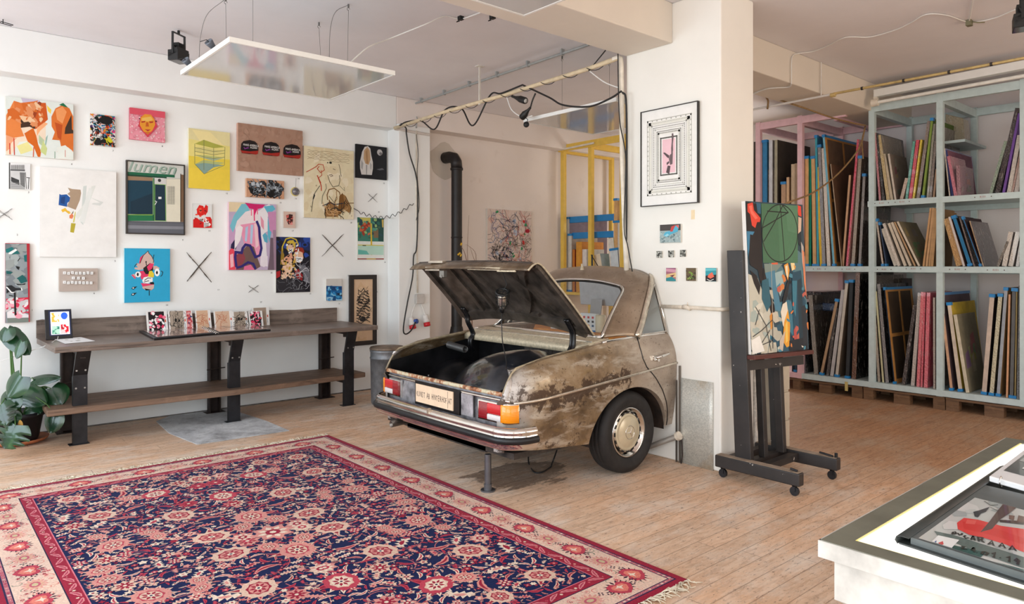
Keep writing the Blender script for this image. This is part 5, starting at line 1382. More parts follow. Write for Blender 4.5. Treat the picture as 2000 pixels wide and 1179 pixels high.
for (yy, sg) in ((RY1, 1), (RY0, -1)):
    mb = MB(); rg = random.Random(9+sg); n = 330
    for i in range(n):
        x = RX0 + (RX1-RX0)*i/(n-1); L_ = rg.uniform(.05,.10); a = rg.gauss(0, .45) + math.sin(i*.13)*.4
        px, py = x, yy; pts = [(px, py, .008)]
        for k in range(4):
            a += rg.uniform(-.5, .5); px += math.sin(a)*L_/4; py += sg*math.cos(a)*L_/4; pts.append((px, py, .004 + rg.uniform(0,.012)))
        mb.tube(pts, [.0034,.003,.003,.0026,.002], 4)
    fr = mb.build('fringe', M_FRINGE, RUG); fr['kind'] = 'stuff'
# ------------------------------------------------------------------ work bench on the long wall
def wood(name, c, dark=(60,44,34), k=1.0, axis=0, rough=.6):
    m, nt, b = new_mat(name); sc = [14, 14, 14]; sc[axis] = 1.2
    vec = coords(nt, tuple(sc)); n = noise(nt, vec, 1.6, 8, .65, .8); n2 = noise(nt, coords(nt), 3.5, 6, .7)
    c = srgb(c); d = srgb(dark)
    r = ramp(nt, n, [(0.3, d), (0.5, tuple(x*.75+y*.25 for x, y in zip(c[:3], d[:3]))), (0.7, c)])
    out = mixc(nt, ramp(nt, n2, [(0.55, (0,0,0)), (0.75, (.5*k,)*3)]).outputs[0], r.outputs[0], tuple(min(1, x*1.7+.02) for x in c[:3])+(1,))
    nt.links.new(out, b.inputs['Base Color']); b.inputs['Roughness'].default_value = rough; bump(nt, b, n, .25, .004)
    return m
M_OLDW = wood('grey_brown_old_wood', (126,110,100), (66,54,48), axis=0, rough=.42)
M_SHELFW = wood('rough_brown_plank', (134,106,86), (70,52,42), axis=0)
M_STEEL = flat('blackened_steel', (40,40,44), .42, .4, var=.3, scale=8, bmp=.1)
M_STEELB = flat('rust_brown_steel', (54,42,38), .6, .3, var=.3, scale=8, bmp=.1)
BZ = .90
bench = thing('workbench', 'long dark wooden workbench with steel legs, low shelf and back board along the picture wall', 'workbench', (2.5, 7.4, 0))
mb = MB(); mb.prism([(.96,6.95,BZ-.05),(4.09,7.05,BZ-.05),(4.07,YL-.045,BZ-.05),(.95,YL-.045,BZ-.05)], (0,0,.05)); mb.build('bench_top', M_OLDW, bench, bevel=.006)
mb = MB()
zt = [(.95,1.068),(1.0,1.075),(1.03,1.07),(2.2,1.07),(3.3,1.066),(3.5,1.058),(3.62,1.062),(4.02,1.064)]
mb.prism([(.95,YL-.04,BZ)] + [(4.02,YL-.04,BZ)] + [(x, YL-.04, z) for x, z in zt[::-1]], (0,.034,0)); mb.build('back_board', M_OLDW, bench)
mb = MB(); mb.prism([(.93,7.14,.29),(2.5,7.10,.29),(4.05,7.26,.29),(4.04,7.66,.29),(.95,7.62,.29)], (0,0,.055)); mb.build('shelf_plank', M_SHELFW, bench, bevel=.008)
mb = MB(); mb.box((.98,7.64,.29), (3.95,7.86,.342)); mb.build('shelf_plank', M_SHELFW, bench, bevel=.006)
for i, (x, yt) in enumerate(((1.19,7.03), (2.54,7.10), (3.82,7.12))):
    mb = MB(); w = .056
    prof = [(7.215,0),(7.245,0),(7.245,.60),(yt+.045,.85),(yt+.01,.85),(7.215,.615)]
    mb.prism([(x-w, y, z) for y, z in prof], (2*w, 0, 0))
    mb.box((x-w, 7.24, 0), (x-w+.012, 7.27, .60)); mb.box((x-.085,7.20,0),(x+.07,7.29,.006))
    lg = mb.build('leg', M_STEEL, bench)
    mb = MB()
    for dx in (-.034, .034):
        for z in (.66, .50) if i == 0 else (.655,): 
            y = 7.213 if z < .615 else 7.215-(z-.615)*.72
            mb.cyl((x+dx, y, z), (x+dx, y-.006, z), .008, 8)
    for k in range(0): pass
    mb.build('bolt', flat('bolt_steel', (170,168,165), .35, .8), lg)['kind'] = 'stuff'
    mb = MB(); mb.bar((x, yt+.05, .825), (x, 7.84, .825), .05, .05); mb.bar((x, yt+.06, .80), (x, 7.33, .79), .04, .05); mb.build('cross_arm', M_STEELB, bench); mb = MB(); mb.bar((x, 7.24, .265), (x, 7.84, .265), .05, .045); mb.build('shelf_arm', M_STEELB, bench)
    mb = MB(); mb.box((x-.06, 7.80, 0), (x-.045, 7.87, .80)); mb.box((x-.06, 7.86, 0), (x+.06, 7.875, .80)); mb.box((x+.045, 7.80, 0), (x+.06, 7.87, .80)); mb.box((x-.1,7.76,0),(x+.1,7.9,.008)); mb.build('rear_leg', M_STEELB, bench)
    mb = MB(); mb.cyl((x-.09, 7.79, .47), (x+.10, 7.79, .48), .006, 6); mb.build('rod', M_STEELB, bench)

# tablet on its stand
M_SCR, nt_, b_ = new_mat('tablet_screen'); a_ = N(nt_, 'ShaderNodeVertexColor'); a_.layer_name = 'Col'
nt_.links.new(a_.outputs[0], b_.inputs['Base Color']); nt_.links.new(a_.outputs[0], b_.inputs['Emission Color']); b_.inputs['Emission Strength'].default_value = .75; b_.inputs['Roughness'].default_value = .2
P0 = onY(7.70, 88.5, 657); P1 = onY(7.70, 141, 655); x0, x1 = P0.x, P1.x; H = .285
tb = thing('tablet', 'black cased tablet showing four coloured pictures, standing on the workbench', 'tablet', ((x0+x1)/2, 7.72, BZ+.001))
def TB(a, z, o=0): return Vector((x0 + (x1-x0)*a, 7.66 + z*.30 - o*.95, BZ+.004 + z*.95*1.0 - o*.3 + 0))
mb = MB(); mb.obox(TB(0,0), Vector((x1-x0,0,0)), Vector((0,.016,-.005)), TB(0,H)-TB(0,0)); mb.box((x0+.02,7.66,BZ+.001),(x1-.01,7.80,BZ+.008)); mb.bar((x0+.12,7.79,BZ+.006),TB(.5,H*.7)+Vector((0,.012,0)),.10,.006)
mb.build('case', flat('black_leatherette', (24,24,28), .5), tb, bevel=.003)
mb = MB(); mb.add([TB(.14,.035,.002),TB(.95,.035,.002),TB(.95,.275,.002),TB(.14,.275,.002)],[(0,1,2,3)],srgb('#1c2440'))
mb.add([TB(.20,.045,.003),TB(.90,.045,.003),TB(.90,.262,.003),TB(.20,.262,.003)],[(0,1,2,3)],srgb('#e8eaf0'))
def tile(a, b, c, d, cols, seed):
    rg = random.Random(seed); mb.add([TB(a,b,.0036),TB(c,b,.0036),TB(c,d,.0036),TB(a,d,.0036)],[(0,1,2,3)],srgb(cols[0]))
    for i in range(14):
        u_, v_ = rg.uniform(a,c), rg.uniform(b,d); r = rg.uniform(.03,.09)
        q = [(min(c,max(a,u_+r*math.cos(t)*1.0)), min(d,max(b,v_+r*.28*math.sin(t)))) for t in (0,1,2.2,3.1,4.2,5.2)]
        mb.add([TB(s_,t_,.0038+i*.00005) for s_,t_ in q],[tuple(range(6))],srgb(rg.choice(cols)))
tile(.24,.165,.52,.255,['#f0a040','#f8c078','#f08820','#f8e0c8'],1); tile(.24,.05,.52,.125,['#50907c','#88b8a0','#306858','#a0c8b0'],2); tile(.57,.05,.86,.14,['#c02030','#f0e8e8','#a01828','#e8b0b0'],3)
mb.add([TB(.715+.13*math.cos(t),.225+.035*math.sin(t)*(1.1 if math.sin(t)<0 else .9),.0044) for t in [i*.52 for i in range(12)]],[tuple(range(12))],srgb('#2858d8'))
mb.build('screen', M_SCR, tb)
mb = MB(); q0 = TB(.42,.0,.004); mb.tube([TB(.45,.03,.006), q0+Vector((0,-.01,.004)), Vector((q0.x-.02,7.60,BZ+.004)), Vector((1.02,7.45,BZ+.004)), Vector((.94,7.40,BZ-.03)), Vector((.75,7.6,BZ-.12)), Vector((.60,7.8,BZ-.2))], .0028, 6); mb.build('charging_cable', flat('white_cable',(226,226,224),.5), tb)
# loose printed sheets
M_PAPER = vmat('printed_paper', .8)
for i, (pts, lab) in enumerate((([(105,662),(127,671),(186,666),(158,658)], 'white printed sheet lying nearest the tablet on the workbench'),)):
    mb = MB(); q = [onZ(BZ+.003, u, v) for u, v in pts]; mb.prism(q, (0,0,.0015), srgb('#e6e6e6'))
    for a, b_, s in ((.25,.3,.12),(.5,.6,.15),(.7,.3,.1),(.3,.65,.08)):
        c = q[0].lerp(q[1], b_).lerp(q[3].lerp(q[2], b_), a); e1 = (q[3]-q[0])*s; e2 = (q[1]-q[0])*s
        mb.add([c+Vector((0,0,.0019)), c+e1+Vector((0,0,.0019)), c+e1+e2+Vector((0,0,.0019)), c+e2+Vector((0,0,.0019))],[(0,1,2,3)],srgb('#b0aca8'))
    tag(mb.build('paper_sheet', M_PAPER), lab, 'paper')
# open display binders
M_BINDER = flat('black_vinyl', (26,27,32), .35, var=.1); M_SLEEVE = vmat('glossy_sleeve', .12, spec=.6, coat=.6)
folder = thing('display_binder', 'large open display binder with glossy sleeves lying on the workbench', 'binder', tuple(onZ(BZ, 395, 650)))
for pts, c, nm in (([(267,646),(301,664),(424,653),(391,638)], '#b89a94', 'left'), ([(391,638),(424,653),(529,646),(497,636.5)], '#c4aca4', 'right')):
    q = [onZ(BZ+.002, u, v) for u, v in pts]
    if nm == 'left': q = [q[0], q[1], q[2], q[3]]
    mb = MB(); mb.prism(q, (0,0,.018)); mb.build('cover', M_BINDER, folder, bevel=.004)
    ctr = sum(q, Vector())/4; qq = [p_.lerp(ctr, .10) + Vector((0,0,.021)) for p_ in q]
    mb = MB(); mb.prism(qq, (0,0,.003), srgb(c)); rg = random.Random(5 if nm == 'left' else 6)
    for k in range(14):
        a, b_ = rg.uniform(.02,.8), rg.uniform(.05,.7); w, h = rg.uniform(.04,.16), rg.uniform(.1,.3)
        f = lambda a, b: qq[0].lerp(qq[1], min(1,b)).lerp(qq[3].lerp(qq[2], min(1,b)), min(1,a)) + Vector((0,0,.0032+k*.0001))
        mb.poly([f(a,b_), f(a,b_+h), f(a+w,b_+h), f(a+w,b_)], srgb(rg.choice(['#c8b0a8','#e8dcd8','#8c6c68','#b08884','#d8c0b8','#705450'])))
    mb.build('sleeve', M_SLEEVE, folder)
mb = MB()
a, b_ = onZ(BZ+.02, 392, 638), onZ(BZ+.02, 424, 653)
for k in range(12): c = a.lerp(b_, k/11); mb.tube([c+Vector((math.cos(t)*.016,0,math.sin(t)*.014+.006)) for t in [i*math.pi/4 for i in range(5)]], .003, 5)
rngs = mb.build('ring_binding', M_CHROME, folder); rngs['kind'] = 'stuff'
# postcards leaning on the back board
CARDS = [(288,329,601,644,'#ded8d4','pattern','white card with a dense red and black pattern, leftmost of the leaning cards'),
 (331,367,601,642,'#a89888','face','taupe card with a dark drawn face beside the dense pattern card'),
 (366,378,601,641,'#c86060','red','narrow sliver of a red and blue card in the leaning row'),
 (384,414,599,638,'#d2ac8e','orange','orange drawn head card with white edges'),
 (420,457,602,637,'#d2b096','orange2','tan card with a red drawn fist shape'),
 (457,486,602,634,'#a49484','ink','taupe card with black brushed lines'),
 (488,515,602,633,'#e2dedc','pattern2','white card with a small red and black pattern, near the right end of the row'),
 (451,484,597,625,'#d0b098','plain','pale brown card standing behind the ink card'),
 (494,527,595,631,'#a08c7c','plain2','taupe card behind, rightmost of the leaning cards')]
for i, (u0, u1, v0, v1, c, kind, lab) in enumerate(CARDS):
    back = i >= 7; yb = 7.80 if not back else 7.86
    a = onY(yb, u0, v1); b_ = onY(yb, u1, v1); hh = (v1-v0)/FPX*((a-ORG).dot(Vector((CY,SY,0)))); L0 = hh
    x0, x1 = a.x, b_.x
    q = Pic((Vector((x0, yb, BZ+.002)), EX, NYm), (0,0,1), (0,0), (1,1), .003, '#ffffff')  # frame object reused for strokes only
    q.mb = MB(); q.x0, q.x1, q.z0, q.z1 = 0, x1-x0, BZ+.002, BZ+.002+hh; q.k = 1
    q.mb.obox((x0, yb, BZ+.002), (x1-x0,0,0), (0,.004,0), (0,0,hh), srgb('#e4e0dc')); w = x1-x0
    q.rect(0, q.z0, w, q.z1, '#e4e0dc'); q.rect(w*.08, q.z0+hh*.02, w*.82, q.z1-hh*.02, c); q.rect(w*.86, q.z0+hh*.45, w*.93, q.z0+hh*.58, '#d06048'); q.rect(w*.86, q.z0+hh*.15, w*.90, q.z0+hh*.38, '#a8b4c0')
    if 'pattern' in kind: q.rect(w*.10, q.z0+hh*.04, w*.85, q.z1-hh*.04, '#1c1418'); q.splat(60, ['#d83058','#f0e8e8','#e87890','#181014','#f4f0ee'], .010, .026, 100+i, (.14,.07,.82,.93))
    elif kind in ('face','ink'): q.splat(26, ['#2c2824','#403830'], .03, .06, 100+i, (.25,.25,.7,.85), .004); q.splat(6, ['#1c1816'], .01, .02, 7, (.35,.4,.6,.7))
    elif kind == 'red': q.splat(20, ['#b83040','#e0a0a0','#304070','#e8d0c8'], .012, .03, 9)
    elif 'orange' in kind: q.splat(16, ['#b06444','#c07858'], .03, .05, 100+i, (.3,.25,.7,.75), .004)
    # lean it back about the lower edge
    R_ = Matrix.Translation((0, yb, BZ+.002)) @ Matrix.Rotation(-.28 if not back else -.12, 4, 'X') @ Matrix.Translation((0, -yb, -(BZ+.002)))
    q.mb.v = [tuple(R_ @ Vector(p_)) for p_ in q.mb.v]
    tag(q.mb.build('art_card', M_PAINT), lab, 'card', 'cards leaning on the bench back board')

# potted monstera
PC = onZ(0, 36, 864); PC.z = 0
pl_ = thing('potted_plant', 'monstera in a black pot on a terracotta saucer at the left edge', 'plant', tuple(PC))
mb = MB(); mb.lathe([(0,.012),(.20,.012),(.225,.03),(.232,.045),(.222,.045),(.20,.02),(0,.02)], PC, k=40); mb.build('saucer', flat('terracotta', (176,104,66), .7, var=.12), pl_)
mb = MB(); mb.lathe([(0,.022),(.145,.022),(.155,.05),(.188,.24),(.202,.24),(.202,.275),(.188,.275),(.182,.25),(0,.245)], PC, k=40); mb.build('pot', flat('black_pot', (26,28,34), .5), pl_)
mb = MB(); mb.lathe([(0,.252),(.182,.252)], PC, k=24); mb.build('soil', flat('soil', (62,46,34), .95, var=.4, scale=40, bmp=.6), pl_)
def leaf_mat():
    m, nt, b = new_mat('glossy_leaf'); vec = coords(nt); n = noise(nt, vec, 7, 3, .5)
    r = ramp(nt, n, [(0.3, srgb((14,40,24))), (0.6, srgb((30,70,40))), (0.8, srgb((74,112,66)))])
    nt.links.new(r.outputs[0], b.inputs['Base Color']); b.inputs['Roughness'].default_value = .25; b.inputs['Subsurface Weight'].default_value = 0; b.inputs['Coat Weight'].default_value = .3
    return m
M_LEAF = leaf_mat(); M_STEM = flat('leaf_stem', (74,112,56), .5)
rg = random.Random(12)
def leafmesh(base, tip, nrm, w, split, droop=.12):
    mb = MB(); mb.smooth = True
    base = Vector(base); tip = Vector(tip); ax = tip-base; L_ = ax.length; a = ax.normalized(); n = (Vector(nrm) - a*Vector(nrm).dot(a)).normalized(); s = a.cross(n)
    NT = 14; out = []
    for sg in (-1, 1):
        G = []
        for i in range(NT+1):
            t = i/NT; t2 = -.12 + 1.12*t
            ww = w*math.sin(math.pi*min(1, (t*.86+.14)))**.62*(1 if t < .97 else .2)
            if split and i % 3 == 2 and 2 < i < 12: ww *= .45
            row = []
            for k in range(5):
                f = k/4; p = base + a*(L_*(t - .16*f*(1-t))) + s*(ww*f*sg) + n*(.18*ww*f*f*-1 - droop*t*t*L_ + .04*w*math.sin(f*3)); row.append(p)
            G.append(row)
        mb.grid(G, flip=sg < 0)
    return mb
LV = [  # tip px, base px, depth, width, split
 ((56,690),(14,648),6.15,.085,0), ((6,668),(16,642),6.1,.07,0), ((33,668),(20,645),6.2,.07,0), ((30,700),(44,668),6.1,.05,0),
 ((12,776),(42,735),5.9,.11,0), ((115,735),(66,742),6.3,.055,0), ((88,786),(42,762),6.2,.10,0),
 ((117,792),(100,758),6.3,.12,0), ((78,806),(64,790),6.3,.09,0), ((97,846),(108,808),6.1,.085,0), ((5,876),(30,830),5.8,.16,1), ((2,800),(28,770),5.9,.11,0), ((38,818),(12,812),5.9,.07,0), ((70,768),(92,762),6.3,.07,0), ((10,830),(2,790),5.8,.10,1)]
for (tu, bu, d, w, sp) in LV:
    tip = onD(d-.05, *tu); base = onD(d, *bu); lf = leafmesh(base, tip, (-.45,-.65,.6), w, sp)
    o = lf.build('leaf', M_LEAF, pl_)
    mb = MB(); r0 = PC + Vector((rg.uniform(-.06,.06), rg.uniform(-.06,.06), .25)); mid = r0.lerp(base, .55) + Vector((0, 0, .10+rg.uniform(0,.06)))
    mb.tube([r0, r0.lerp(mid, .5)+Vector((0,0,.03)), mid, mid.lerp(base, .6)+Vector((0,0,.02)), base], [.009,.007,.006,.005,.004], 6); mb.build('stem', M_STEM, pl_)
mb = leafmesh(onD(5.85, 40, 834), onD(5.85, 38, 820), (-.5,-.7,.2), .02, 0); mb.build('dry_leaf', flat('dry_leaf', (184,138,64), .8), pl_)

# concrete patch in the floor under the bench
def patch_mat():
    m, nt, b = new_mat('cement_patch'); vec = coords(nt); n = noise(nt, vec, 2.5, 8, .7); n2 = noise(nt, vec, 25, 6, .7)
    r = ramp(nt, n, [(0.35, srgb((140,140,142))), (0.5, srgb((196,198,200))), (0.65, srgb((226,228,228)))])
    out = mixc(nt, ramp(nt, n2, [(0.58,(0,0,0)),(0.66,(.6,.6,.6))]).outputs[0], r.outputs[0], srgb((120,116,110)))
    nt.links.new(out, b.inputs['Base Color']); b.inputs['Roughness'].default_value = .8; bump(nt, b, n2, .5, .006); return m
mb = MB(); pts = [(305,823),(330,846),(385,868),(420,863),(565,841),(520,822),(470,806),(452,796),(330,812)]
q = [onZ(.002, u, v) for u, v in pts]; q = [p_ if p_.y < YL-.02 else Vector((p_.x, YL-.02, .002)) for p_ in q]
mb.prism(q, (0,0,.004)); struct(mb.build('floor_patch', patch_mat()))
# thin strip coloured dark for the shadow in the joint between boards and wall
mb = MB(); mb.box((X0, YL-.012, 0), (XA, YL, .012)); struct(mb.build('joint_shadow_left', flat('wall_joint', (120,112,106), .9, var=.3)))
# ------------------------------------------------------------------ ceiling heaters, hooks, wires
M_WHITEM = flat('white_lacquer', (236,236,232), .35, var=.02)
def panel_mat():
    m, nt, b = new_mat('satin_heater_glass'); b.inputs['Base Color'].default_value = srgb((200,203,204)); b.inputs['Roughness'].default_value = .10
    b.inputs['Specular IOR Level'].default_value = .8; b.inputs['Coat Weight'].default_value = .6; b.inputs['Coat Roughness'].default_value = .06; return m
M_PANEL = panel_mat()
M_WIRE = flat('steel_wire', (120,118,116), .5, .5)
def heater(x0, x1, y0, y1, z, label, hooks):
    r = thing('ceiling_heater', label, 'heater', ((x0+x1)/2, (y0+y1)/2, z), 'flat heating panels hanging from the ceiling')
    mb = MB(); mb.box((x0+.012, y0+.012, z), (x1-.012, y1-.012, z+.012)); mb.build('glass_plate', M_PANEL, r)
    mb = MB(); h = .032; w = .016
    mb.box((x0,y0,z-.002),(x1,y0+w,z+h)); mb.box((x0,y1-w,z-.002),(x1,y1,z+h)); mb.box((x0,y0+w,z-.002),(x0+w,y1-w,z+h)); mb.box((x1-w,y0+w,z-.002),(x1,y1-w,z+h)); mb.build('frame', M_WHITEM, r)
    for (hx, hy, px, py) in hooks:
        mb = MB(); mb.tube([(px,py,z+h), ((px+hx)/2,(py+hy)/2,(z+ZC)/2), (hx,hy,ZC-.05)], .0016, 5); mb.build('wire', M_WIRE, r)
        mb = MB(); mb.cyl((hx,hy,ZC-.005),(hx,hy,ZC-.03),.008,8); mb.tube([(hx+.012*math.cos(t),hy,ZC-.045+.012*math.sin(t)) for t in [i*.6 for i in range(9)]], .0022, 5); mb.build('ceiling_hook', M_WIRE, r)
heater(1.61, 2.86, 4.67, 5.74, 3.05, 'big flat heating panel in a white frame, hung before the picture wall', [(1.95,5.74,1.95,5.72),(2.76,5.23,2.76,5.25),(2.77,5.79,2.77,5.72),(1.85,4.9,1.85,4.9)])
heater(4.80, 5.85, 4.12, 5.36, 3.05, 'flat heating panel hanging in the alcove behind the pole', [(5.1,5.1,5.1,5.1),(5.6,4.9,5.6,4.9)])
heater(1.50, 2.753, 2.0, 3.067, 3.05, 'flat heating panel cut by the top edge near the beam', [(2.4,2.2,2.4,2.2)])
# thin curved supply cables of the first panel
for i, (pts, lab) in enumerate((([(438,0,3.6),(405,28,3.5),(392,70,3.3),(389,115,3.15)], 'thin grey supply wire curving down at the left of the big heating panel'), ([(680,10,3.68),(655,24,3.55),(645,60,3.4),(643,118,3.1)], 'thin grey supply wire curving down at the right of the big heating panel'))):
    mb = MB(); mb.tube(crv([onZ(z, u, max(v,-30)) if z > 3.4 else onD(5.4+i*.3, u, v) for u, v, z in pts], 20), .0022, 5)
    tag(mb.build('supply_wire', M_WIRE), lab, 'wire')
M_CAB_W = flat('white_cable_sheath', (232,230,226), .5, var=.02)
M_CAB_B = flat('black_cable_sheath', (28,26,26), .5, var=.1)
def cable(pts, r, mat, label, n=60, cat='cable', name='cable'):
    mb = MB(); mb.tube(crv(pts, n), r, 7); return tag(mb.build(name, mat), label, cat)
cable([onZ(3.10, 680,126), onZ(3.3, 720,92), onZ(3.5, 760,76), onZ(3.60, 830,48)] + [onZ(ZC-.02, u, v) for u, v in ((868,32),(900,37),(940,24))], .006, M_CAB_W, 'white cable swinging from the big heating panel to the ceiling')
# floodlights
def flood(P, label, rot=0, s=1.0):
    r = thing('floodlight', label, 'lamp', tuple(P)); R_ = Matrix.Translation(P) @ Matrix.Rotation(rot, 4, 'Z') @ Matrix.Scale(s, 4)
    mb = MB(); mb.M = R_; mb.prism([(-.085,-.05,-.23),(.085,-.05,-.23),(.085,.05,-.28),(-.085,.05,-.28)], (0,0,.055)); mb.prism([(-.075,-.03,-.19),(.075,-.03,-.19),(.06,.03,-.14),(-.06,.03,-.14)], (0,-.02,-.05)); mb.box((-.085,-.055,-.30),(.085,.055,-.20)); mb.build('lamp_housing', M_BLK, r, bevel=.004)
    mb = MB(); mb.M = R_
    for k in range(6): mb.box((-.045+.016*k,-.035,-.19),(-.040+.016*k,.035,-.125))
    mb.box((-.045,-.03,-.185),(.045,.03,-.15)); mb.build('heat_sink', M_BLK, r)
    mb = MB(); mb.M = R_; mb.bar((-.088,0,-.24),(-.085,0,-.035),.008,.02,(0,1,0)); mb.bar((.088,0,-.24),(.085,0,-.035),.008,.02,(0,1,0)); mb.bar((-.09,0,-.035),(.09,0,-.035),.02,.008); mb.cyl((0,0,-.035),(0,0,0),.012,8); mb.build('bracket', M_BLK, r)
    mb = MB(); mb.M = R_; mb.add([(-.075,-.05,-.301),(.075,-.05,-.301),(.075,.05,-.301),(-.075,.05,-.301)],[(3,2,1,0)]); mb.build('front_glass', flat('dark_lens_glass', (60,60,64), .1), r)
    return r
M_BLK = flat('matt_black', (22,22,22), .55, var=.15)
q = onZ(ZC-.002, 349, 60); flood(q, 'black floodlight on the ceiling left of the big heating panel', .65, .95)
q = onZ(ZC-.002, 1996, -22); flood(q, 'black floodlight at the top right corner', .3, 1.05)
# small spots clipped to the panel
for (u, v, lab) in ((372,128,'small silver clip spot at the left corner of the big heating panel'), (418,94,'small dark clip spot behind the upper left edge of the big heating panel')):
    P = onZ(3.12, u, v); r = thing('clip_spot', lab, 'lamp', tuple(P), 'clip spots on the heating panel')
    mb = MB(); mb.lathe([(0,0),(.018,0),(.03,.05),(.03,.06),(.026,.055),(0,.03)], P, (-.6,-.2,.5), 16); mb.build('lamp_head', flat('spot_grey',(110,116,126),.4,.3), r)
    mb = MB(); mb.tube([P, P+Vector((-.05,0,.05)), P+Vector((-.09,.01,.03))], .003, 5); mb.box((P.x-.01,P.y-.01,3.082),(P.x+.012,P.y+.012,P.z+.002)); mb.build('clip', M_BLK, r)
P = onZ(ZC-.01, 0, 40); mb = MB(); mb.tube([P+Vector((.0,0,-.02)),P+Vector((.08,0,-.03)),P+Vector((.09,-.04,-.03)),P+Vector((.0,-.05,-.02))], .004, 5, closed=True); mb.cyl(P+Vector((.02,-.02,.01)),P+Vector((.02,-.02,-.03)),.004,6)
tag(mb.build('wire_bracket', M_BLK), 'thin black wire bracket at the upper left picture edge', 'bracket')
for (u, v, lab) in ((900,36,'small dark junction clip on the ceiling where the white cable is tied'), (962,34,'small black ceiling clip beside the beam')):
    P = onZ(ZC, u, v-4); mb = MB(); mb.box((P.x-.02,P.y-.02,ZC-.03),(P.x+.02,P.y+.02,ZC)); mb.tube([P+Vector((0,0,-.02)),P+Vector((-.03,.02,-.05)),P+Vector((.01,.03,-.03))], .004, 5); tag(mb.build('ceiling_clip', M_BLK), lab, 'clip')

# metal conduit on the ceiling of the alcove opening
M_GALV = flat('galvanised_tube', (178,182,182), .4, .5, var=.08)
r = thing('ceiling_conduit', 'straight grey metal conduit running on the ceiling above the pole', 'pipe', (4.97, 6.2, ZC-.05))
mb = MB(); a, b_ = onZ(ZC-.045, 808, 203), onZ(ZC-.045, 1150, 87); mb.cyl(a, b_, .014, 12); mb.build('tube', M_GALV, r)
for k in range(6):
    c = a.lerp(b_, .06+k*.165); mb = MB(); mb.bar(c+Vector((0,-.012,0)), c+Vector((0,.012,0)), .036, .034); mb.box((c.x-.02,c.y-.01,c.z),(c.x+.02,c.y+.01,ZC)); mb.build('pipe_clip', M_GALV, r)
cable([onZ(ZC-.045,808,203), onD(9.3,811,222), onY(7.655,815,232), onY(7.655,813,250)], .008, M_GALV, 'short grey conduit bend dropping from the ceiling to the pilaster', 12, 'pipe', 'conduit_bend')

# wooden pole across the opening with its wound cables
M_BAMB = flat('pale_wood_pole', (224,204,170), .6, var=.1, scale=10)
A0 = onX(4.70, 771, 250); A1 = onX(4.70, 1150, 134); A2 = onX(4.70, 1208, 113)
A0.y = min(A0.y, 7.70)
r = thing('curtain_pole', 'pale wooden pole spanning the opening with black cables wound round it', 'pole', tuple(A0))
mb = MB(); mb.tube([A0, A0.lerp(A1,.33)+Vector((0,0,.008)), A0.lerp(A1,.66)+Vector((0,0,-.006)), A1, A2], .021, 10); mb.build('rod', M_BAMB, r)
q1 = onX(4.735, 852, 266); mb = MB(); mb.cyl(A0+Vector((.0,0,-.01)), Vector((5.20, A0.y-.04, A0.z-.03)), .018, 10); mb.build('side_rod', flat('worn_white_rod', (206,196,188), .5), r)
mb = MB(); h0 = onX(4.70, 937, 200); h1 = Vector((4.70, h0.y, ZC)); mb.bar(h0, Vector((4.70, h0.y, ZC-.005)), .012, .022, (1,0,0)); mb.box((4.66,h0.y-.03,ZC-.008),(4.74,h0.y+.03,ZC)); mb.cyl(h0+Vector((-.01,0,-.01)),h0+Vector((.012,0,-.01)),.016,10); mb.build('hanger', flat('painted_hanger', (222,216,206), .5), r)
cn = [0]
def pole_pt(t, a, r_=.03):
    P = A0.lerp(A2, t); return P + Vector((math.cos(a)*r_, 0, math.sin(a)*r_))
def wound(t0, t1, turns, rad, r_, mat, label, droop=0):
    pts = []
    n = int(turns*10)+2
    for i in range(n+1):
        t = t0+(t1-t0)*i/n; a = i/10*2*math.pi; dr = droop*math.sin(math.pi*((i/10) % 1))
        pts.append(pole_pt(t, a, rad) + Vector((0,0,-dr)))
    mb = MB(); mb.tube(pts, r_, 6); tag(mb.build('wound_cable', mat), label, 'cable')
wound(.05, .97, 11, .026, .0035, M_CAB_B, 'thin black cable wound tightly along the whole pole', .03)
cable([pole_pt(.045,3.1), pole_pt(.08,1.6), pole_pt(.15,0,.03), pole_pt(.24,-1.6,.06)+Vector((0,0,-.10)), pole_pt(.30,1.6), pole_pt(.37,0,.03), pole_pt(.44,-1.6,.04)+Vector((0,0,-.20)), pole_pt(.52,1.6), pole_pt(.58,3.1,.03), pole_pt(.66,1.6,.03)], .009, M_CAB_B, 'thick black cable swagging along the left half of the pole', 90)
cable([pole_pt(.66,1.6,.03), onX(4.68,1072,190), onX(4.68,1100,205), onX(4.68,1150,208), onX(4.68,1190,193), onX(4.68,1214,178)], .009, M_CAB_B, 'thick black cable drooping between the pole and the pillar', 50)
cable([onX(4.69,1150,138), onX(4.69,1165,120), onX(4.72,1183,98)], .0055, M_CAB_B, 'short black cable rising from the pole to the beam', 12)
cable([onX(4.68,990,190), onX(4.68,1000,215), onX(4.68,1022,229), onX(4.70,1040,226)], .006, M_CAB_W, 'white lead of the hanging sockets under the pole', 20)
cable([onX(4.68,1152,139), onX(4.70,1180,160), onX(4.72,1210,172)], .006, M_CAB_W, 'white lead from the pole to the upright pipe', 20)
def socket(a, b_, label):
    a = Vector(a); b_ = Vector(b_); r = thing('cable_socket', label, 'socket', tuple(a), 'black cable sockets hanging from the pole'); ax = (b_-a).normalized(); L_ = (b_-a).length
    mb = MB(); mb.lathe([(0,0),(.012,0),(.015,L_*.25),(.030,L_*.55),(.034,L_*.6),(.034,L_*.95),(.030,L_),(0,L_)], a, ax, 20); mb.build('body', M_BLK, r)
    mb = MB(); mb.lathe([(0,L_+.001),(.022,L_+.001),(.022,L_-.01)], a, ax, 20); mb.build('contact_face', flat('socket_face', (200,196,190), .5), r)
socket(onX(4.67,1000,188), onX(4.67,1027,197), 'black cable socket tied lying along the pole')
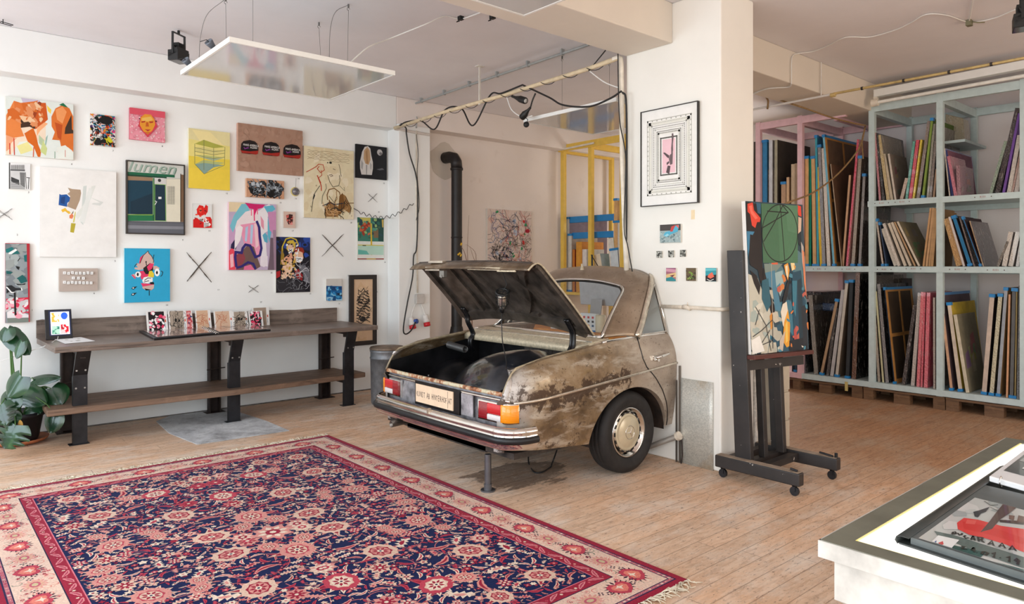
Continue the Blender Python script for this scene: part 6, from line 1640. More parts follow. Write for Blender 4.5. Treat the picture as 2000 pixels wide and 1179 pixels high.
socket(onX(4.66,1036,210), onX(4.66,1019,230), 'black cable socket hanging below the pole')
cable([onX(4.68,1046,182), onX(4.67,1040,196), onX(4.66,1036,210)], .008, M_CAB_B, 'black lead of the lower hanging socket', 10)
mb = MB(); c = onX(4.66,1028,243); mb.lathe([(0,-.005),(.026,-.005),(.030,0),(.026,.012),(0,.016)], c, (-.8,-.6,0), 20); mb.tube([c, onX(4.66,1031,233), onX(4.66,1024,229)], .004, 5); tag(mb.build('socket_cover', M_BLK), 'round black socket cover dangling below the pole', 'cover')

# upright white pipe and cables at the pillar edge
M_PIPEW = flat('painted_pipe', (232,222,206), .5, var=.12, scale=9)
mb = MB(); mb.tube(crv([onX(4.70,1198,116), onX(4.70,1210,113), onX(4.70,1213,125), onX(4.70,1214,180), onX(4.70,1216,330), onX(4.70,1224,535)], 40), .022, 10); tag(mb.build('upright_pipe', M_PIPEW), 'white painted upright pipe at the left edge of the pillar', 'pipe')
cable([onX(4.66,1207,105), onX(4.66,1208,180), onX(4.66,1211,240), onX(4.66,1222,310), onX(4.66,1219,440), onX(4.66,1226,480), onX(4.66,1235,530)], .005, M_CAB_B, 'thin black cable hanging down the upright pipe', 60)
cable([onX(4.67,1216,180), onX(4.68,1223,200), onX(4.69,1224,330), onX(4.70,1223,520)], .009, M_CAB_B, 'thick black cable running down beside the pillar edge', 40)
# ------------------------------------------------------------------ alcove behind the opening
M_IRON = flat('black_stove_pipe', (38,34,34), .5, .3, var=.2, scale=6)
P = onY(7.70, 892, 330); px, pz = P.x, 3.02
r = thing('stove_pipe', 'black stove pipe with elbow entering the alcove wall', 'pipe', (px, 7.7, .3))
mb = MB(); mb.tube([(px-.02,7.94,3.06),(px-.02,7.84,3.06),(px,7.76,3.04),(px,7.71,2.98),(px,7.70,2.90)], .078, 20); mb.lathe([(.078,0),(.086,.0),(.086,.03),(.078,.03)], (px,7.70,2.87)); mb.build('elbow', M_IRON, r)
mb = MB(); mb.cyl((px,7.70,.60),(px,7.70,2.88),.074,24); mb.lathe([(.074,0),(.079,0),(.079,.015),(.074,.015)], (px,7.70,1.95)); mb.build('straight_pipe', M_IRON, r)
mb = MB(); mb.cyl((px,7.70,.75),(px,7.70,.60),.08,24,.11); mb.cyl((px,7.70,.60),(px,7.70,.0),.11,24); mb.build('lower_section', M_IRON, r)
mb = MB(); rg = random.Random(2)
for z in (1.85, 1.72, 1.70, 1.60, 1.57): mb.bar((px-.02+rg.uniform(-.02,.03), 7.624, z), (px+rg.uniform(0,.03), 7.624, z+.03), .012, .02)
mb.build('yellow_paint_mark', flat('yellow_mark', (226,180,50), .6), r)
mb = MB(); mb.add([(px-.02+.26*math.cos(t)*(1+.12*math.sin(5*t)), 7.946, 3.02+.24*math.sin(t)*(1+.1*math.cos(4*t))) for t in [i*2*math.pi/24 for i in range(24)]], [tuple(range(24))]); struct(mb.build('wall_patch', plaster('grey_cement', (206,196,186))))
# conduit, box and red sockets on the pilaster
yp = 7.665
r = thing('power_outlet', 'grey junction box with two red and white industrial sockets on the pilaster', 'socket', tuple(onY(yp, 816, 590)))
def PY(u, v, o=0): return onY(yp-o, u, v)
mb = MB(); mb.tube([PY(813,255,.015), PY(813,400,.015), PY(815,572,.015)], .011, 8); mb.build('conduit', M_PIPEW, r)
mb = MB(); a, b_ = PY(810,574), PY(825,592); mb.box((a.x, yp-.05, b_.z), (b_.x, yp, a.z)); mb.build('junction_box', flat('grey_plastic', (196,190,184), .5), r, bevel=.004)
for (u0, u, v, sc_) in ((812,803,632,1), (822,831,627,1)):
    mb = MB(); mb.tube(crv([PY(u0,592,.02), PY(u0+(u-u0)*.6,605,.03), PY(u,620,.04)], 10), .006, 6); mb.build('white_lead', M_CAB_W, r)
    c = PY(u, v-10, .045); ax = Vector((.06,-.25,-1)).normalized()
    mb = MB(); mb.lathe([(0,-.02),(.03,-.02),(.036,.0),(.040,.05),(.046,.055),(.046,.085),(0,.085)], c, ax, 20); s_ = mb.build('socket_body', flat('pale_plastic', (222,216,210), .45), r)
    mb = MB(); mb.lathe([(0,.08),(.042,.08),(.044,.13),(.036,.135),(0,.12)], c, ax, 20); mb.build('red_collar', flat('red_plastic', (206,30,44), .35), s_)
mb = MB(); c = PY(809,628,.07); mb.lathe([(0,0),(.03,0),(.03,.05),(0,.05)], c, (.3,-1,.2), 16); mb.build('blue_cap', flat('blue_plastic', (40,80,160), .4), r)
mb = MB(); mb.tube(crv([PY(812,628,.12), PY(803,645,.12), PY(792,652,.10), PY(788,640,.08), PY(796,590,.05), PY(806,540,.04), PY(808,500,.035), PY(814,480,.04), PY(816,380,.05), PY(812,340,.05), PY(800,300,.05), PY(794,262,.05), PY(793,250,.05), A0.lerp(A2,.05)+Vector((-.02,0,.02))], 80), .009, 7)
tag(mb.build('cable', M_CAB_B), 'black cable looping up the pilaster from the red sockets to the pole', 'cable')
mb = MB(); mb.tube(crv([PY(813,262,.04), PY(817,300,.04), PY(815,340,.04), PY(819,400,.04), PY(813,430,.05)], 60), .004, 6); tag(mb.build('cable', M_CAB_B), 'thin black cord wriggling down beside the white conduit', 'cable')
# coiled lead from the sketched canvas to the pilaster
pts = [onY(YL-.03, 690, 406), onY(YL-.03, 700, 412)]; n = 44
for i in range(n+1):
    u = 702 + 106*i/n; sag = 13*math.sin(math.pi*(i/n))-18*(i/n)**2.5+2; pts.append((onY(YL-.05, u, 412+sag+3.2*math.sin(i*1.35)) if u < 762 else onY(7.64, u, 412+sag+3.2*math.sin(i*1.35))))
mb = MB(); mb.tube(pts, .004, 6); tag(mb.build('coiled_cable', M_CAB_B), 'curly black lead along the wall right of the sketched canvas', 'cable')
# dry branch behind the lid
mb = MB(); b0 = onD(9.0, 921, 560)
def br(pts, r0): mb.tube(crv([onD(9.0+i*.02, u, v) for i, (u, v) in enumerate(pts)], 14), [r0*(1-i/16) for i in range(15)], 5)
r = thing('dry_branch', 'thin dry twig branch standing behind the raised boot lid', 'branch', tuple(b0))
for i, (pts, w) in enumerate((([(924,757),(922,640),(921,560),(913,500),(916,420)], .010), ([(918,540),(908,495),(900,480),(899,470)], .006), ([(921,560),(930,500),(915,480),(908,478)], .005), ([(922,600),(935,540),(922,495),(918,480)], .006), ([(915,520),(905,512),(898,500)], .004))):
    mb = MB(); br(pts, w); mb.build('twig', flat('bark', (120,84,64), .8), r)
P = onZ(0, 921, 760) if False else None
# galvanised can left of the car
c = onZ(0, 745, 765); c = Vector((onY(7.05,756,740).x, 7.05, 0)); h = 1.6-(683-HV)/FPX*((c-ORG).dot(Vector((CY,SY,0))))
r = thing('galvanised_bin', 'dented galvanised metal bin standing behind the left car tail', 'bin', tuple(c))
hb = .62
mb = MB(); mb.lathe([(0,0),(.17,0),(.18,.02),(.19,hb-.10),(.195,hb-.10),(.195,hb-.09),(.19,hb-.08),(.188,hb-.03),(.195,hb-.02),(.195,hb),(0,hb)], c, k=36); mb.build('drum', flat('dull_zinc', (138,140,144), .5, .5, var=.25, scale=9, bmp=.2), r)
mb = MB(); mb.lathe([(0,hb+.004),(.198,hb+.004),(.20,hb+.012),(.19,hb+.03),(0,hb+.035)], c, k=36); mb.build('lid', flat('rusty_lid', (130,112,96), .6, .3, var=.3), r)
# desk seen through the car windows
M_DESKW = wood('orange_pine_desk', (206,136,66), (170,100,46), axis=1)
r = thing('desk', 'orange pine desk seen through the car windows', 'desk', (6.3,5.6,0))
mb = MB(); mb.box((6.15,4.2,.74),(6.95,7.3,.78)); mb.build('desk_top', M_DESKW, r, bevel=.004)
for y in (4.3, 7.2):
    for x in (6.2, 6.9): mb = MB(); mb.box((x-.03,y-.03,0),(x+.03,y+.03,.74)); mb.build('leg', M_DESKW, r)
def deskP(u, v): return onZ(.78, u, v)
c = onX(6.45, 1160, 650); 
r = thing('desktop_computer', 'silver all-in-one computer seen from behind on the desk', 'computer', (6.5, c.y, .781))
M_ALU = flat('brushed_aluminium', (176,180,184), .3, .7, var=.04)
mb = MB(); mb.prism([(6.44,c.y-.10,.782),(6.44,c.y+.10,.782),(6.60,c.y+.10,.782),(6.60,c.y-.10,.782)], (0,0,.008)); mb.prism([(6.445,c.y-.09,.79),(6.50,c.y-.09,1.16),(6.51,c.y-.09,1.16),(6.455,c.y-.09,.79)], (0,.18,0)); st_ = mb.build('foot', M_ALU, r)
mb = MB(); mb.lathe([(0,-.0),(.022,0)], (6.458,c.y,.93), (-1,0,.15), 20); mb.build('cable_hole', M_BLK, st_)
mb = MB(); mb.M = Matrix.Translation((6.56,c.y,1.24)) @ Matrix.Rotation(-.1,4,'Y'); mb.box((-.01,-.34,-.16),(.015,.34,.26)); mb.build('screen_back', flat('pale_grey_shell', (196,200,204), .35, .3), r, bevel=.01)  # screen back in its own even pale grey
c2 = deskP(1152, 655)
P = onX(6.30, 1150, 655); mb = MB(); mb.box((6.28,P.y-.14,.781),(6.33,P.y+.12,1.0), srgb('#d8dcdc')); rg = random.Random(4)
for i in range(3):
    for j in range(3): mb.box((6.276,P.y-.10+j*.07,.84+i*.05),(6.2795,P.y-.07+j*.07,.865+i*.05), srgb(rg.choice(['#c84848','#406080','#e09050','#303030'])))
mb.box((6.276,P.y-.14,.781),(6.2795,P.y+.12,.80), srgb('#3078b0'))
tag(mb.build('printed_carton', M_PAPER), 'white carton with rows of small coloured squares on the desk', 'box')
P = onX(6.32, 1173, 655); mb = MB(); mb.lathe([(0,0),(.06,0),(.062,.01),(.062,.20),(.055,.205),(0,.205)], (6.32,P.y,.781), k=28); tag(mb.build('paper_roll', flat('cream_tub', (214,204,176), .5)), 'cream cylindrical tub beside the carton on the desk', 'tub')
P = onX(6.3, 1095, 655); mb = MB(); mb.box((6.22,P.y-.10,.781),(6.34,P.y+.10,.80)); tag(mb.build('power_strip', flat('white_plastic', (226,224,220), .4), bevel=.003), 'white power adapter lying on the desk', 'adapter')
cable([Vector((6.22,P.y+.02,.79)), onX(6.24,1075,652)+Vector((0,0,.0)), onX(6.25,1064,648), onX(6.25,1075,644)], .004, M_CAB_W, 'white cord coiled on the desk beside the adapter', 24)
P = onX(6.75, 1078, 650); mb = MB(); mb.prism([(6.7,P.y-.16,.781),(6.7,P.y+.16,.781),(6.7,P.y+.15,.98),(6.7,P.y-.15,.98)], (.012,0,0)); mb.box((6.5,P.y-.16,.7805),(6.715,P.y+.16,.795)); tag(mb.build('laptop', M_BLK), 'open dark laptop at the left part of the desk', 'laptop')
P = onX(6.6, 1150, 590); mb = MB(); mb.tube([(6.86,P.y+.2,1.72),(6.86,P.y+.02,1.50),(6.86,P.y-.1,1.38)], .006, 6); mb.cyl((6.88,P.y+.2,.781),(6.88,P.y+.2,1.72),.012,10); mb.lathe([(0,.01),(.07,.01),(.07,0),(0,0)], (6.88,P.y+.2,.781)); tag(mb.build('desk_lamp', M_BLK), 'thin black desk lamp arm behind the computer', 'lamp')

# yellow rack
M_YEL = flat('yellow_painted_wood', (232,192,84), .5, var=.05)
M_PNK = flat('pink_painted_wood', (232,190,196), .5, var=.05)
M_BLU = flat('pale_blue_painted_wood', (198,214,214), .5, var=.05)
r = thing('yellow_rack', 'yellow wooden picture rack at the end of the alcove', 'rack', (7.9, 6.5, 0))
XR, ZR = 7.84, 3.46; ysy = [onX(XR,1098,300).y, onX(XR,1152,300).y, onX(XR,1214,300).y, onX(XR,1290,300).y]
ysy[0] = min(ysy[0], 7.85)
for y in ysy:
    mb = MB(); mb.box((XR,y-.035,0),(XR+.06,y+.035,ZR)); mb.build('post', M_YEL, r)
    mb = MB(); mb.box((XR+.06,y-.03,ZR-.12),(XR+1.2,y+.03,ZR-.03)); mb.build('top_beam', M_YEL, r)
    mb = MB(); mb.box((XR+1.14,y-.035,0),(XR+1.2,y+.035,ZR)); mb.build('post', M_YEL, r)
mb = MB(); mb.box((XR-.03,ysy[-1]-.04,ZR-.10),(XR,ysy[0]+.06,ZR)); mb.build('front_rail', M_YEL, r)
for z in (.15, 1.12): mb = MB(); mb.box((XR+.02,ysy[-1],z),(XR+1.14,ysy[0],z+.04)); mb.build('shelf', M_YEL, r)
mb = MB(); mb.box((XR+.7,ysy[-1],2.34),(XR+.76,ysy[1],2.42)); mb.build('cross_rail', M_YEL, r)
cable([onX(XR-.06,1050,295), onX(XR-.06,1060,297), onX(XR-.06,1100,291), onX(XR-.05,1160,279)], .016, M_PIPEW, 'short white tube lying along the top of the yellow rack', 20, 'pipe', 'tube')
# ------------------------------------------------------------------ things on the pillar
NXm = Vector((-1,0,0)); EY = Vector((0,-1,0))
def wallX(th): return (Vector((XA-th, 3.5, 1.6)), EY, NXm)
PX = (1220, 160, 2.5617)
p = Pic(wallX(.028), PX, (86,155), (366,600), .026, (240,238,234), (250,248,244))
def rr(c, x0, y0, x1, y1, w):   # rectangular ring in unit coords of the picture
    W, H = p.x1-p.x0, p.z1-p.z0
    for q in ((x0,y0,x1,y0+w*W/H),(x0,y1-w*W/H,x1,y1),(x0,y0,x0+w,y1),(x1-w,y0,x1,y1)):
        p.rect(p.x0+q[0]*W, p.z0+q[1]*H, p.x0+q[2]*W, p.z0+q[3]*H, c); p.k -= 1
    p.k += 1
def dots(c, x0, y0, x1, y1, nx, ny, s):
    W, H = p.x1-p.x0, p.z1-p.z0
    P_ = [(x0+(x1-x0)*i/nx, y) for i in range(nx+1) for y in (y0, y1)] + [(x, y0+(y1-y0)*j/ny) for j in range(ny+1) for x in (x0, x1)]
    for (x, y) in P_: p.rect(p.x0+x*W-s, p.z0+y*H-s, p.x0+x*W+s, p.z0+y*H+s, c); p.k -= 1
    p.k += 1
rr('#b4b2a8', .10, .10, .90, .90, .012); rr('#e2e0d6', .13, .125, .87, .875, .05); dots('#b0aea6', .115, .113, .885, .887, 9, 15, .006); dots('#989690', .145, .138, .855, .862, 26, 42, .003)
rr('#a8a69c', .19, .165, .81, .835, .008); dots('#7c7a74', .225, .19, .775, .81, 22, 34, .0042); dots('#c4c2b8', .255, .21, .745, .79, 24, 38, .004); rr('#8c8a82', .28, .23, .72, .77, .012); rr('#e6e4dc', .30, .245, .70, .755, .03); dots('#6e6c66', .31, .252, .69, .748, 16, 30, .004)
rr('#86847c', .345, .30, .655, .70, .018); dots('#34322e', .36, .31, .64, .69, 12, 26, .0045); W, H = p.x1-p.x0, p.z1-p.z0; p.rect(p.x0+.385*W, p.z0+.325*H, p.x0+.615*W, p.z0+.675*H, '#eec4cc')
for x, y in ((.19,.165),(.81,.165),(.19,.835),(.81,.835)): p.rect(p.x0+x*W-.007, p.z0+y*H-.007, p.x0+x*W+.007, p.z0+y*H+.007, '#8a8882')
p.P('#6e5e60', '236,258 244,256 246,275 242,310 243,340 240,360 234,368 233,330 236,300').P('#6e5e60', '232,360 242,352 240,410 228,415 222,385 226,366').P('#5c4c4e', '193,355 200,352 224,368 222,382 214,378').P('#584a4c', '210,405 222,395 224,405 212,416').P('#584a4c', '216,418 230,420 224,462 208,452')
framed(p, 'framed_print', 'framed print with ornamental borders round a rifle on pink', 'print', .006, .028)
def minipic(u0, v0, u1, v1, bg, fn, label, name='painting', group=None, th=.018):
    q = Pic(wallX(th), (0,0,1), (u0,v0), (u1,v1), th, bg); fn(q); return q.done(name, label, 'painting', group)
def shoe(q):
    q.rect(q.x0, q.z0+(q.z1-q.z0)*.66, q.x1, q.z1, '#4c4644'); q.splat(60, ['#9cb4b4','#7c9898','#b4c8c4','#647c80'], .006, .014, 3, (0,.4,1,1)); q.P('#58b0cc', '1296,459 1300,453 1312,450 1320,440 1327,440 1324,452 1310,458 1302,463').P('#c84848', '1309,452 1312,442 1320,439 1314,452').P('#e07068', '1320,440 1326,439 1326,446').P('#9cd4e0', '1298,460 1304,456 1308,459 1302,462')
minipic(1289, 439, 1329.5, 473, '#a4b4b4', shoe, 'small painting of a turquoise high heel shoe on the pillar')
for i, (u, v, where) in enumerate(((1282,490,'left'), (1305,489,'middle'), (1328,488,'right'))):
    minipic(u, v, u+11.5, v+13, '#8c8c84', lambda q: q.splat(26, ['#3c3c38','#c8c8c0','#60605a','#a8a8a0'], .008, .018, 10+i), 'tiny grey relief square on the pillar, %s of the row of three' % where, 'painting', 'tiny grey squares on the pillar', .012)
def pm1(q): q.rect(q.x0,q.z0+.07,q.x1,q.z1,'#a06080'); q.P('#d8a0b0','1301,524 1320,526 1320,532 1301,530').P('#e8c890','1301,536 1320,532 1320,541 1301,542').P('#389098','1301,543 1312,540 1320,546 1320,549 1301,549').P('#7c4048','1308,538 1318,536 1314,541')
def pm2(q): q.rect(q.x0,q.z0,q.x1,q.z1,'#6c5c44'); q.splat(20, ['#84a048','#608040','#a4b460'], .008, .018, 6, (.2,.35,.85,.85)); q.splat(10, ['#4c4034','#887050'], .01, .02, 8)
def pm3(q): q.rect(q.x0,q.z0,q.x1,q.z1,'#389ca8'); q.P('#282428','1378,538 1399,536 1399,549 1378,549').P('#e87058','1384,536 1391,531 1395,540 1388,544 1382,541').P('#6cc4cc','1378,524 1399,524 1399,528 1378,529').L('#e8e4e0', .005, '1381,545 1387,548 1394,545')
minipic(1301, 523, 1320, 549, '#b07880', pm1, 'little pink and teal sunset painting, left of the lowest three on the pillar')
minipic(1340, 523, 1359.5, 548.5, '#6c5c44', pm2, 'little brown painting of a green cactus on the pillar')
minipic(1378, 523, 1399, 549.5, '#389ca8', pm3, 'little teal painting with an orange shape near the pillar corner')
mb = MB(); a = onX(XA-.001, 1350, 410); b_ = onX(XA-.001, 1357, 428); mb.box((XA-.002, b_.y, b_.z), (XA, a.y, a.z)); tag(mb.build('paper_scrap', flat('yellowed_paper', (240,218,180), .9)), 'small yellowed paper scrap stuck under the framed print', 'paper')
# heating pipe round the pillar, sheet metal, corner rail, floor pipe
M_CREAMP = flat('cream_painted_pipe', (232,220,202), .5, var=.12, scale=14, bmp=.15)
pp = [onX(XA-.02, 1292, 598), onX(XA-.02, 1345, 600), onX(XA-.02, 1407, 604)]; zc = pp[2].z
mb = MB(); mb.tube([pp[0], pp[1], Vector((XA-.022, 3.05, zc)), Vector((XA-.018, 3.012, zc)), Vector((XA+.03, 3.008, zc)), Vector((5.2, 3.008, zc+.002))], .015, 10)
mb.tube([pp[1]+Vector((0,.05,0)), pp[1]+Vector((-.008,.02,.004)), pp[1]+Vector((-.004,-.02,-.01))], .019, 8); mb.tube([pp[1]+Vector((-.01,.0,.01)), pp[1]+Vector((-.03,-.01,.04))], .004, 6)
tag(mb.build('heating_pipe', M_CREAMP), 'cream painted pipe running level round the pillar behind the easel', 'pipe')
mb = MB(); a = onX(XA-.006, 1327.5, 737); b_ = onX(XA-.006, 1393.5, 746); zt1, zt2 = a.z, b_.z
G = []
for i in range(9):
    y = a.y + (b_.y-a.y)*i/8; G.append([Vector((XA-.010 + .006*math.sin(i*.9)*0, y, 0)), Vector((XA-.012, y, .4)), Vector((XA-.010, y, zt1))])
mb.smooth = True; mb.grid(G)
def galv():
    m, nt, b = new_mat('spangled_zinc_sheet'); vec = coords(nt); v = N(nt, 'ShaderNodeTexVoronoi'); v.inputs['Scale'].default_value = 130; nt.links.new(vec, v.inputs['Vector'])
    r = ramp(nt, v.outputs['Color'], [(0.2, srgb((196,197,190))), (0.8, srgb((220,220,212)))]); n = noise(nt, vec, 3.5, 5, .6)
    out = mixc(nt, ramp(nt, n, [(0.52,(0,0,0)),(0.7,(.8,.8,.8))]).outputs[0], r.outputs[0], srgb((190,160,116)))
    nt.links.new(out, b.inputs['Base Color']); b.inputs['Roughness'].default_value = .5; b.inputs['Metallic'].default_value = .35; return m
tag(mb.build('metal_sheet', galv(), solid=.003), 'galvanised metal sheet leaning flat on the foot of the pillar', 'sheet')
r = thing('corner_rail', 'narrow upright metal rail between the car and the metal sheet', 'rail', (XA-.03, 3.40, 0))
yr = onX(XA-.02, 1328, 800).y
mb = MB(); mb.box((XA-.03, yr-.004, 0), (XA-.012, yr+.006, .78)); mb.box((XA-.03, yr+.03, 0), (XA-.012, yr+.036, .66)); mb.build('rail_bar', flat('dull_steel', (120,112,104), .5, .5), r)
a = onX(XA-.06, 1268, 872); b_ = onX(XA-.05, 1322, 852)
r = thing('floor_pipe', 'short grey pipe with a nut rising behind the wheel to the pillar', 'pipe', tuple(Vector((a.x, a.y, 0))))
mb = MB(); mb.tube([Vector((a.x, a.y+.16, .0)), a, b_], .022, 10); mb.build('tube', flat('grey_pipe', (160,154,146), .5, .3), r)
mb = MB(); mb.cyl(b_, b_+(b_-a).normalized()*.03, .036, 8); mb.build('nut', M_CREAMP, r)
mb = MB(); mb.tube([b_+Vector((.02,-.03,0)), b_+Vector((.03,-.03,-.15)), b_+Vector((.0,-.03,-.28)), b_+Vector((-.06,.03,-.285))], .006, 6); mb.build('bracket_wire', M_STEELB, r)

# ------------------------------------------------------------------ easel with painting
M_EAS = flat('black_stained_easel_wood', (44,38,38), .55, var=.25, scale=9, bmp=.1)
def speck(name, base, cols, sc=22, thr=.70):
    m, nt, b = new_mat(name); vec = coords(nt); n = noise(nt, vec, sc, 4, .6); n2 = noise(nt, vec, 4, 5, .6)
    c = srgb(base); r = ramp(nt, n2, [(0.3, tuple(x*.6 for x in c[:3])+(1,)), (0.7, tuple(min(1,x*1.5) for x in c[:3])+(1,))])
    out = mixc(nt, ramp(nt, n, [(thr,(0,0,0)),(thr+.015,(1,1,1))]).outputs[0], r.outputs[0], srgb(cols))
    nt.links.new(out, b.inputs['Base Color']); b.inputs['Roughness'].default_value = .5; return m
M_EAS = speck('paint_specked_dark_wood', (42,38,37), (214,206,196))
M_DUST = flat('dusty_brown_top', (156,138,120), .8, var=.2)
XF1, XF2 = 4.655, 5.22
es = thing('studio_easel', 'dark paint-specked studio easel on castors beside the pillar', 'easel', (4.95, 2.75, 0))
for xf, y0, y1 in ((XF1, 2.34, 3.00), (XF2, 2.34, 3.00)):
    mb = MB(); mb.box((xf-.035,y0,.075),(xf+.035,y1,.165)); ft = mb.build('foot', M_EAS, es, bevel=.008)
    mb = MB(); mb.box((xf-.033,y0+.01,.1655),(xf+.033,y1-.01,.168)); mb.build('worn_top', M_DUST, ft)
    for yy in (y0+.05, y1-.05):
        mb = MB(); mb.cyl((xf-.01,yy,.032),(xf+.01,yy,.032),.032,16); mb.cyl((xf,yy,.05),(xf,yy,.078),.008,8); mb.box((xf-.016,yy-.01,.03),(xf-.011,yy+.01,.072)); mb.box((xf+.011,yy-.01,.03),(xf+.016,yy+.01,.072)); mb.box((xf-.016,yy-.012,.066),(xf+.016,yy+.012,.076)); mb.build('castor', M_STEEL, es)
mb = MB(); mb.cyl((XF2-.03,2.37,.18),(XF2-.03,2.47,.19),.008,8); mb.cyl((XF1-.0,2.37,.175),(XF1+.0,2.42,.18),.008,8); mb.cyl((XF2,2.36,.16),(XF2,2.36,.20),.012,8); mb.build('brake_screw', M_STEEL, es)
for y in (2.66, 2.78, 2.93):
    mb = MB(); mb.box((XF1+.035,y-.03,.10),(XF2-.035,y+.03,.15)); mb.build('cross_beam', M_EAS, es)
def lean(x, y, z): return Vector((x, y + (z-.16)*.045, z))
def upright(x, y, w, d, z0, z1, nm='upright'):
    mb = MB(); a, b_ = lean(x, y, z0), lean(x, y, z1); mb.obox(a-Vector((w/2,d/2,0)), Vector((w,0,0)), Vector((0,d,0)), b_-a); mb.build(nm, M_EAS, es, bevel=.004)
upright(4.70, 2.80, .045, .13, .15, 1.70); upright(5.20, 2.80, .04, .11, .15, 1.55)
upright(4.90, 2.76, .055, .05, .15, 1.62, 'mast'); upright(5.13, 2.74, .05, .06, .15, 1.3, 'mast')
BL = Vector((4.70, 2.745, .935)); DW = Vector((.984,-.176,0)).normalized()*.656; DH = Vector((.010,.055,1.13))
nrm = DW.cross(DH).normalized()
if nrm.y > 0: nrm = -nrm
o = BL - DW*.03 + nrm*.05 - Vector((0,0,.035)); mb = MB(); mb.obox(o, DW*1.02, -nrm*.09, Vector((0,0,.03))); mb.build('tray', speck('red_brown_tray', (84,40,34), (206,190,170)), es, bevel=.003)
o = BL - nrm*.03 - Vector((0,0,.12)) + DW*.02; mb = MB(); mb.obox(o, DW*.95, -nrm*.03, Vector((0,0,.07))); mb.build('cross_bar', M_EAS, es)
mb = MB(); mb.bar(lean(4.72,2.84,1.52), lean(5.20,2.84,1.52), .03, .06); mb.build('cross_bar', M_EAS, es)
ux = DW.normalized(); uz = DH.normalized()
class EPic(Pic): pass
q = Pic.__new__(Pic); q.mb = MB(); q.k = 1; q.x0, q.x1, q.z0, q.z1 = 0, .656, 0, DH.length; q.n = nrm
th = .035; q.mb.obox(BL, DW, -nrm*th, DH, srgb('#e8e4de'))
def epuv(x, y):   # crop 7: off (1360,380) scale 1.965
    u = 1360 + x/1.965; v = 380 + y/1.965; d = ray(u, v); t = (BL-ORG).dot(nrm)/d.dot(nrm); P_ = ORG + d*t - BL; return (P_.dot(ux), P_.dot(uz))
q.uv = epuv
def eraw(pts, c, base=[0]):
    for (ax, lim, sg) in ((0, q.x0, 1), (0, q.x1, -1), (1, q.z0, 1), (1, q.z1, -1)):
        out = []
        for i in range(len(pts)):
            a, b_ = pts[i-1], pts[i]; ia = (a[ax]-lim)*sg >= 0; ib = (b_[ax]-lim)*sg >= 0
            if ia != ib: t = (lim-a[ax])/(b_[ax]-a[ax]); out.append((a[0]+(b_[0]-a[0])*t, a[1]+(b_[1]-a[1])*t))
            if ib: out.append(b_)
        pts = out
        if len(pts) < 3: return
    q.k += 1; off = .0003+q.k*.00004; V = [BL + ux*a + uz*b_ + nrm*off for a, b_ in pts]
    ar = sum(pts[i-1][0]*pts[i][1]-pts[i][0]*pts[i-1][1] for i in range(len(pts)))
    if (ar < 0) != (ux.cross(uz).dot(nrm) < 0): V.reverse()
    q.mb.poly(V, srgb(c))
q.raw = eraw
q.rect(0,0,.7,1.2,'#2c4450')
q.splat(46, ['#2a5468','#1c3c4c','#3c7488','#16303c','#587c84'], .06, .16, 1, (.3,.4,1,1))
q.P('#c8c4b4', '190,300 235,320 260,390 290,450 285,520 275,600 215,610').splat(30, ['#d8d4c4','#b8b4a4','#a8b4ac','#c8c0ac'], .03, .08, 2, (0,.62,.5,1))
q.P('#1a1416', '190,28 245,40 248,150 255,330 245,340 235,290 205,270 196,200 190,120').P('#3c80a4', '192,140 222,142 215,155 205,152 202,210 198,240 194,200').P('#1a1416', '205,290 230,310 245,350 240,385 220,340').P('#1a1416', '255,280 275,300 270,350 300,430 300,450 285,455 265,380 255,330')
q.P('#e04430', '195,35 215,30 220,60 245,90 242,105 232,105 225,128 212,118 205,75 195,65').P('#f0705c', '200,45 212,40 215,62 235,90 225,95 208,72').P('#e04430', '385,40 400,45 402,85 390,80').P('#30607c', '228,30 246,34 246,75 234,70')
q.P('#4c7858', '247,34 388,42 388,262 255,262').P('#456f51', '247,34 310,38 320,262 255,262').P('#547f60', '340,40 388,42 388,150 350,140')
q.L('#161a16', .0085, ' '.join('%f,%f' % (319 + 68*math.cos(t)*1.0, 148 + 110*math.sin(t)) for t in [i*2*math.pi/40 for i in range(41)]))
for st in ('320,40 325,90 338,255', '270,63 352,70', '248,130 352,68', '257,180 300,105 330,42', '330,42 352,70'): q.L('#161a16', .0085, st)
q.P('#18282e', '388,150 400,140 403,200 390,190').P('#d8b8a0', '390,85 402,90 400,140 389,150').P('#b8b0a8', '400,180 410,200 412,300 404,260').P('#e08860', '404,210 412,220 422,400 412,340')
q.P('#7c8c84', '258,265 330,265 300,300 262,300').P('#4c8098', '262,300 300,290 310,360 325,450 300,440 290,360 275,350').P('#2c6070', '250,330 275,320 285,420 270,450 250,400').P('#9cb4b4', '300,300 330,290 335,350 320,390 305,350').P('#d86848', '285,262 310,260 312,268 290,268').P('#e8a040', '335,270 350,262 356,290 350,330 340,300').P('#f0e0c0', '340,275 348,270 350,320 344,310').P('#f0d8a0', '360,262 375,262 378,285 365,292').P('#e8a040', '372,270 380,275 376,290')
q.P('#1a1c20', '345,340 360,310 350,380 335,430 322,470 330,400').P('#e8dcc8', '330,420 345,410 350,450 340,520 330,500 322,450').P('#e8a030', '335,490 350,440 358,500 356,580 345,586 330,560').P('#f0c860', '340,500 348,480 350,560 342,570').P('#d88c34', '280,465 290,450 290,510 284,520').P('#c8b8a8', '318,560 340,520 330,600 318,600')
q.P('#1c485c', '365,300 400,290 420,480 420,595 380,600 370,480').P('#163440', '385,330 400,320 415,560 395,590').P('#38788c', '366,330 385,330 380,470 368,430').P('#b84c48', '372,520 382,500 385,580 376,590').P('#c86450', '384,540 392,530 395,590 386,590').P('#182028', '355,560 425,545 425,600 355,605').P('#202830', '400,430 420,420 425,560 410,580')
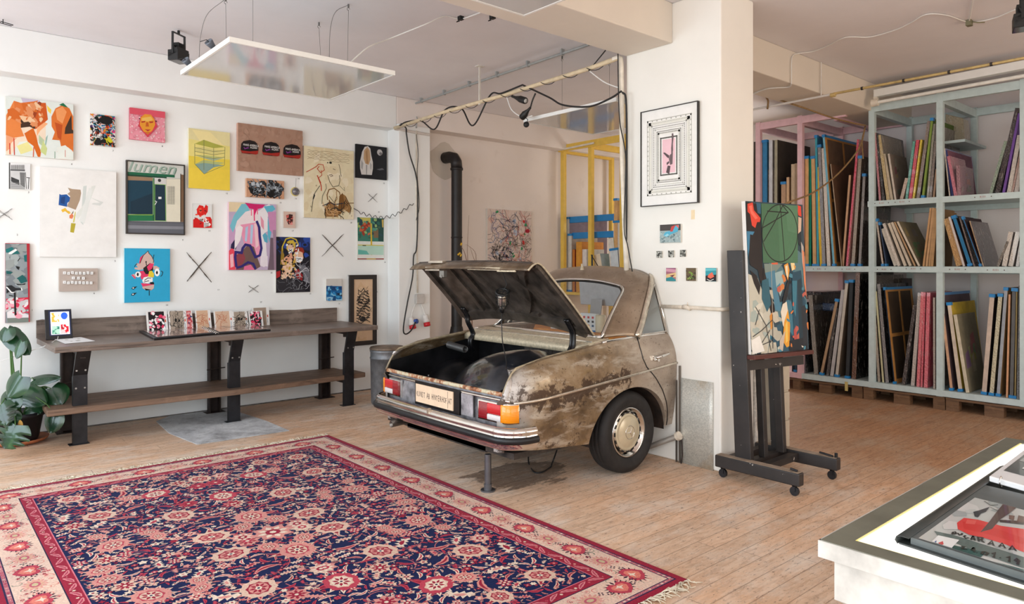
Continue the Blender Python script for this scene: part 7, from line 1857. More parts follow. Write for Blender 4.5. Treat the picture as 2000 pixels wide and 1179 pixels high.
q.splat(22, ['#181c22','#e8e0d0','#d88040','#48889c','#c06050'], .012, .04, 5, (.45,.42,1,1))
for st in ('225,430 265,500 285,600', '215,545 250,520 290,480', '230,600 280,520', '240,440 225,500', '290,460 292,590', '215,590 290,560'): q.L('#343434', .006, st)
q.L('#c8c0b0', .004, '285,265 290,460').P('#f0ece4', '207,560 240,540 260,600 214,612')
tag(q.mb.build('painting', M_GLOSSP), 'tall abstract canvas with a green square and drawn oval standing on the easel', 'painting')
# beige drawer cabinet and wrapped pipe behind the easel
r = thing('drawer_cabinet', 'beige metal drawer cabinet behind the easel', 'cabinet', (5.75, 3.2, 0)); M_BEI = flat('beige_enamel', (196,184,164), .5, var=.05)
mb = MB(); mb.box((5.40,2.97,.0),(5.68,3.45,.80)); mb.build('cabinet_body', M_BEI, r, bevel=.004)
for k in range(3):
    mb = MB(); mb.box((5.41,2.955,.06+.24*k),(5.67,2.97,.28+.24*k)); dr = mb.build('drawer', M_BEI, r, bevel=.003)
    mb = MB(); mb.box((5.50,2.951,.25+.24*k),(5.58,2.955,.262+.24*k)); mb.build('handle', M_BEI, dr)
mb = MB(); rg = random.Random(8); mb.tube([(5.275+rg.uniform(-.006,.006), 3.05+rg.uniform(-.006,.006), .02+.06*i) for i in range(15)], [.022+rg.uniform(-.004,.005) for i in range(15)], 10); tag(mb.build('wrapped_pipe', flat('white_plaster_wrap', (222,216,208), .9, var=.2, scale=25, bmp=.5)), 'white wrapped vertical pipe behind the easel upright', 'pipe')

# ------------------------------------------------------------------ light table in the right foreground
ZT = .72; a = onZ(ZT, 1603, 1053); cx0, cy0 = a.x, a.y; cx1 = onZ(ZT, 1940, 850).x
t = thing('light_table', 'white boxed light table with lit top in the right foreground', 'table', (3.1, .4, 0))
yA, yB = cy0, cy0-1.15
M_TW = speck('chipped_white_box', (192,190,184), (150,146,140), 9, .72); 
M_RIM = flat('grey_olive_rim', (120,120,106), .4, .2, var=.12, scale=5)
w = .075
mb = MB(); z0, z1 = ZT-.012, ZT
mb.box((cx0,yB,z0),(cx0+w,yA,z1)); mb.box((cx1-w,yB,z0),(cx1,yA,z1)); mb.box((cx0+w,yA-w,z0),(cx1-w,yA,z1)); mb.box((cx0+w,yB,z0),(cx1-w,yB+w,z1)); mb.build('top_rim', M_RIM, t)
mb = MB(); e = .006
mb.box((cx0-e,yB,ZT-.055),(cx0+.01,yA+e,ZT-.002)); mb.box((cx0,yA-.01,ZT-.055),(cx1,yA+e,ZT-.002)); mb.box((cx1-.01,yB,ZT-.055),(cx1+e,yA,ZT-.002)); mb.box((cx0,yB-e,ZT-.055),(cx1,yB+.01,ZT-.002)); mb.build('fascia', M_TW, t)
mb = MB(); mb.box((cx0+.03,yB+.03,ZT-.19),(cx1-.03,yA-.03,ZT-.05)); P1 = [(cx0+.03,yB+.03,ZT-.19),(cx1-.03,yB+.03,ZT-.19),(cx1-.03,yA-.03,ZT-.19),(cx0+.03,yA-.03,ZT-.19)]; P2 = [(cx0+.15,yB+.15,ZT-.27),(cx1-.15,yB+.15,ZT-.27),(cx1-.15,yA-.15,ZT-.27),(cx0+.15,yA-.15,ZT-.27)]
mb.add(P1+P2, [(0,1,5,4),(1,2,6,5),(2,3,7,6),(3,0,4,7),(7,6,5,4)]); mb.build('box', M_TW, t)
for x in (cx0+.22, cx1-.22):
    for y in (yA-.22, yB+.22): mb = MB(); mb.box((x-.03,y-.03,0),(x+.03,y+.03,ZT-.26)); mb.build('leg', M_STEEL, t)
M_LIT, nt_, b_ = new_mat('lit_opal_panel'); b_.inputs['Base Color'].default_value = (.9,.9,.88,1); b_.inputs['Emission Color'].default_value = (1,.985,.94,1); b_.inputs['Emission Strength'].default_value = 1.1
mb = MB(); mb.box((cx0+w-.001,yB+w-.001,ZT-.030),(cx1-w+.001,yA-w+.001,ZT-.005)); mb.build('lit_panel', M_LIT, t)
M_EDGE, nt_, b_ = new_mat('warm_edge_strip'); b_.inputs['Base Color'].default_value = srgb((232,222,150)); b_.inputs['Emission Color'].default_value = srgb((240,226,150)); b_.inputs['Emission Strength'].default_value = .35
mb = MB(); mb.box((cx0+w,yA-w-.006,ZT-.006),(cx1-w,yA-w,ZT-.001)); mb.box((cx0+w,yB+w,ZT-.006),(cx0+w+.006,yA-w,ZT-.001)); mb.build('edge_strip', M_EDGE, t)
# portfolios on it
def T(u, v, z=ZT): return onZ(z, u, v)
b0 = T(1755,1062); b1 = T(2000,891); b2 = T(2000,1143)
ex = (b1-b0); ex.z = 0; ex.normalize(); ey = (b2-b0); ey.z = 0; ey.normalize()
M_PF = flat('black_green_portfolio', (46,50,48), .35, var=.1)
pf = thing('portfolio', 'black ring portfolio with a painted cover lying on the lit panel', 'portfolio', tuple(b0))
LX, LY = 1.15, .72
def PFp(a, b, z=0): return Vector((b0.x, b0.y, ZT)) + ex*a + ey*b + Vector((0,0,z))
mb = MB(); mb.prism([PFp(0,0),PFp(LX,0),PFp(LX,LY),PFp(0,LY)], (0,0,.006)); mb.build('back_cover', M_PF, pf, bevel=.002)
mb = MB(); G = [[PFp(a, b_, z) for b_, z in ((-.004,.0),(-.012,.010),(-.008,.022),(.005,.029),(.032,.029))] for a in (0,.3,.6,.9,LX)]; mb.smooth = True; mb.grid(G); mb.build('rolled_edge', M_PF, pf, solid=.003)
mb = MB(); mb.prism([PFp(.02,.03),PFp(.80,.03),PFp(.80,LY-.01),PFp(.02,LY-.01)], (0,0,.026)); mb.build('sleeves', flat('page_block', (90,96,96), .4), pf)
q = Pic.__new__(Pic); q.mb = MB(); q.k = 1; q.x0, q.x1, q.z0, q.z1 = .03, .60, .05, LY-.02
def cuv(x, y):   # crop (1560,820) scale 3.284
    P_ = T(1560+x/3.284, 820+y/3.284, ZT+.028) - Vector((b0.x, b0.y, ZT+.028))
    det = ex.x*ey.y-ex.y*ey.x; return ((P_.x*ey.y-P_.y*ey.x)/det, (ex.x*P_.y-ex.y*P_.x)/det)
def craw(pts, c):
    for (ax, lim, sg) in ((0, q.x0, 1), (0, q.x1, -1), (1, q.z0, 1), (1, q.z1, -1)):
        out = []
        for i in range(len(pts)):
            a, b_ = pts[i-1], pts[i]; ia = (a[ax]-lim)*sg >= 0; ib = (b_[ax]-lim)*sg >= 0
            if ia != ib: t_ = (lim-a[ax])/(b_[ax]-a[ax]); out.append((a[0]+(b_[0]-a[0])*t_, a[1]+(b_[1]-a[1])*t_))
            if ib: out.append(b_)
        pts = out
        if len(pts) < 3: return
    q.k += 1; V = [PFp(a, b_, .0272+q.k*.00003) for a, b_ in pts]
    ar = sum(V[i-1].x*V[i].y-V[i].x*V[i-1].y for i in range(len(V)))
    if ar < 0: V.reverse()
    q.mb.poly(V, srgb(c))
q.uv = cuv; q.raw = craw; q.rect(0,0,1,1,'#c8cac6')
q.splat(50, ['#d8d8d4','#b8bcba','#c8ccc8','#a8b0ae'], .03, .09, 4)
q.P('#5c6c68', '870,712 1000,740 1445,880 1445,950 1150,850 980,780 890,740').P('#3c6460', '750,800 830,780 900,850 1150,880 1445,960 1445,1000 1100,920 800,850').P('#2c5450', '980,800 1200,850 1150,900 1000,870')
q.P('#e04440', '1015,660 1060,628 1150,640 1300,680 1445,700 1445,850 1330,800 1200,760 1090,735 1020,700').P('#d83834', '1050,650 1250,690 1445,760 1445,800 1200,730 1060,700').P('#e86058', '1080,640 1140,645 1130,670 1070,665')
q.P('#5c4844', '1165,720 1240,700 1290,640 1350,600 1405,555 1400,530 1350,520 1310,540 1270,590 1225,650').P('#4c3c38', '1290,640 1445,650 1445,670 1290,655').P('#6c4c40', '1350,610 1385,615 1380,645 1350,635').P('#6c4c40', '1410,612 1445,620 1445,660 1400,650').P('#34343a', '1120,590 1160,580 1225,558 1200,590 1170,600 1150,625 1130,620').L('#50504c', .004, '1190,520 1230,548 1280,545').L('#50504c', .003, '1225,558 1290,590')
M2 = []
def hand(st, pts, w=.006, c='#28241f'):
    q.L(c, w, pts)
for st in ('990,720 985,735', '988,722 1005,718 1010,728 995,733', '1022,726 1030,740 1045,735 1050,728', '1072,742 1060,748 1070,760 1092,756', '1105,770 1120,745 1130,775', '1108,764 1132,762', '1150,750 1155,780', '1150,752 1180,755 1175,768 1155,768', '1168,768 1190,788', '1215,800 1240,775 1250,808', '1222,795 1248,795', '1285,815 1305,790 1325,825', '1292,808 1320,810', '1350,835 1370,808 1395,842', '1360,828 1388,832'): hand('', st)
for st in ('1042,812 1062,815 1045,828 1080,830', '1110,838 1125,820 1125,848', '1140,850 1146,852', '1185,845 1175,860 1200,868 1215,855 1190,845', '1240,860 1262,852 1250,885', '1290,885 1296,888', '1335,885 1355,878 1350,912', '1385,905 1400,890 1415,905 1395,912', '1410,905 1405,930'): hand('', st, .007)
q.P('#f0f0ee', '835,800 895,742 1030,772 965,840').P('#c83c40', '895,790 925,780 930,800 905,810').P('#3060a0', '870,785 885,775 882,790').P('#d04048', '910,815 940,810 935,825 915,822').L('#405070', .003, '855,800 930,828')
q.mb.build('cover_sheet', vmat('glossy_print', .15, spec=.5, coat=.6), pf)
p2 = thing('ring_binder', 'smaller clear ring binder lying on top of the portfolio at the right edge', 'binder', tuple(T(1935,940,ZT+.03)))
c0, c1, c2_ = T(1932,940,ZT+.03), T(2010,880,ZT+.03), T(2030,968,ZT+.03)
mb = MB(); mb.prism([c0, c1+(c1-c0)*.8, c2_+(c1-c0)*1.8, c2_], (0,0,.022)); mb.build('page_stack', vmat('pale_pages', .3), p2, bevel=.004)
mb = MB(); s_ = .012
qq = [c0+(c1-c0)*.2+(c2_-c0)*.12, c0+(c1-c0)*1.6+(c2_-c0)*.12, c0+(c1-c0)*1.6+(c2_-c0)*1.0, c0+(c1-c0)*.2+(c2_-c0)*1.0]; qq = [v+Vector((0,0,.0235)) for v in qq]
mb.add(qq, [(3,2,1,0)], srgb('#58585a'))
f = lambda a, b, k=1: qq[0].lerp(qq[3], b).lerp(qq[1].lerp(qq[2], b), a)+Vector((0,0,.0004*k))
rg = random.Random(3)
for k in range(16):
    a, b_ = rg.uniform(.02,.7), rg.uniform(.05,.7); mb.add([f(a,b_,1+k*.1), f(a+.14,b_,1+k*.1), f(a+.14,b_+.2,1+k*.1), f(a,b_+.2,1+k*.1)], [(3,2,1,0)], srgb(rg.choice(['#88888a','#38383c','#a8a8a4','#6c6c70'])))
mb.add([f(.10,.30,4), f(.38,.30,4), f(.38,.72,4), f(.10,.72,4)], [(3,2,1,0)], srgb('#f0f0f0')); mb.add([f(.16,.42,5), f(.32,.42,5), f(.32,.58,5), f(.16,.58,5)], [(3,2,1,0)], srgb('#b83c28'))
mb.build('cover_print', M_SLEEVE, p2)
mb = MB()
for k in (.25,.75): c = c0.lerp(c2_, k)+Vector((0,0,.012)); mb = MB(); mb.tube([c+ex*.018*math.cos(t_)+Vector((0,0,.02*math.sin(t_))) for t_ in [i*.5 for i in range(13)]], .0025, 6, closed=True); mb.build('binder_ring', M_CHROME, p2)
# ------------------------------------------------------------------ storage racks
XS = 8.60; YP = {u: onX(XS, u, 515).y for u in (1480, 1562, 1702, 1835, 1999, 2210)}
ZS = 3.48; DEP = 1.15
def rack(name, label, us, mat, boards, base_mat=None):
    r = thing(name, label, 'rack', (XS+.5, YP[us[-1]], 0)); ys = [YP[u] for u in us]
    for y in ys:
        for x in (XS, XS+DEP): mb = MB(); mb.box((x,y-.032,.145),(x+.06,y+.032,ZS)); mb.build('post', mat, r)
        mb = MB(); mb.box((XS+.06,y-.03,ZS-.12),(XS+DEP,y+.03,ZS-.03)); mb.build('top_beam', mat, r)
    for x in (XS+.005, XS+DEP+.01): mb = MB(); mb.box((x,ys[-1],ZS-.10),(x+.045,ys[0],ZS-.01)); mb.build('top_rail', mat, r)
    for z, yy in boards:
        mb = MB(); mb.box((XS-.008,yy[1],z-.065),(XS+.02,yy[0],z)); mb.build('shelf_lip', mat, r)
        mb = MB(); mb.box((XS+.02,yy[1],z-.03),(XS+DEP,yy[0],z)); mb.build('shelf_board', mat, r)
        mb = MB(); mb.box((XS+DEP-.04,yy[1],z-.09),(XS+DEP-.005,yy[0],z-.03)); mb.build('rear_rail', mat, r)
    return r
ypk0 = YP[1480]; yb0, yb1, yb2, yb3, yb4 = YP[1562], YP[1702], YP[1835], YP[1999], YP[2210]
rp = rack('pink_rack', 'pink wooden picture rack left of the pale blue one', (1480, 1562), M_PNK, ((.215, (ypk0+.3, yb0-.03)),))
mb = MB(); mb.box((XS+.02,ypk0,1.50),(XS+DEP,yb0,1.57)); mb.build('shelf_board', M_PNK, rp)
mb = MB(); mb.box((XS+.002,yb0,ZS-.10),(XS+.047,yb1+.30,ZS-.01)); mb.build('top_rail', M_PNK, rp)
mb = MB(); mb.box((XS+DEP+.012,yb0,ZS-.10),(XS+DEP+.055,yb1,ZS-.01)); mb.build('top_rail', M_PNK, rp)
for y in ((yb0+yb1)/2,): mb = MB(); mb.box((XS+.06,y-.03,ZS-.12),(XS+DEP,y+.03,ZS-.03)); mb.build('top_beam', M_PNK, rp)
rb = rack('blue_rack', 'tall pale blue wooden picture rack along the back wall of the store', (1702, 1835, 1999, 2210), M_BLU, ((2.335, (yb1+.04, yb4)), (1.57, (yb0-.04, yb4)), (.215, (yb0-.03, yb4))))
for (u, v, z) in ((1722,0,2.305),(1762,0,2.305),(1920,0,2.305),(1727,0,1.535),(1784,0,1.545),(1870,0,1.54),(1945,0,1.535),(1600,0,1.535),(1657,0,1.535)):
    P = onX(XS-.009, u, 515); s_ = .028 if z > 2 else .026
    mb = MB(); mb.color('#b06a60'); mb.text('R101', Vector((XS-.0095, P.y, z-.008)), (0,-1,0), (0,0,1), s_, align='CENTER'); mb.build('shelf_mark', M_PAINT, rb)
    for dy in (-.075,.075): mb = MB(); mb.cyl((XS-.010,P.y+dy,z),(XS-.008,P.y+dy,z),.0055,8); mb.build('tack', flat('dark_tack', (84,56,50), .5), rb)
# pallets below
M_PAL = wood('pallet_wood', (126,94,66), (70,48,34), axis=1)
def pallet(y0, y1, blocks, label):
    r = thing('pallet', label, 'pallet', (XS+.6, (y0+y1)/2, 0), 'pallets under the racks')
    for k in range(5): mb = MB(); mb.box((XS+.0+k*.27,y1,.118),(XS+.10+k*.27,y0,.142)); mb.build('deck_board', M_PAL, r)
    for (a, b_) in blocks:
        for x in (XS+.01, XS+.5, XS+1.0): mb = MB(); mb.box((x,b_,0),(x+.10,a,.118)); mb.build('block', M_PAL, r)
BK = [[onX(XS, u, 515).y for u in pr] for pr in ((1548,1562),(1599,1623),(1663,1684),(1686,1704),(1745,1776),(1822,1845),(1847,1872),(1922,1960),(2010,2060))]
pallet(BK[0][0]+.06, BK[2][1]-.0, BK[0:3], 'pallet under the pink and blue rack corner, leftmost of the three')
pallet(BK[3][0], BK[5][1], BK[3:6], 'middle pallet under the pale blue rack')
pallet(BK[6][0], BK[8][1], BK[6:9], 'pallet under the pale blue rack nearest the right edge')
mb = MB(); P = onX(XS-.012, 1653, 755); mb.box((XS-.012,P.y-.018,P.z-.05),(XS-.009,P.y+.018,P.z+.06)); tag(mb.build('paper_tag', flat('yellow_tag', (206,184,116), .8)), 'small yellow paper tag hanging from the lowest shelf edge', 'tag')

# canvases ---------------------------------------------------------
def wrapmat():
    m, nt, b = new_mat('bubble_wrapped'); a = N(nt, 'ShaderNodeVertexColor'); a.layer_name = 'Col'; vec = coords(nt)
    v = N(nt, 'ShaderNodeTexVoronoi'); v.inputs['Scale'].default_value = 70; nt.links.new(vec, v.inputs['Vector'])
    n = noise(nt, coords(nt, (1,1,.3)), 30, 5, .7)
    out = mixc(nt, ramp(nt, n, [(0.55,(0,0,0)),(0.66,(.5,)*3)]).outputs[0], a.outputs[0], srgb((206,200,192)))
    nt.links.new(out, b.inputs['Base Color']); b.inputs['Roughness'].default_value = .22; b.inputs['Coat Weight'].default_value = .6
    bump(nt, b, v.outputs['Distance'], .8, .012); return m
M_WRAP = wrapmat(); M_CNV = vmat('stored_canvas', .7, var=.15, vscale=10, bscale=30, bstr=.15); M_CLIP = flat('blue_plastic_corner', (40,132,196), .35, var=.05)
CN = [0]
def canvas(X0_, yb, yt, zb, h, t, depth, edge, face, flags, label, group):
    CN[0] += 1
    x0 = X0_ + .03 + (0 if 'f' in flags else random.uniform(0,.03)); x1 = x0+depth
    an = math.atan2(yt-yb, h); c, s = math.cos(an), math.sin(an)
    # yb = left (larger Y) lower corner; thickness towards smaller Y
    def P(x, a, b): # a across thickness (0..t), b up
        return Vector((x, yb - a*c + b*s, zb + b*c + a*s + (t*(-s) if s < 0 else 0)))
    L_ = h/ max(.2, c) if False else h
    r = thing('stored_canvas', label, 'painting', (x0, yb, zb), group)
    mb = MB(); m = M_WRAP if 'w' in flags else M_CNV
    E_, F_ = srgb(edge), srgb(face)
    V = [P(x0,0,0),P(x1,0,0),P(x1,t,0),P(x0,t,0),P(x0,0,L_),P(x1,0,L_),P(x1,t,L_),P(x0,t,L_)]
    for f, cc in (((0,3,7,4),E_),((3,2,6,7),F_),((2,1,5,6),E_),((1,0,4,5),F_),((4,7,6,5),E_),((0,1,2,3),E_)):
        mb.add([V[i] for i in f], [(0,1,2,3)], cc)
    if 'p' in flags:
        rg = random.Random(CN[0]); 
        for k in range(7):
            a, b_ = rg.uniform(.05,.6), rg.uniform(.05,.7); w_, h_ = rg.uniform(.1,.35), rg.uniform(.08,.25); col = tuple(max(0,min(1,x*rg.uniform(.5,1.6))) for x in F_[:3])+(1,)
            q = [(a,b_),(a+w_,b_+rg.uniform(-.05,.05)),(a+w_*.9,b_+h_),(a+.03,b_+h_*.8)]
            mb.add([P(x0+depth*i, t+.0006+k*.0001, L_*j) for i, j in q], [(0,1,2,3)], col)
    mb.build('canvas', m, r)
    if 's' in flags:   # stretcher bars showing on the back
        mb = MB(); wd = .05; col = srgb('#c08848'); g = .004
        def pb(a0, b0_, a1, b1): mb.obox(P(x0+a0, t, b0_), Vector((a1-a0,0,0)), P(x0,t+g,b0_)-P(x0,t,b0_), P(x0,t,b1)-P(x0,t,b0_), col)
        pb(0,0,wd,L_); pb(depth-wd,0,depth,L_); pb(wd,L_-wd,depth-wd,L_); pb(wd,0,depth-wd,wd); pb(depth/2-.02,wd,depth/2+.02,L_-wd); pb(wd,L_*.5-.02,depth-wd,L_*.5+.02)
        mb.build('stretcher', M_CNV, r)
    if 'b' in flags:
        for bb in ((L_-.028, L_+.006), (-.0, .028)):
            mb = MB(); e = .006
            mb.obox(P(x0-.012,-e,bb[0]), Vector((.05,0,0)), P(x0,0,0)-P(x0,e,0) if False else (P(x0,t+e,0)-P(x0,-e,0)), P(x0,0,bb[1])-P(x0,0,bb[0]))
            mb.obox(P(x0,-e,bb[0]), Vector((depth+.01,0,0)), (P(x0,t+e,0)-P(x0,-e,0)), P(x0,0,bb[0]+.03)-P(x0,0,bb[0])) if bb[0] > .1 and ('p' in flags or 's' in flags) else None
            mb.build('corner_protector', M_CLIP, r)
    return r
def row(rows, crop, X_, zb, group, dep=.8, where=''):
    ou, ov, sc = crop
    for (bx, tx, ty, w, edge, face, fl, desc) in rows:
        B = onX(X_, ou+bx/sc, 515); Tt = onX(X_, ou+tx/sc, ov+ty/sc); wv = abs(onX(X_, ou+(bx+w)/sc, 515).y - B.y)
        h = max(.1, math.hypot(Tt.z - zb, Tt.y-B.y)); d = dep
        for tok in fl.split(','):
            if tok.startswith('d'): d = float(tok[1:])
        canvas(X_-.03, B.y, Tt.y, zb+.001, h, max(.008, wv*.93), d, edge, face, fl, desc + where, group)
U1 = (1440,180,3.275); U3 = (1680,140,2.947); U2 = (1540,520,3.684); U4 = (1680,500,3.469); UZ = (1680,340,5.894)
# pink rack, middle level (left part)
row([(100,104,318,22,'#40382e','#302c2a','','dark canvas edge'),(126,126,314,34,'#a8c4c8','#7898a0','b','pale teal wide-edged canvas'),(162,162,310,30,'#3c88b8','#306890','b','bright blue sky canvas'),
 (182,186,494,58,'#4c4038','#5c5040','w','short dark mottled canvas'),(200,200,308,24,'#d8d8dc','#b0a8a4','','white-edged tall canvas'),
 (234,236,306,20,'#b0a890','#4c443c','p','tall canvas with a dark portrait face'),(276,276,576,32,'#c8a080','#8c6c54','b','short tan canvas with blue corners'),(310,312,544,18,'#e0b890','#a88464','','short pine-edged canvas'),(338,338,460,24,'#dcc0a0','#b89878','','mid pine-edged canvas'),(364,366,456,18,'#b09478','#806850','','brown-edged narrow canvas')],
 U1, XS+.05, 1.571, 'canvases in the pink rack', .9, ' in the pink rack, above the easel')
# blue/pink bay, middle level
row([(430,430,412,24,'#e0ac74','#58a078','b,d.7','orange pine canvas with blue corners, left of a pair'),(456,458,414,10,'#148c70','#106850','d.7','thin green-edged canvas'),(478,468,412,24,'#dcae78','#e04858','b,d.7','orange pine canvas with blue corners, right of a pair'),
 (505,493,278,14,'#48a8b8','#4080a8','b,d.8','tall turquoise-edged canvas'),(524,500,480,20,'#f0c440','#e8d050','d.6','yellow-edged painted canvas'),(542,512,340,22,'#8c8c90','#988c80','w,b,d.8','grey bubble-wrapped tall canvas'),(572,536,360,24,'#e0d4c8','#c0a890','w,d.8','cream wrapped canvas'),
 (612,545,276,14,'#78b8d0','#6c5440','b,s,d1.0','tall pale blue-edged canvas with stretcher'),(664,594,460,6,'#b8a088','#6a4c38','d.9','brown backed large canvas'),
 (662,708,530,14,'#d0a480','#705040','d.7','leaning pine-edged canvas'),(690,762,302,14,'#d85068','#e0a098','w,d.9','pink bubble-wrapped leaning canvas'),(724,772,410,22,'#a09080','#5c4838','w,b,d.9','grey wrapped canvas with blue corners'),(770,800,524,18,'#88807c','#403430','b,w,d.8','dark wrapped canvas with a blue corner')],
 U1, XS+.05, 1.571, 'canvases on the middle shelf of the left blue bay', .8, ', middle shelf, left blue bay')
# blue rack top level, left bay
row([(108,78,352,12,'#c07880','#8c6c60','w','pink-edged wrapped canvas'),(126,88,356,14,'#3c3838','#3c3838','w','black wrapped canvas'),(150,97,366,20,'#c8b080','#8c8070','w,d.6','ochre wrapped canvas with a torn sleeve'),(170,124,474,16,'#d0c0a8','#b8a890','d.5','cream board'),(192,152,472,12,'#d8cabc','#8c7c70','p,d.5','thin white board with a drawn ring'),
 (222,254,614,20,'#c8b0a0','#a88c7c','w,d.35','short pinkish parcel'),(254,298,400,16,'#6cb0a0','#589484','w','teal patterned wrap canvas'),(276,320,394,20,'#d85868','#b84450','w','red patterned wrap canvas'),(300,346,392,12,'#e4c84c','#c0a840','w','yellow-edged canvas'),(318,382,284,20,'#988880','#5c5450','w','tall grey bubble-wrapped canvas'),(354,408,270,14,'#88a048','#607838','b','olive green canvas'),(378,414,300,14,'#b0a898','#888078','w','pale wrapped canvas'),(396,426,400,16,'#8c8078','#504844','w','brown wrapped canvas'),(414,430,560,12,'#c09c80','#8c7058','','short pine edge')],
 U3, XS+.03, 2.336, 'canvases on the top shelf of the middle blue bay', .75, ', top shelf, middle blue bay')
# blue rack top level, right bay
row([(508,478,440,8,'#c8b8a8','#7880b8','d.9,w','cream-edged canvas with violet face'),(522,486,452,12,'#343c70','#8c5c70','d.8','dark blue-edged canvas'),(540,498,488,18,'#c87888','#c07c8c','w,d.5','pink bubble-wrapped parcel'),(556,548,540,22,'#a07880','#a07484','w,p,d.45','pink parcel with a dark bottle silhouette'),
 (738,828,400,20,'#8c9c8c','#58584c','w,d.6','grey green wrapped canvas leaning right'),(772,892,212,32,'#3c3438','#2c2628','w,d.8','tall black wrapped canvas leaning right'),(816,908,240,16,'#7850a0','#583880','d.8','purple-edged tall canvas'),(840,900,366,26,'#d8ccc0','#b8a898','w,d.6','cream wrapped canvas'),(866,920,440,14,'#b8988c','#907468','w,d.6','brown-edged wrapped canvas'),(884,926,470,26,'#d0c4bc','#b0a098','w,d.6','cream wrapped canvas by the post')],
 U3, XS+.03, 2.336, 'canvases on the top shelf of the right blue bay', .75, ', top shelf, right blue bay')
# middle level, middle bay (closeup crop)
row([(244,168,520,22,'#c8b4a4','#5c483c','b,w,d.8','whitish canvas leaning hard left'),(290,212,560,12,'#40506c','#303c50','b,d.7','dark blue canvas behind'),(380,222,636,44,'#d8ccbc','#a89c90','w,d.5','cream wrapped parcel'),(430,244,576,34,'#d8ccc0','#b0a498','w,d.5','white wrapped canvas'),(496,296,574,34,'#dcccb8','#b8a898','d.5','cream leaning board'),(556,328,566,32,'#d8c8b4','#a89884','d.5','cream leaning board, second from the last'),(612,356,562,20,'#c8a078','#a08464','d.5','tan edge board'),(660,388,562,26,'#e0d0bc','#8c8068','d.55,p','cream board with an olive front, last of the leaning row'),
 (712,796,392,24,'#d0a070','#a07c54','d.6','upright pine board, first of four'),(742,820,388,28,'#d8aa7c','#a07c54','d.6','upright pine board, second of four'),(776,844,392,24,'#d0a474','#987450','d.6','upright pine board, third of four'),(806,862,420,34,'#cca070','#98744c','d.6','upright pine board, fourth of four')],
 UZ, XS+.03, 1.571, 'boards on the middle shelf of the middle blue bay', .6, ', middle shelf, middle blue bay')
row([(1100,948,520,76,'#c09460','#a07c54','w,d.5','brown paper parcel in bubble wrap'),(1180,1006,496,28,'#d8ccc8','#6c4c40','d.6','white-edged canvas'),(1244,1044,490,44,'#2c78a8','#3c3434','b,d.6','blue-edged leaning frame'),(1300,1124,500,20,'#786864','#3c2c30','w,d.6','dark wrapped leaning frame'),(1380,1164,500,14,'#306c9c','#3c2830','b,d.6','blue-edged leaning frame by the rear post'),(1404,1240,540,14,'#b89878','#3c2830','d.6,w','tan-edged leaning frame, rightmost of its group'),
 (1568,1690,780,34,'#7c746c','#686058','w,d.35','small grey wrapped piece'),(1628,1706,668,60,'#d8cec4','#988880','w,d.4','small white wrapped canvas, left of two'),(1700,1788,668,60,'#dcd2c8','#988880','w,d.4','small white wrapped canvas, right of two'),(1790,1850,700,40,'#c8beb4','#887870','w,d.4','small wrapped canvas behind the right post')],
 UZ, XS+.03, 1.571, 'canvases on the middle shelf of the right blue bay', .6, ', middle shelf, right blue bay')
# bottom level, left blue/pink bay
row([(20,22,560,14,'#26303c','#26303c','','dark canvas edge low behind the easel'),(40,42,620,18,'#384c60','#283848','b','dark blue canvas edge low behind the easel'),(98,78,260,24,'#3c3c40','#2c2c30','w,d.9','black wrapped canvas'),(180,138,208,32,'#8c8880','#403a34','w,d.9','silver bubble-wrapped canvas with black front'),(224,340,240,20,'#b89878','#504038','b,d.6','leaning pine-edged canvas with blue corner'),(266,330,300,22,'#4c4848','#383434','w,d.6','dark grey leaning canvas'),(294,376,170,26,'#c8c4c4','#8c8480','d.7','white-edged leaning canvas, left of a pair'),(334,410,106,22,'#d0c8bc','#6c5c4c','d.8,b','white-edged leaning canvas, right of a pair'),(410,440,100,26,'#34383c','#24282c','b,d.9','black leaning canvas with blue corners'),(452,482,44,34,'#6c4c3c','#120e0c','w,d1.0','rust-brown streaked thick canvas')],
 U2, XS+.03, .216, 'canvases on the bottom shelf of the left blue bay', .8, ', bottom shelf, left blue bay')
for i, (x0_, x1_, z0_, c_, lab) in enumerate(((8.9,9.6,1.00,'#3c5478','dark blue wrapped flat roll lying on the low left canvases'),(8.95,9.65,1.14,'#2c3038','black wrapped flat roll topmost in the low left bay'))):
    a = onX(9.0, 1570, 515).y; b_ = onX(9.0, 1640 if i == 0 else 1608, 515).y
    mb = MB(); mb.box((x0_,b_,z0_),(x1_,a,z0_+.10), srgb(c_)); tag(mb.build('wrapped_roll', M_WRAP, bevel=.02), lab, 'parcel')
# bottom level, middle bay
row([(116,68,130,18,'#a89888','#4c4038','w,d.9','cream spotted leaning canvas'),(146,96,240,14,'#ccc49c','#3c3838','d.8','yellow white-edged leaning canvas'),(166,108,190,24,'#8c8888','#242428','w,d.9','black and silver wrapped leaning canvas'),(228,160,214,8,'#1c2c3c','#4a3a2a','b,s,d.8','large framed canvas showing its orange stretcher'),(278,356,336,24,'#4c4444','#3c3838','w,d.5','dark wrapped leaning canvas'),(338,386,250,26,'#c8bcb4','#948880','w,d.7','cream-edged leaning canvas'),(380,410,244,22,'#e07880','#c86070','w,d.7','pink bubble-wrapped canvas, left of three'),(406,428,246,14,'#d86874','#b85060','w,d.7','pink bubble-wrapped canvas, middle of three'),(428,448,248,26,'#e47884','#d05c6c','w,d.7','pink bubble-wrapped canvas, right of three'),(492,490,280,14,'#d0c0b4','#a08c80','w,d.7','narrow cream canvas by the post')],
 U4, XS+.03, .216, 'canvases on the bottom shelf of the middle blue bay', .8, ', bottom shelf, middle blue bay')
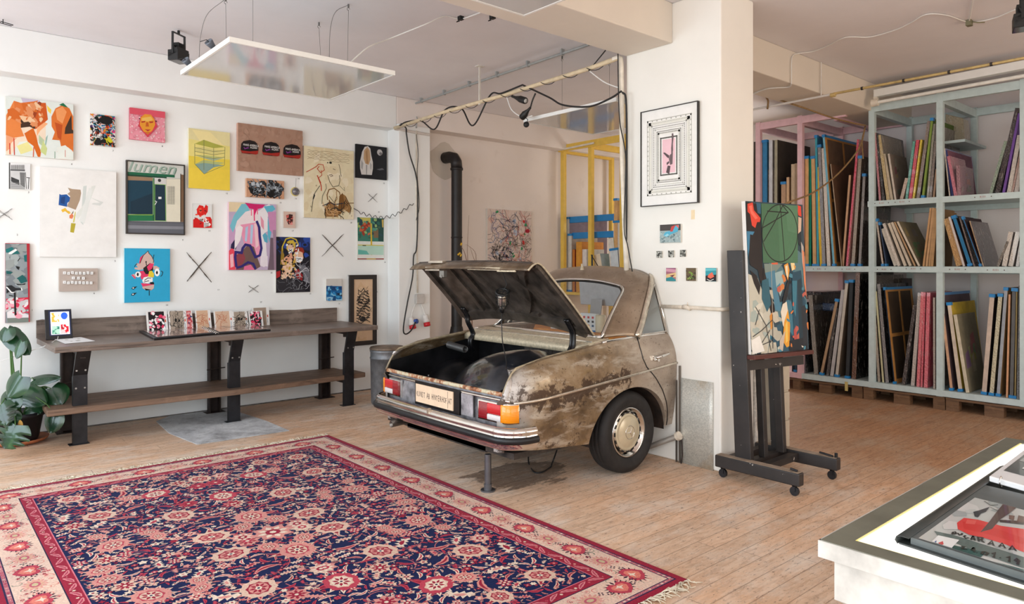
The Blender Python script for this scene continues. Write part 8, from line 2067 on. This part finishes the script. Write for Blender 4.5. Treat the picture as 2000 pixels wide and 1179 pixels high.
row([(606,532,250,20,'#d8a888','#5c4c54','b,p,d.9','orange-painted edge canvas with blue corners'),(662,582,318,28,'#e8d4c0','#d8b840','b,d.8','cream-edged canvas with yellow side'),(716,630,398,26,'#d8ccb4','#8c846c','p,d.6','grey olive drawn canvas, front of the group'),
 (818,874,262,34,'#d4c0b0','#302826','b,d.8','white scuffed canvas with blue corners'),(872,934,258,30,'#ccc4a8','#343028','b,w,d.8','green-flecked white canvas'),(920,974,216,24,'#a8acb4','#b08c5c','b,d.9','silver-grey edge canvas'),(986,1004,260,14,'#e0a880','#907050','d.8','orange-streaked narrow canvas'),(1010,1028,220,26,'#6c6c6c','#8c7850','b,d.9','dark grey canvas with blue corners'),(1044,1056,222,10,'#a08c5c','#6c5c40','b,d.8','olive-edged canvas'),(1060,1074,200,20,'#787c80','#585c60','w,d.8','grey wrapped canvas at the right post')],
 U4, XS+.03, .216, 'canvases on the bottom shelf of the right blue bay', .8, ', bottom shelf, right blue bay')
# large dark sheet behind the middle bottom bay
mb = MB(); a = onX(9.55, 1712, 515).y; b_ = onX(9.55, 1782, 515).y; mb.box((9.50,b_,.217),(9.54,a,1.42), srgb('#4c4444')); tag(mb.build('dark_panel', M_CNV), 'large dark grey panel at the back of the middle bottom bay', 'panel')
mb = MB(); a = onX(9.3, 1846, 515); b_ = onX(9.3, 1885, 515); zz = 2.99; P_ = [(9.3,a.y,zz-.0),(9.3,b_.y,zz+.0),(9.3,b_.y+.02,zz+.30),(9.3,a.y,zz+.38)]; mb.prism(P_, (.2,0,0), srgb('#a89c84')); tag(mb.build('wrapped_bundle', M_WRAP, bevel=.01), 'olive plastic-wrapped bundle high in the right blue bay', 'parcel')
mb = MB(); a = onX(9.2, 1842, 515).y; b_ = onX(9.2, 1902, 515).y; mb.box((8.9,b_,2.955),(9.65,a,2.985)); mb.build('half_shelf', M_BLU, rb)
# yellow rack canvases (crop 760,380,3.684)
UY = (760,380,3.684)
row([(1264,1264,164,26,'#d8dce0','#7c6c78','b,p,d.9','white-edged canvas with red arrows and blue corner'),(1255,1255,282,18,'#e8e4de','#c8c0b8','d.4','white thin canvas at the left post'),(1288,1288,284,26,'#e0dad2','#b8a898','b,d.6','white canvas with blue corner strip'),(1318,1318,394,18,'#c87830','#a04828','d.4','orange-brown narrow canvas'),(1342,1342,340,44,'#e09c3c','#d08430','d.5','orange wooden canvas'),(1380,1376,394,40,'#e8e0da','#d0c8c0','d.4','white canvas leaning in the middle'),
 (1500,1458,440,60,'#ecdcc4','#c8d4dc','d.35','cream box canvas with blue tape'),(1600,1568,316,44,'#e8e0d4','#90a848','p,d.5','white canvas with green landscape'),(1608,1584,392,60,'#d8e0e4','#181c28','b,d.5','black square canvas'),(1606,1606,190,60,'#e4dad0','#c8b8a8','b,w,d.8','cream wrapped tall canvas'),(1612,1612,30,26,'#e0b078','#b08850','b,d.8','pine edge tall canvas')],
 UY, 7.95, 1.161, 'canvases in the yellow rack', .8, ' in the yellow rack')
for i, (z, c_, lab) in enumerate(((2.62,'#3c74a8','upper blue foam strip across the yellow rack canvases'),(2.19,'#3c74a8','lower blue foam strip across the yellow rack canvases'))):
    a = onX(8.0, 1112 if i == 0 else 1118, 515).y; b_ = onX(8.0, 1200, 515).y; zc_ = onX(8.0, 1150, 427 if i == 0 else 459).z
    mb = MB(); mb.box((7.985,b_,zc_-.05),(8.03,a,zc_+.05)); tag(mb.build('foam_strip', M_CLIP, bevel=.01), lab, 'strip')

# pipes, tube fixture, cables and ropes in the store
M_GOLDP = flat('yellowed_pipe', (206,180,120), .45, .2, var=.15, scale=12)
XQ = 7.30
a, b_ = onX(XQ, 1440, 220), onX(XQ, 1626, 184); mb = MB(); mb.cyl(a, b_, .013, 10); h_ = onX(XQ, 1604, 188); mb.cyl(h_, Vector((h_.x, h_.y, ZC-.34 if 3.477 < h_.y < 3.966 else ZC-.01)), .006, 8); tag(mb.build('ceiling_pipe', flat('white_pipe', (226,220,214), .4)), 'white pipe under the ceiling left of the tube fixture', 'pipe')
c, d = onX(XQ, 1628, 183), onX(XQ, 2060, 102); r = thing('brass_pipe', 'yellowed pipe running under the ceiling above the blue rack', 'pipe', tuple(c))
mb = MB(); mb.cyl(c, d, .0125, 10); mb.cyl(c+Vector((0,.03,-.012)), c+Vector((0,-.02,-.012)), .022, 10); mb.build('tube', M_GOLDP, r)
for k in (.15,.36,.57,.75): q_ = c.lerp(d, k); mb = MB(); mb.cyl(q_, q_+(d-c).normalized()*.02, .017, 10); mb.build('pipe_clip', flat('black_clip', (50,44,40), .5), r)
XT = 8.42
r = thing('tube_light', 'white tube light fixture along the top front of the blue rack', 'lamp', tuple(onX(XT, 1705, 185)))
a, b_ = onX(XT, 1706, 181), onX(XT, 2060, 112)
mb = MB(); mb.obox(a-Vector((0,0,.05)), b_-a, Vector((.09,0,0)), Vector((0,0,.085))); mb.build('housing', M_WHITEM, r, bevel=.004)
a2, b2_ = onX(XT, 1712, 200), onX(XT, 2060, 137)
mb = MB(); mb.cyl(a2, b2_, .019, 14); mb.build('tube', flat('milky_tube', (240,238,230), .25), r)
mb = MB(); n_ = (b2_-a2).normalized(); mb.cyl(a2-n_*.05, a2+n_*.02, .042, 16); mb.box((XT+.01,a2.y+.0,a2.z),(XT+.05,a2.y+.04,a.z-.04)); mb.build('end_cap', flat('cream_cap', (232,222,206), .4), r)
def S(u, v, z=ZC-.012): return onZ(z, u, v)
cable([S(1985,18), S(1940,36), S(1893,43), S(1850,30), S(1810,28), S(1780,44), S(1750,58), S(1700,72), S(1652,73), S(1620,88), S(1590,100), S(1562,104), onY(3.47,1549,108), onY(3.46,1546,120), onY(3.46,1546,158), onY(3.47,1545,164), onZ(3.39,1540,170), onZ(3.39,1500,173), onZ(3.39,1472,183), onZ(3.39,1455,192)], .0055, M_CAB_W, 'white cable winding over the store ceiling and round the beam', 140)
mb = MB(); P = S(1893,42); mb.box((P.x-.03,P.y-.02,ZC-.05),(P.x+.03,P.y+.02,ZC)); mb.tube([P, P+Vector((.02,-.06,-.02)), P+Vector((.06,-.10,-.02))], .006, 5); tag(mb.build('junction_clip', flat('greenish_clip', (120,116,90), .6)), 'small greenish junction clip on the store ceiling', 'clip')
cable([S(1893,42), S(1897,20), S(1902,-10)], .006, M_CAB_W, 'short white cable from the ceiling junction clip to the top edge', 10)
M_ROPE = flat('brown_rope', (150,118,78), .9, var=.2, scale=60, bmp=.4)
cable([onX(7.28,1484,183), onX(7.4,1560,207), onX(7.8,1620,228), onX(8.3,1665,240), onX(8.56,1691,245)], .009, M_ROPE, 'brown rope running from the beam to the blue rack post', 30, 'rope', 'rope')
mb = MB(); mb.tube(crv([onX(7.28,1486,180), onX(7.28,1500,180), onX(7.28,1508,186), onX(7.28,1504,190), onX(7.28,1494,186), onX(7.28,1500,196), onX(7.28,1499,213)], 30), .010, 6); mb.tube(crv([onX(7.28,1490,178), onX(7.28,1505,184), onX(7.28,1511,192)], 8), .012, 6); tag(mb.build('rope_knot', M_ROPE), 'brown rope knot tied round the white pipe', 'rope')
cable([onX(8.56,1690,247), onX(8.3,1680,285), onX(8.1,1655,320), onX(7.8,1625,350), onX(7.28,1590,375), onX(6.4,1560,388), onX(5.6,1545,393), Vector((5.30,2.84,2.06))], .009, M_ROPE, 'brown rope sagging from the blue rack post to the easel painting', 50, 'rope', 'rope')
cable([onX(8.55,1690,248), onX(8.5,1684,275), onX(8.4,1686,310)], .008, M_ROPE, 'loose brown rope end at the blue rack post', 14, 'rope', 'rope')

# hand lamp hanging in the boot lid, its lead, cable under the car
P = C(.42,-.12,1.50); r = thing('inspection_lamp', 'black caged inspection lamp hanging inside the raised boot lid', 'lamp', tuple(P))
top = onX(3.36, 990, 560); bot = onX(3.36, 981, 598); ax = (top-bot).normalized()
ax = (ax + Vector((-.35,-.1,0))).normalized()
mb = MB(); mb.lathe([(0,-.05),(.016,-.05),(.024,-.02),(.030,0),(.0,.0)], bot, ax, 20); mb.build('handle', M_BLK, r)
mb = MB(); mb.lathe([(.030,0),(.034,.02),(.034,.09),(.028,.10)], bot, ax, 20); mb.build('lamp_glass', flat('lamp_chrome', (190,182,172), .15, .8), r)
mb = MB()
for k in range(8): 
    a1 = ax.orthogonal().normalized(); R_ = Matrix.Rotation(k*math.pi/4, 3, ax); v_ = R_ @ a1; mb.tube([bot+v_*.03, bot+ax*.03+v_*.046, bot+ax*.10+v_*.050, bot+ax*.125+v_*.045], .003, 5)
for h_, rr_ in ((.03,.046),(.10,.051)):
    a1 = ax.orthogonal().normalized(); b1_ = ax.cross(a1); mb.tube([bot+ax*h_+(a1*math.cos(t_)+b1_*math.sin(t_))*rr_ for t_ in [i*.4 for i in range(16)]], .003, 5, closed=True)
a1 = ax.orthogonal().normalized(); b1_ = ax.cross(a1); mb.tube([bot+ax*.125+(a1*math.cos(t_)+b1_*math.sin(t_))*.046 for t_ in [i*.35 for i in range(18)]], .009, 6, closed=True)
mb.build('cage', M_BLK, r)
mb = MB(); mb.tube([bot+ax*.125, top+ax*.02, Vector((3.33,bot.y-.02,1.575))], .003, 5); mb.build('hook', M_BLK, r)
cable([bot-ax*.05, onX(3.35,980,625), onX(3.33,981,660), onX(3.3,984,680), onX(3.25,989,705), onX(3.18,988,722)], .004, M_CAB_B, 'thin lead hanging from the inspection lamp into the boot', 30)
cable([onX(3.60,1032,885)+Vector((.0,0,.02)), onZ(.005,1033,905), onZ(.005,1043,921), onZ(.005,1058,922), onZ(.006,1075,912), onZ(.05,1078,905), onZ(.10,1082,895), onX(3.95,1090,872)], .006, M_CAB_B, 'black cable looping on the floor under the car', 50)
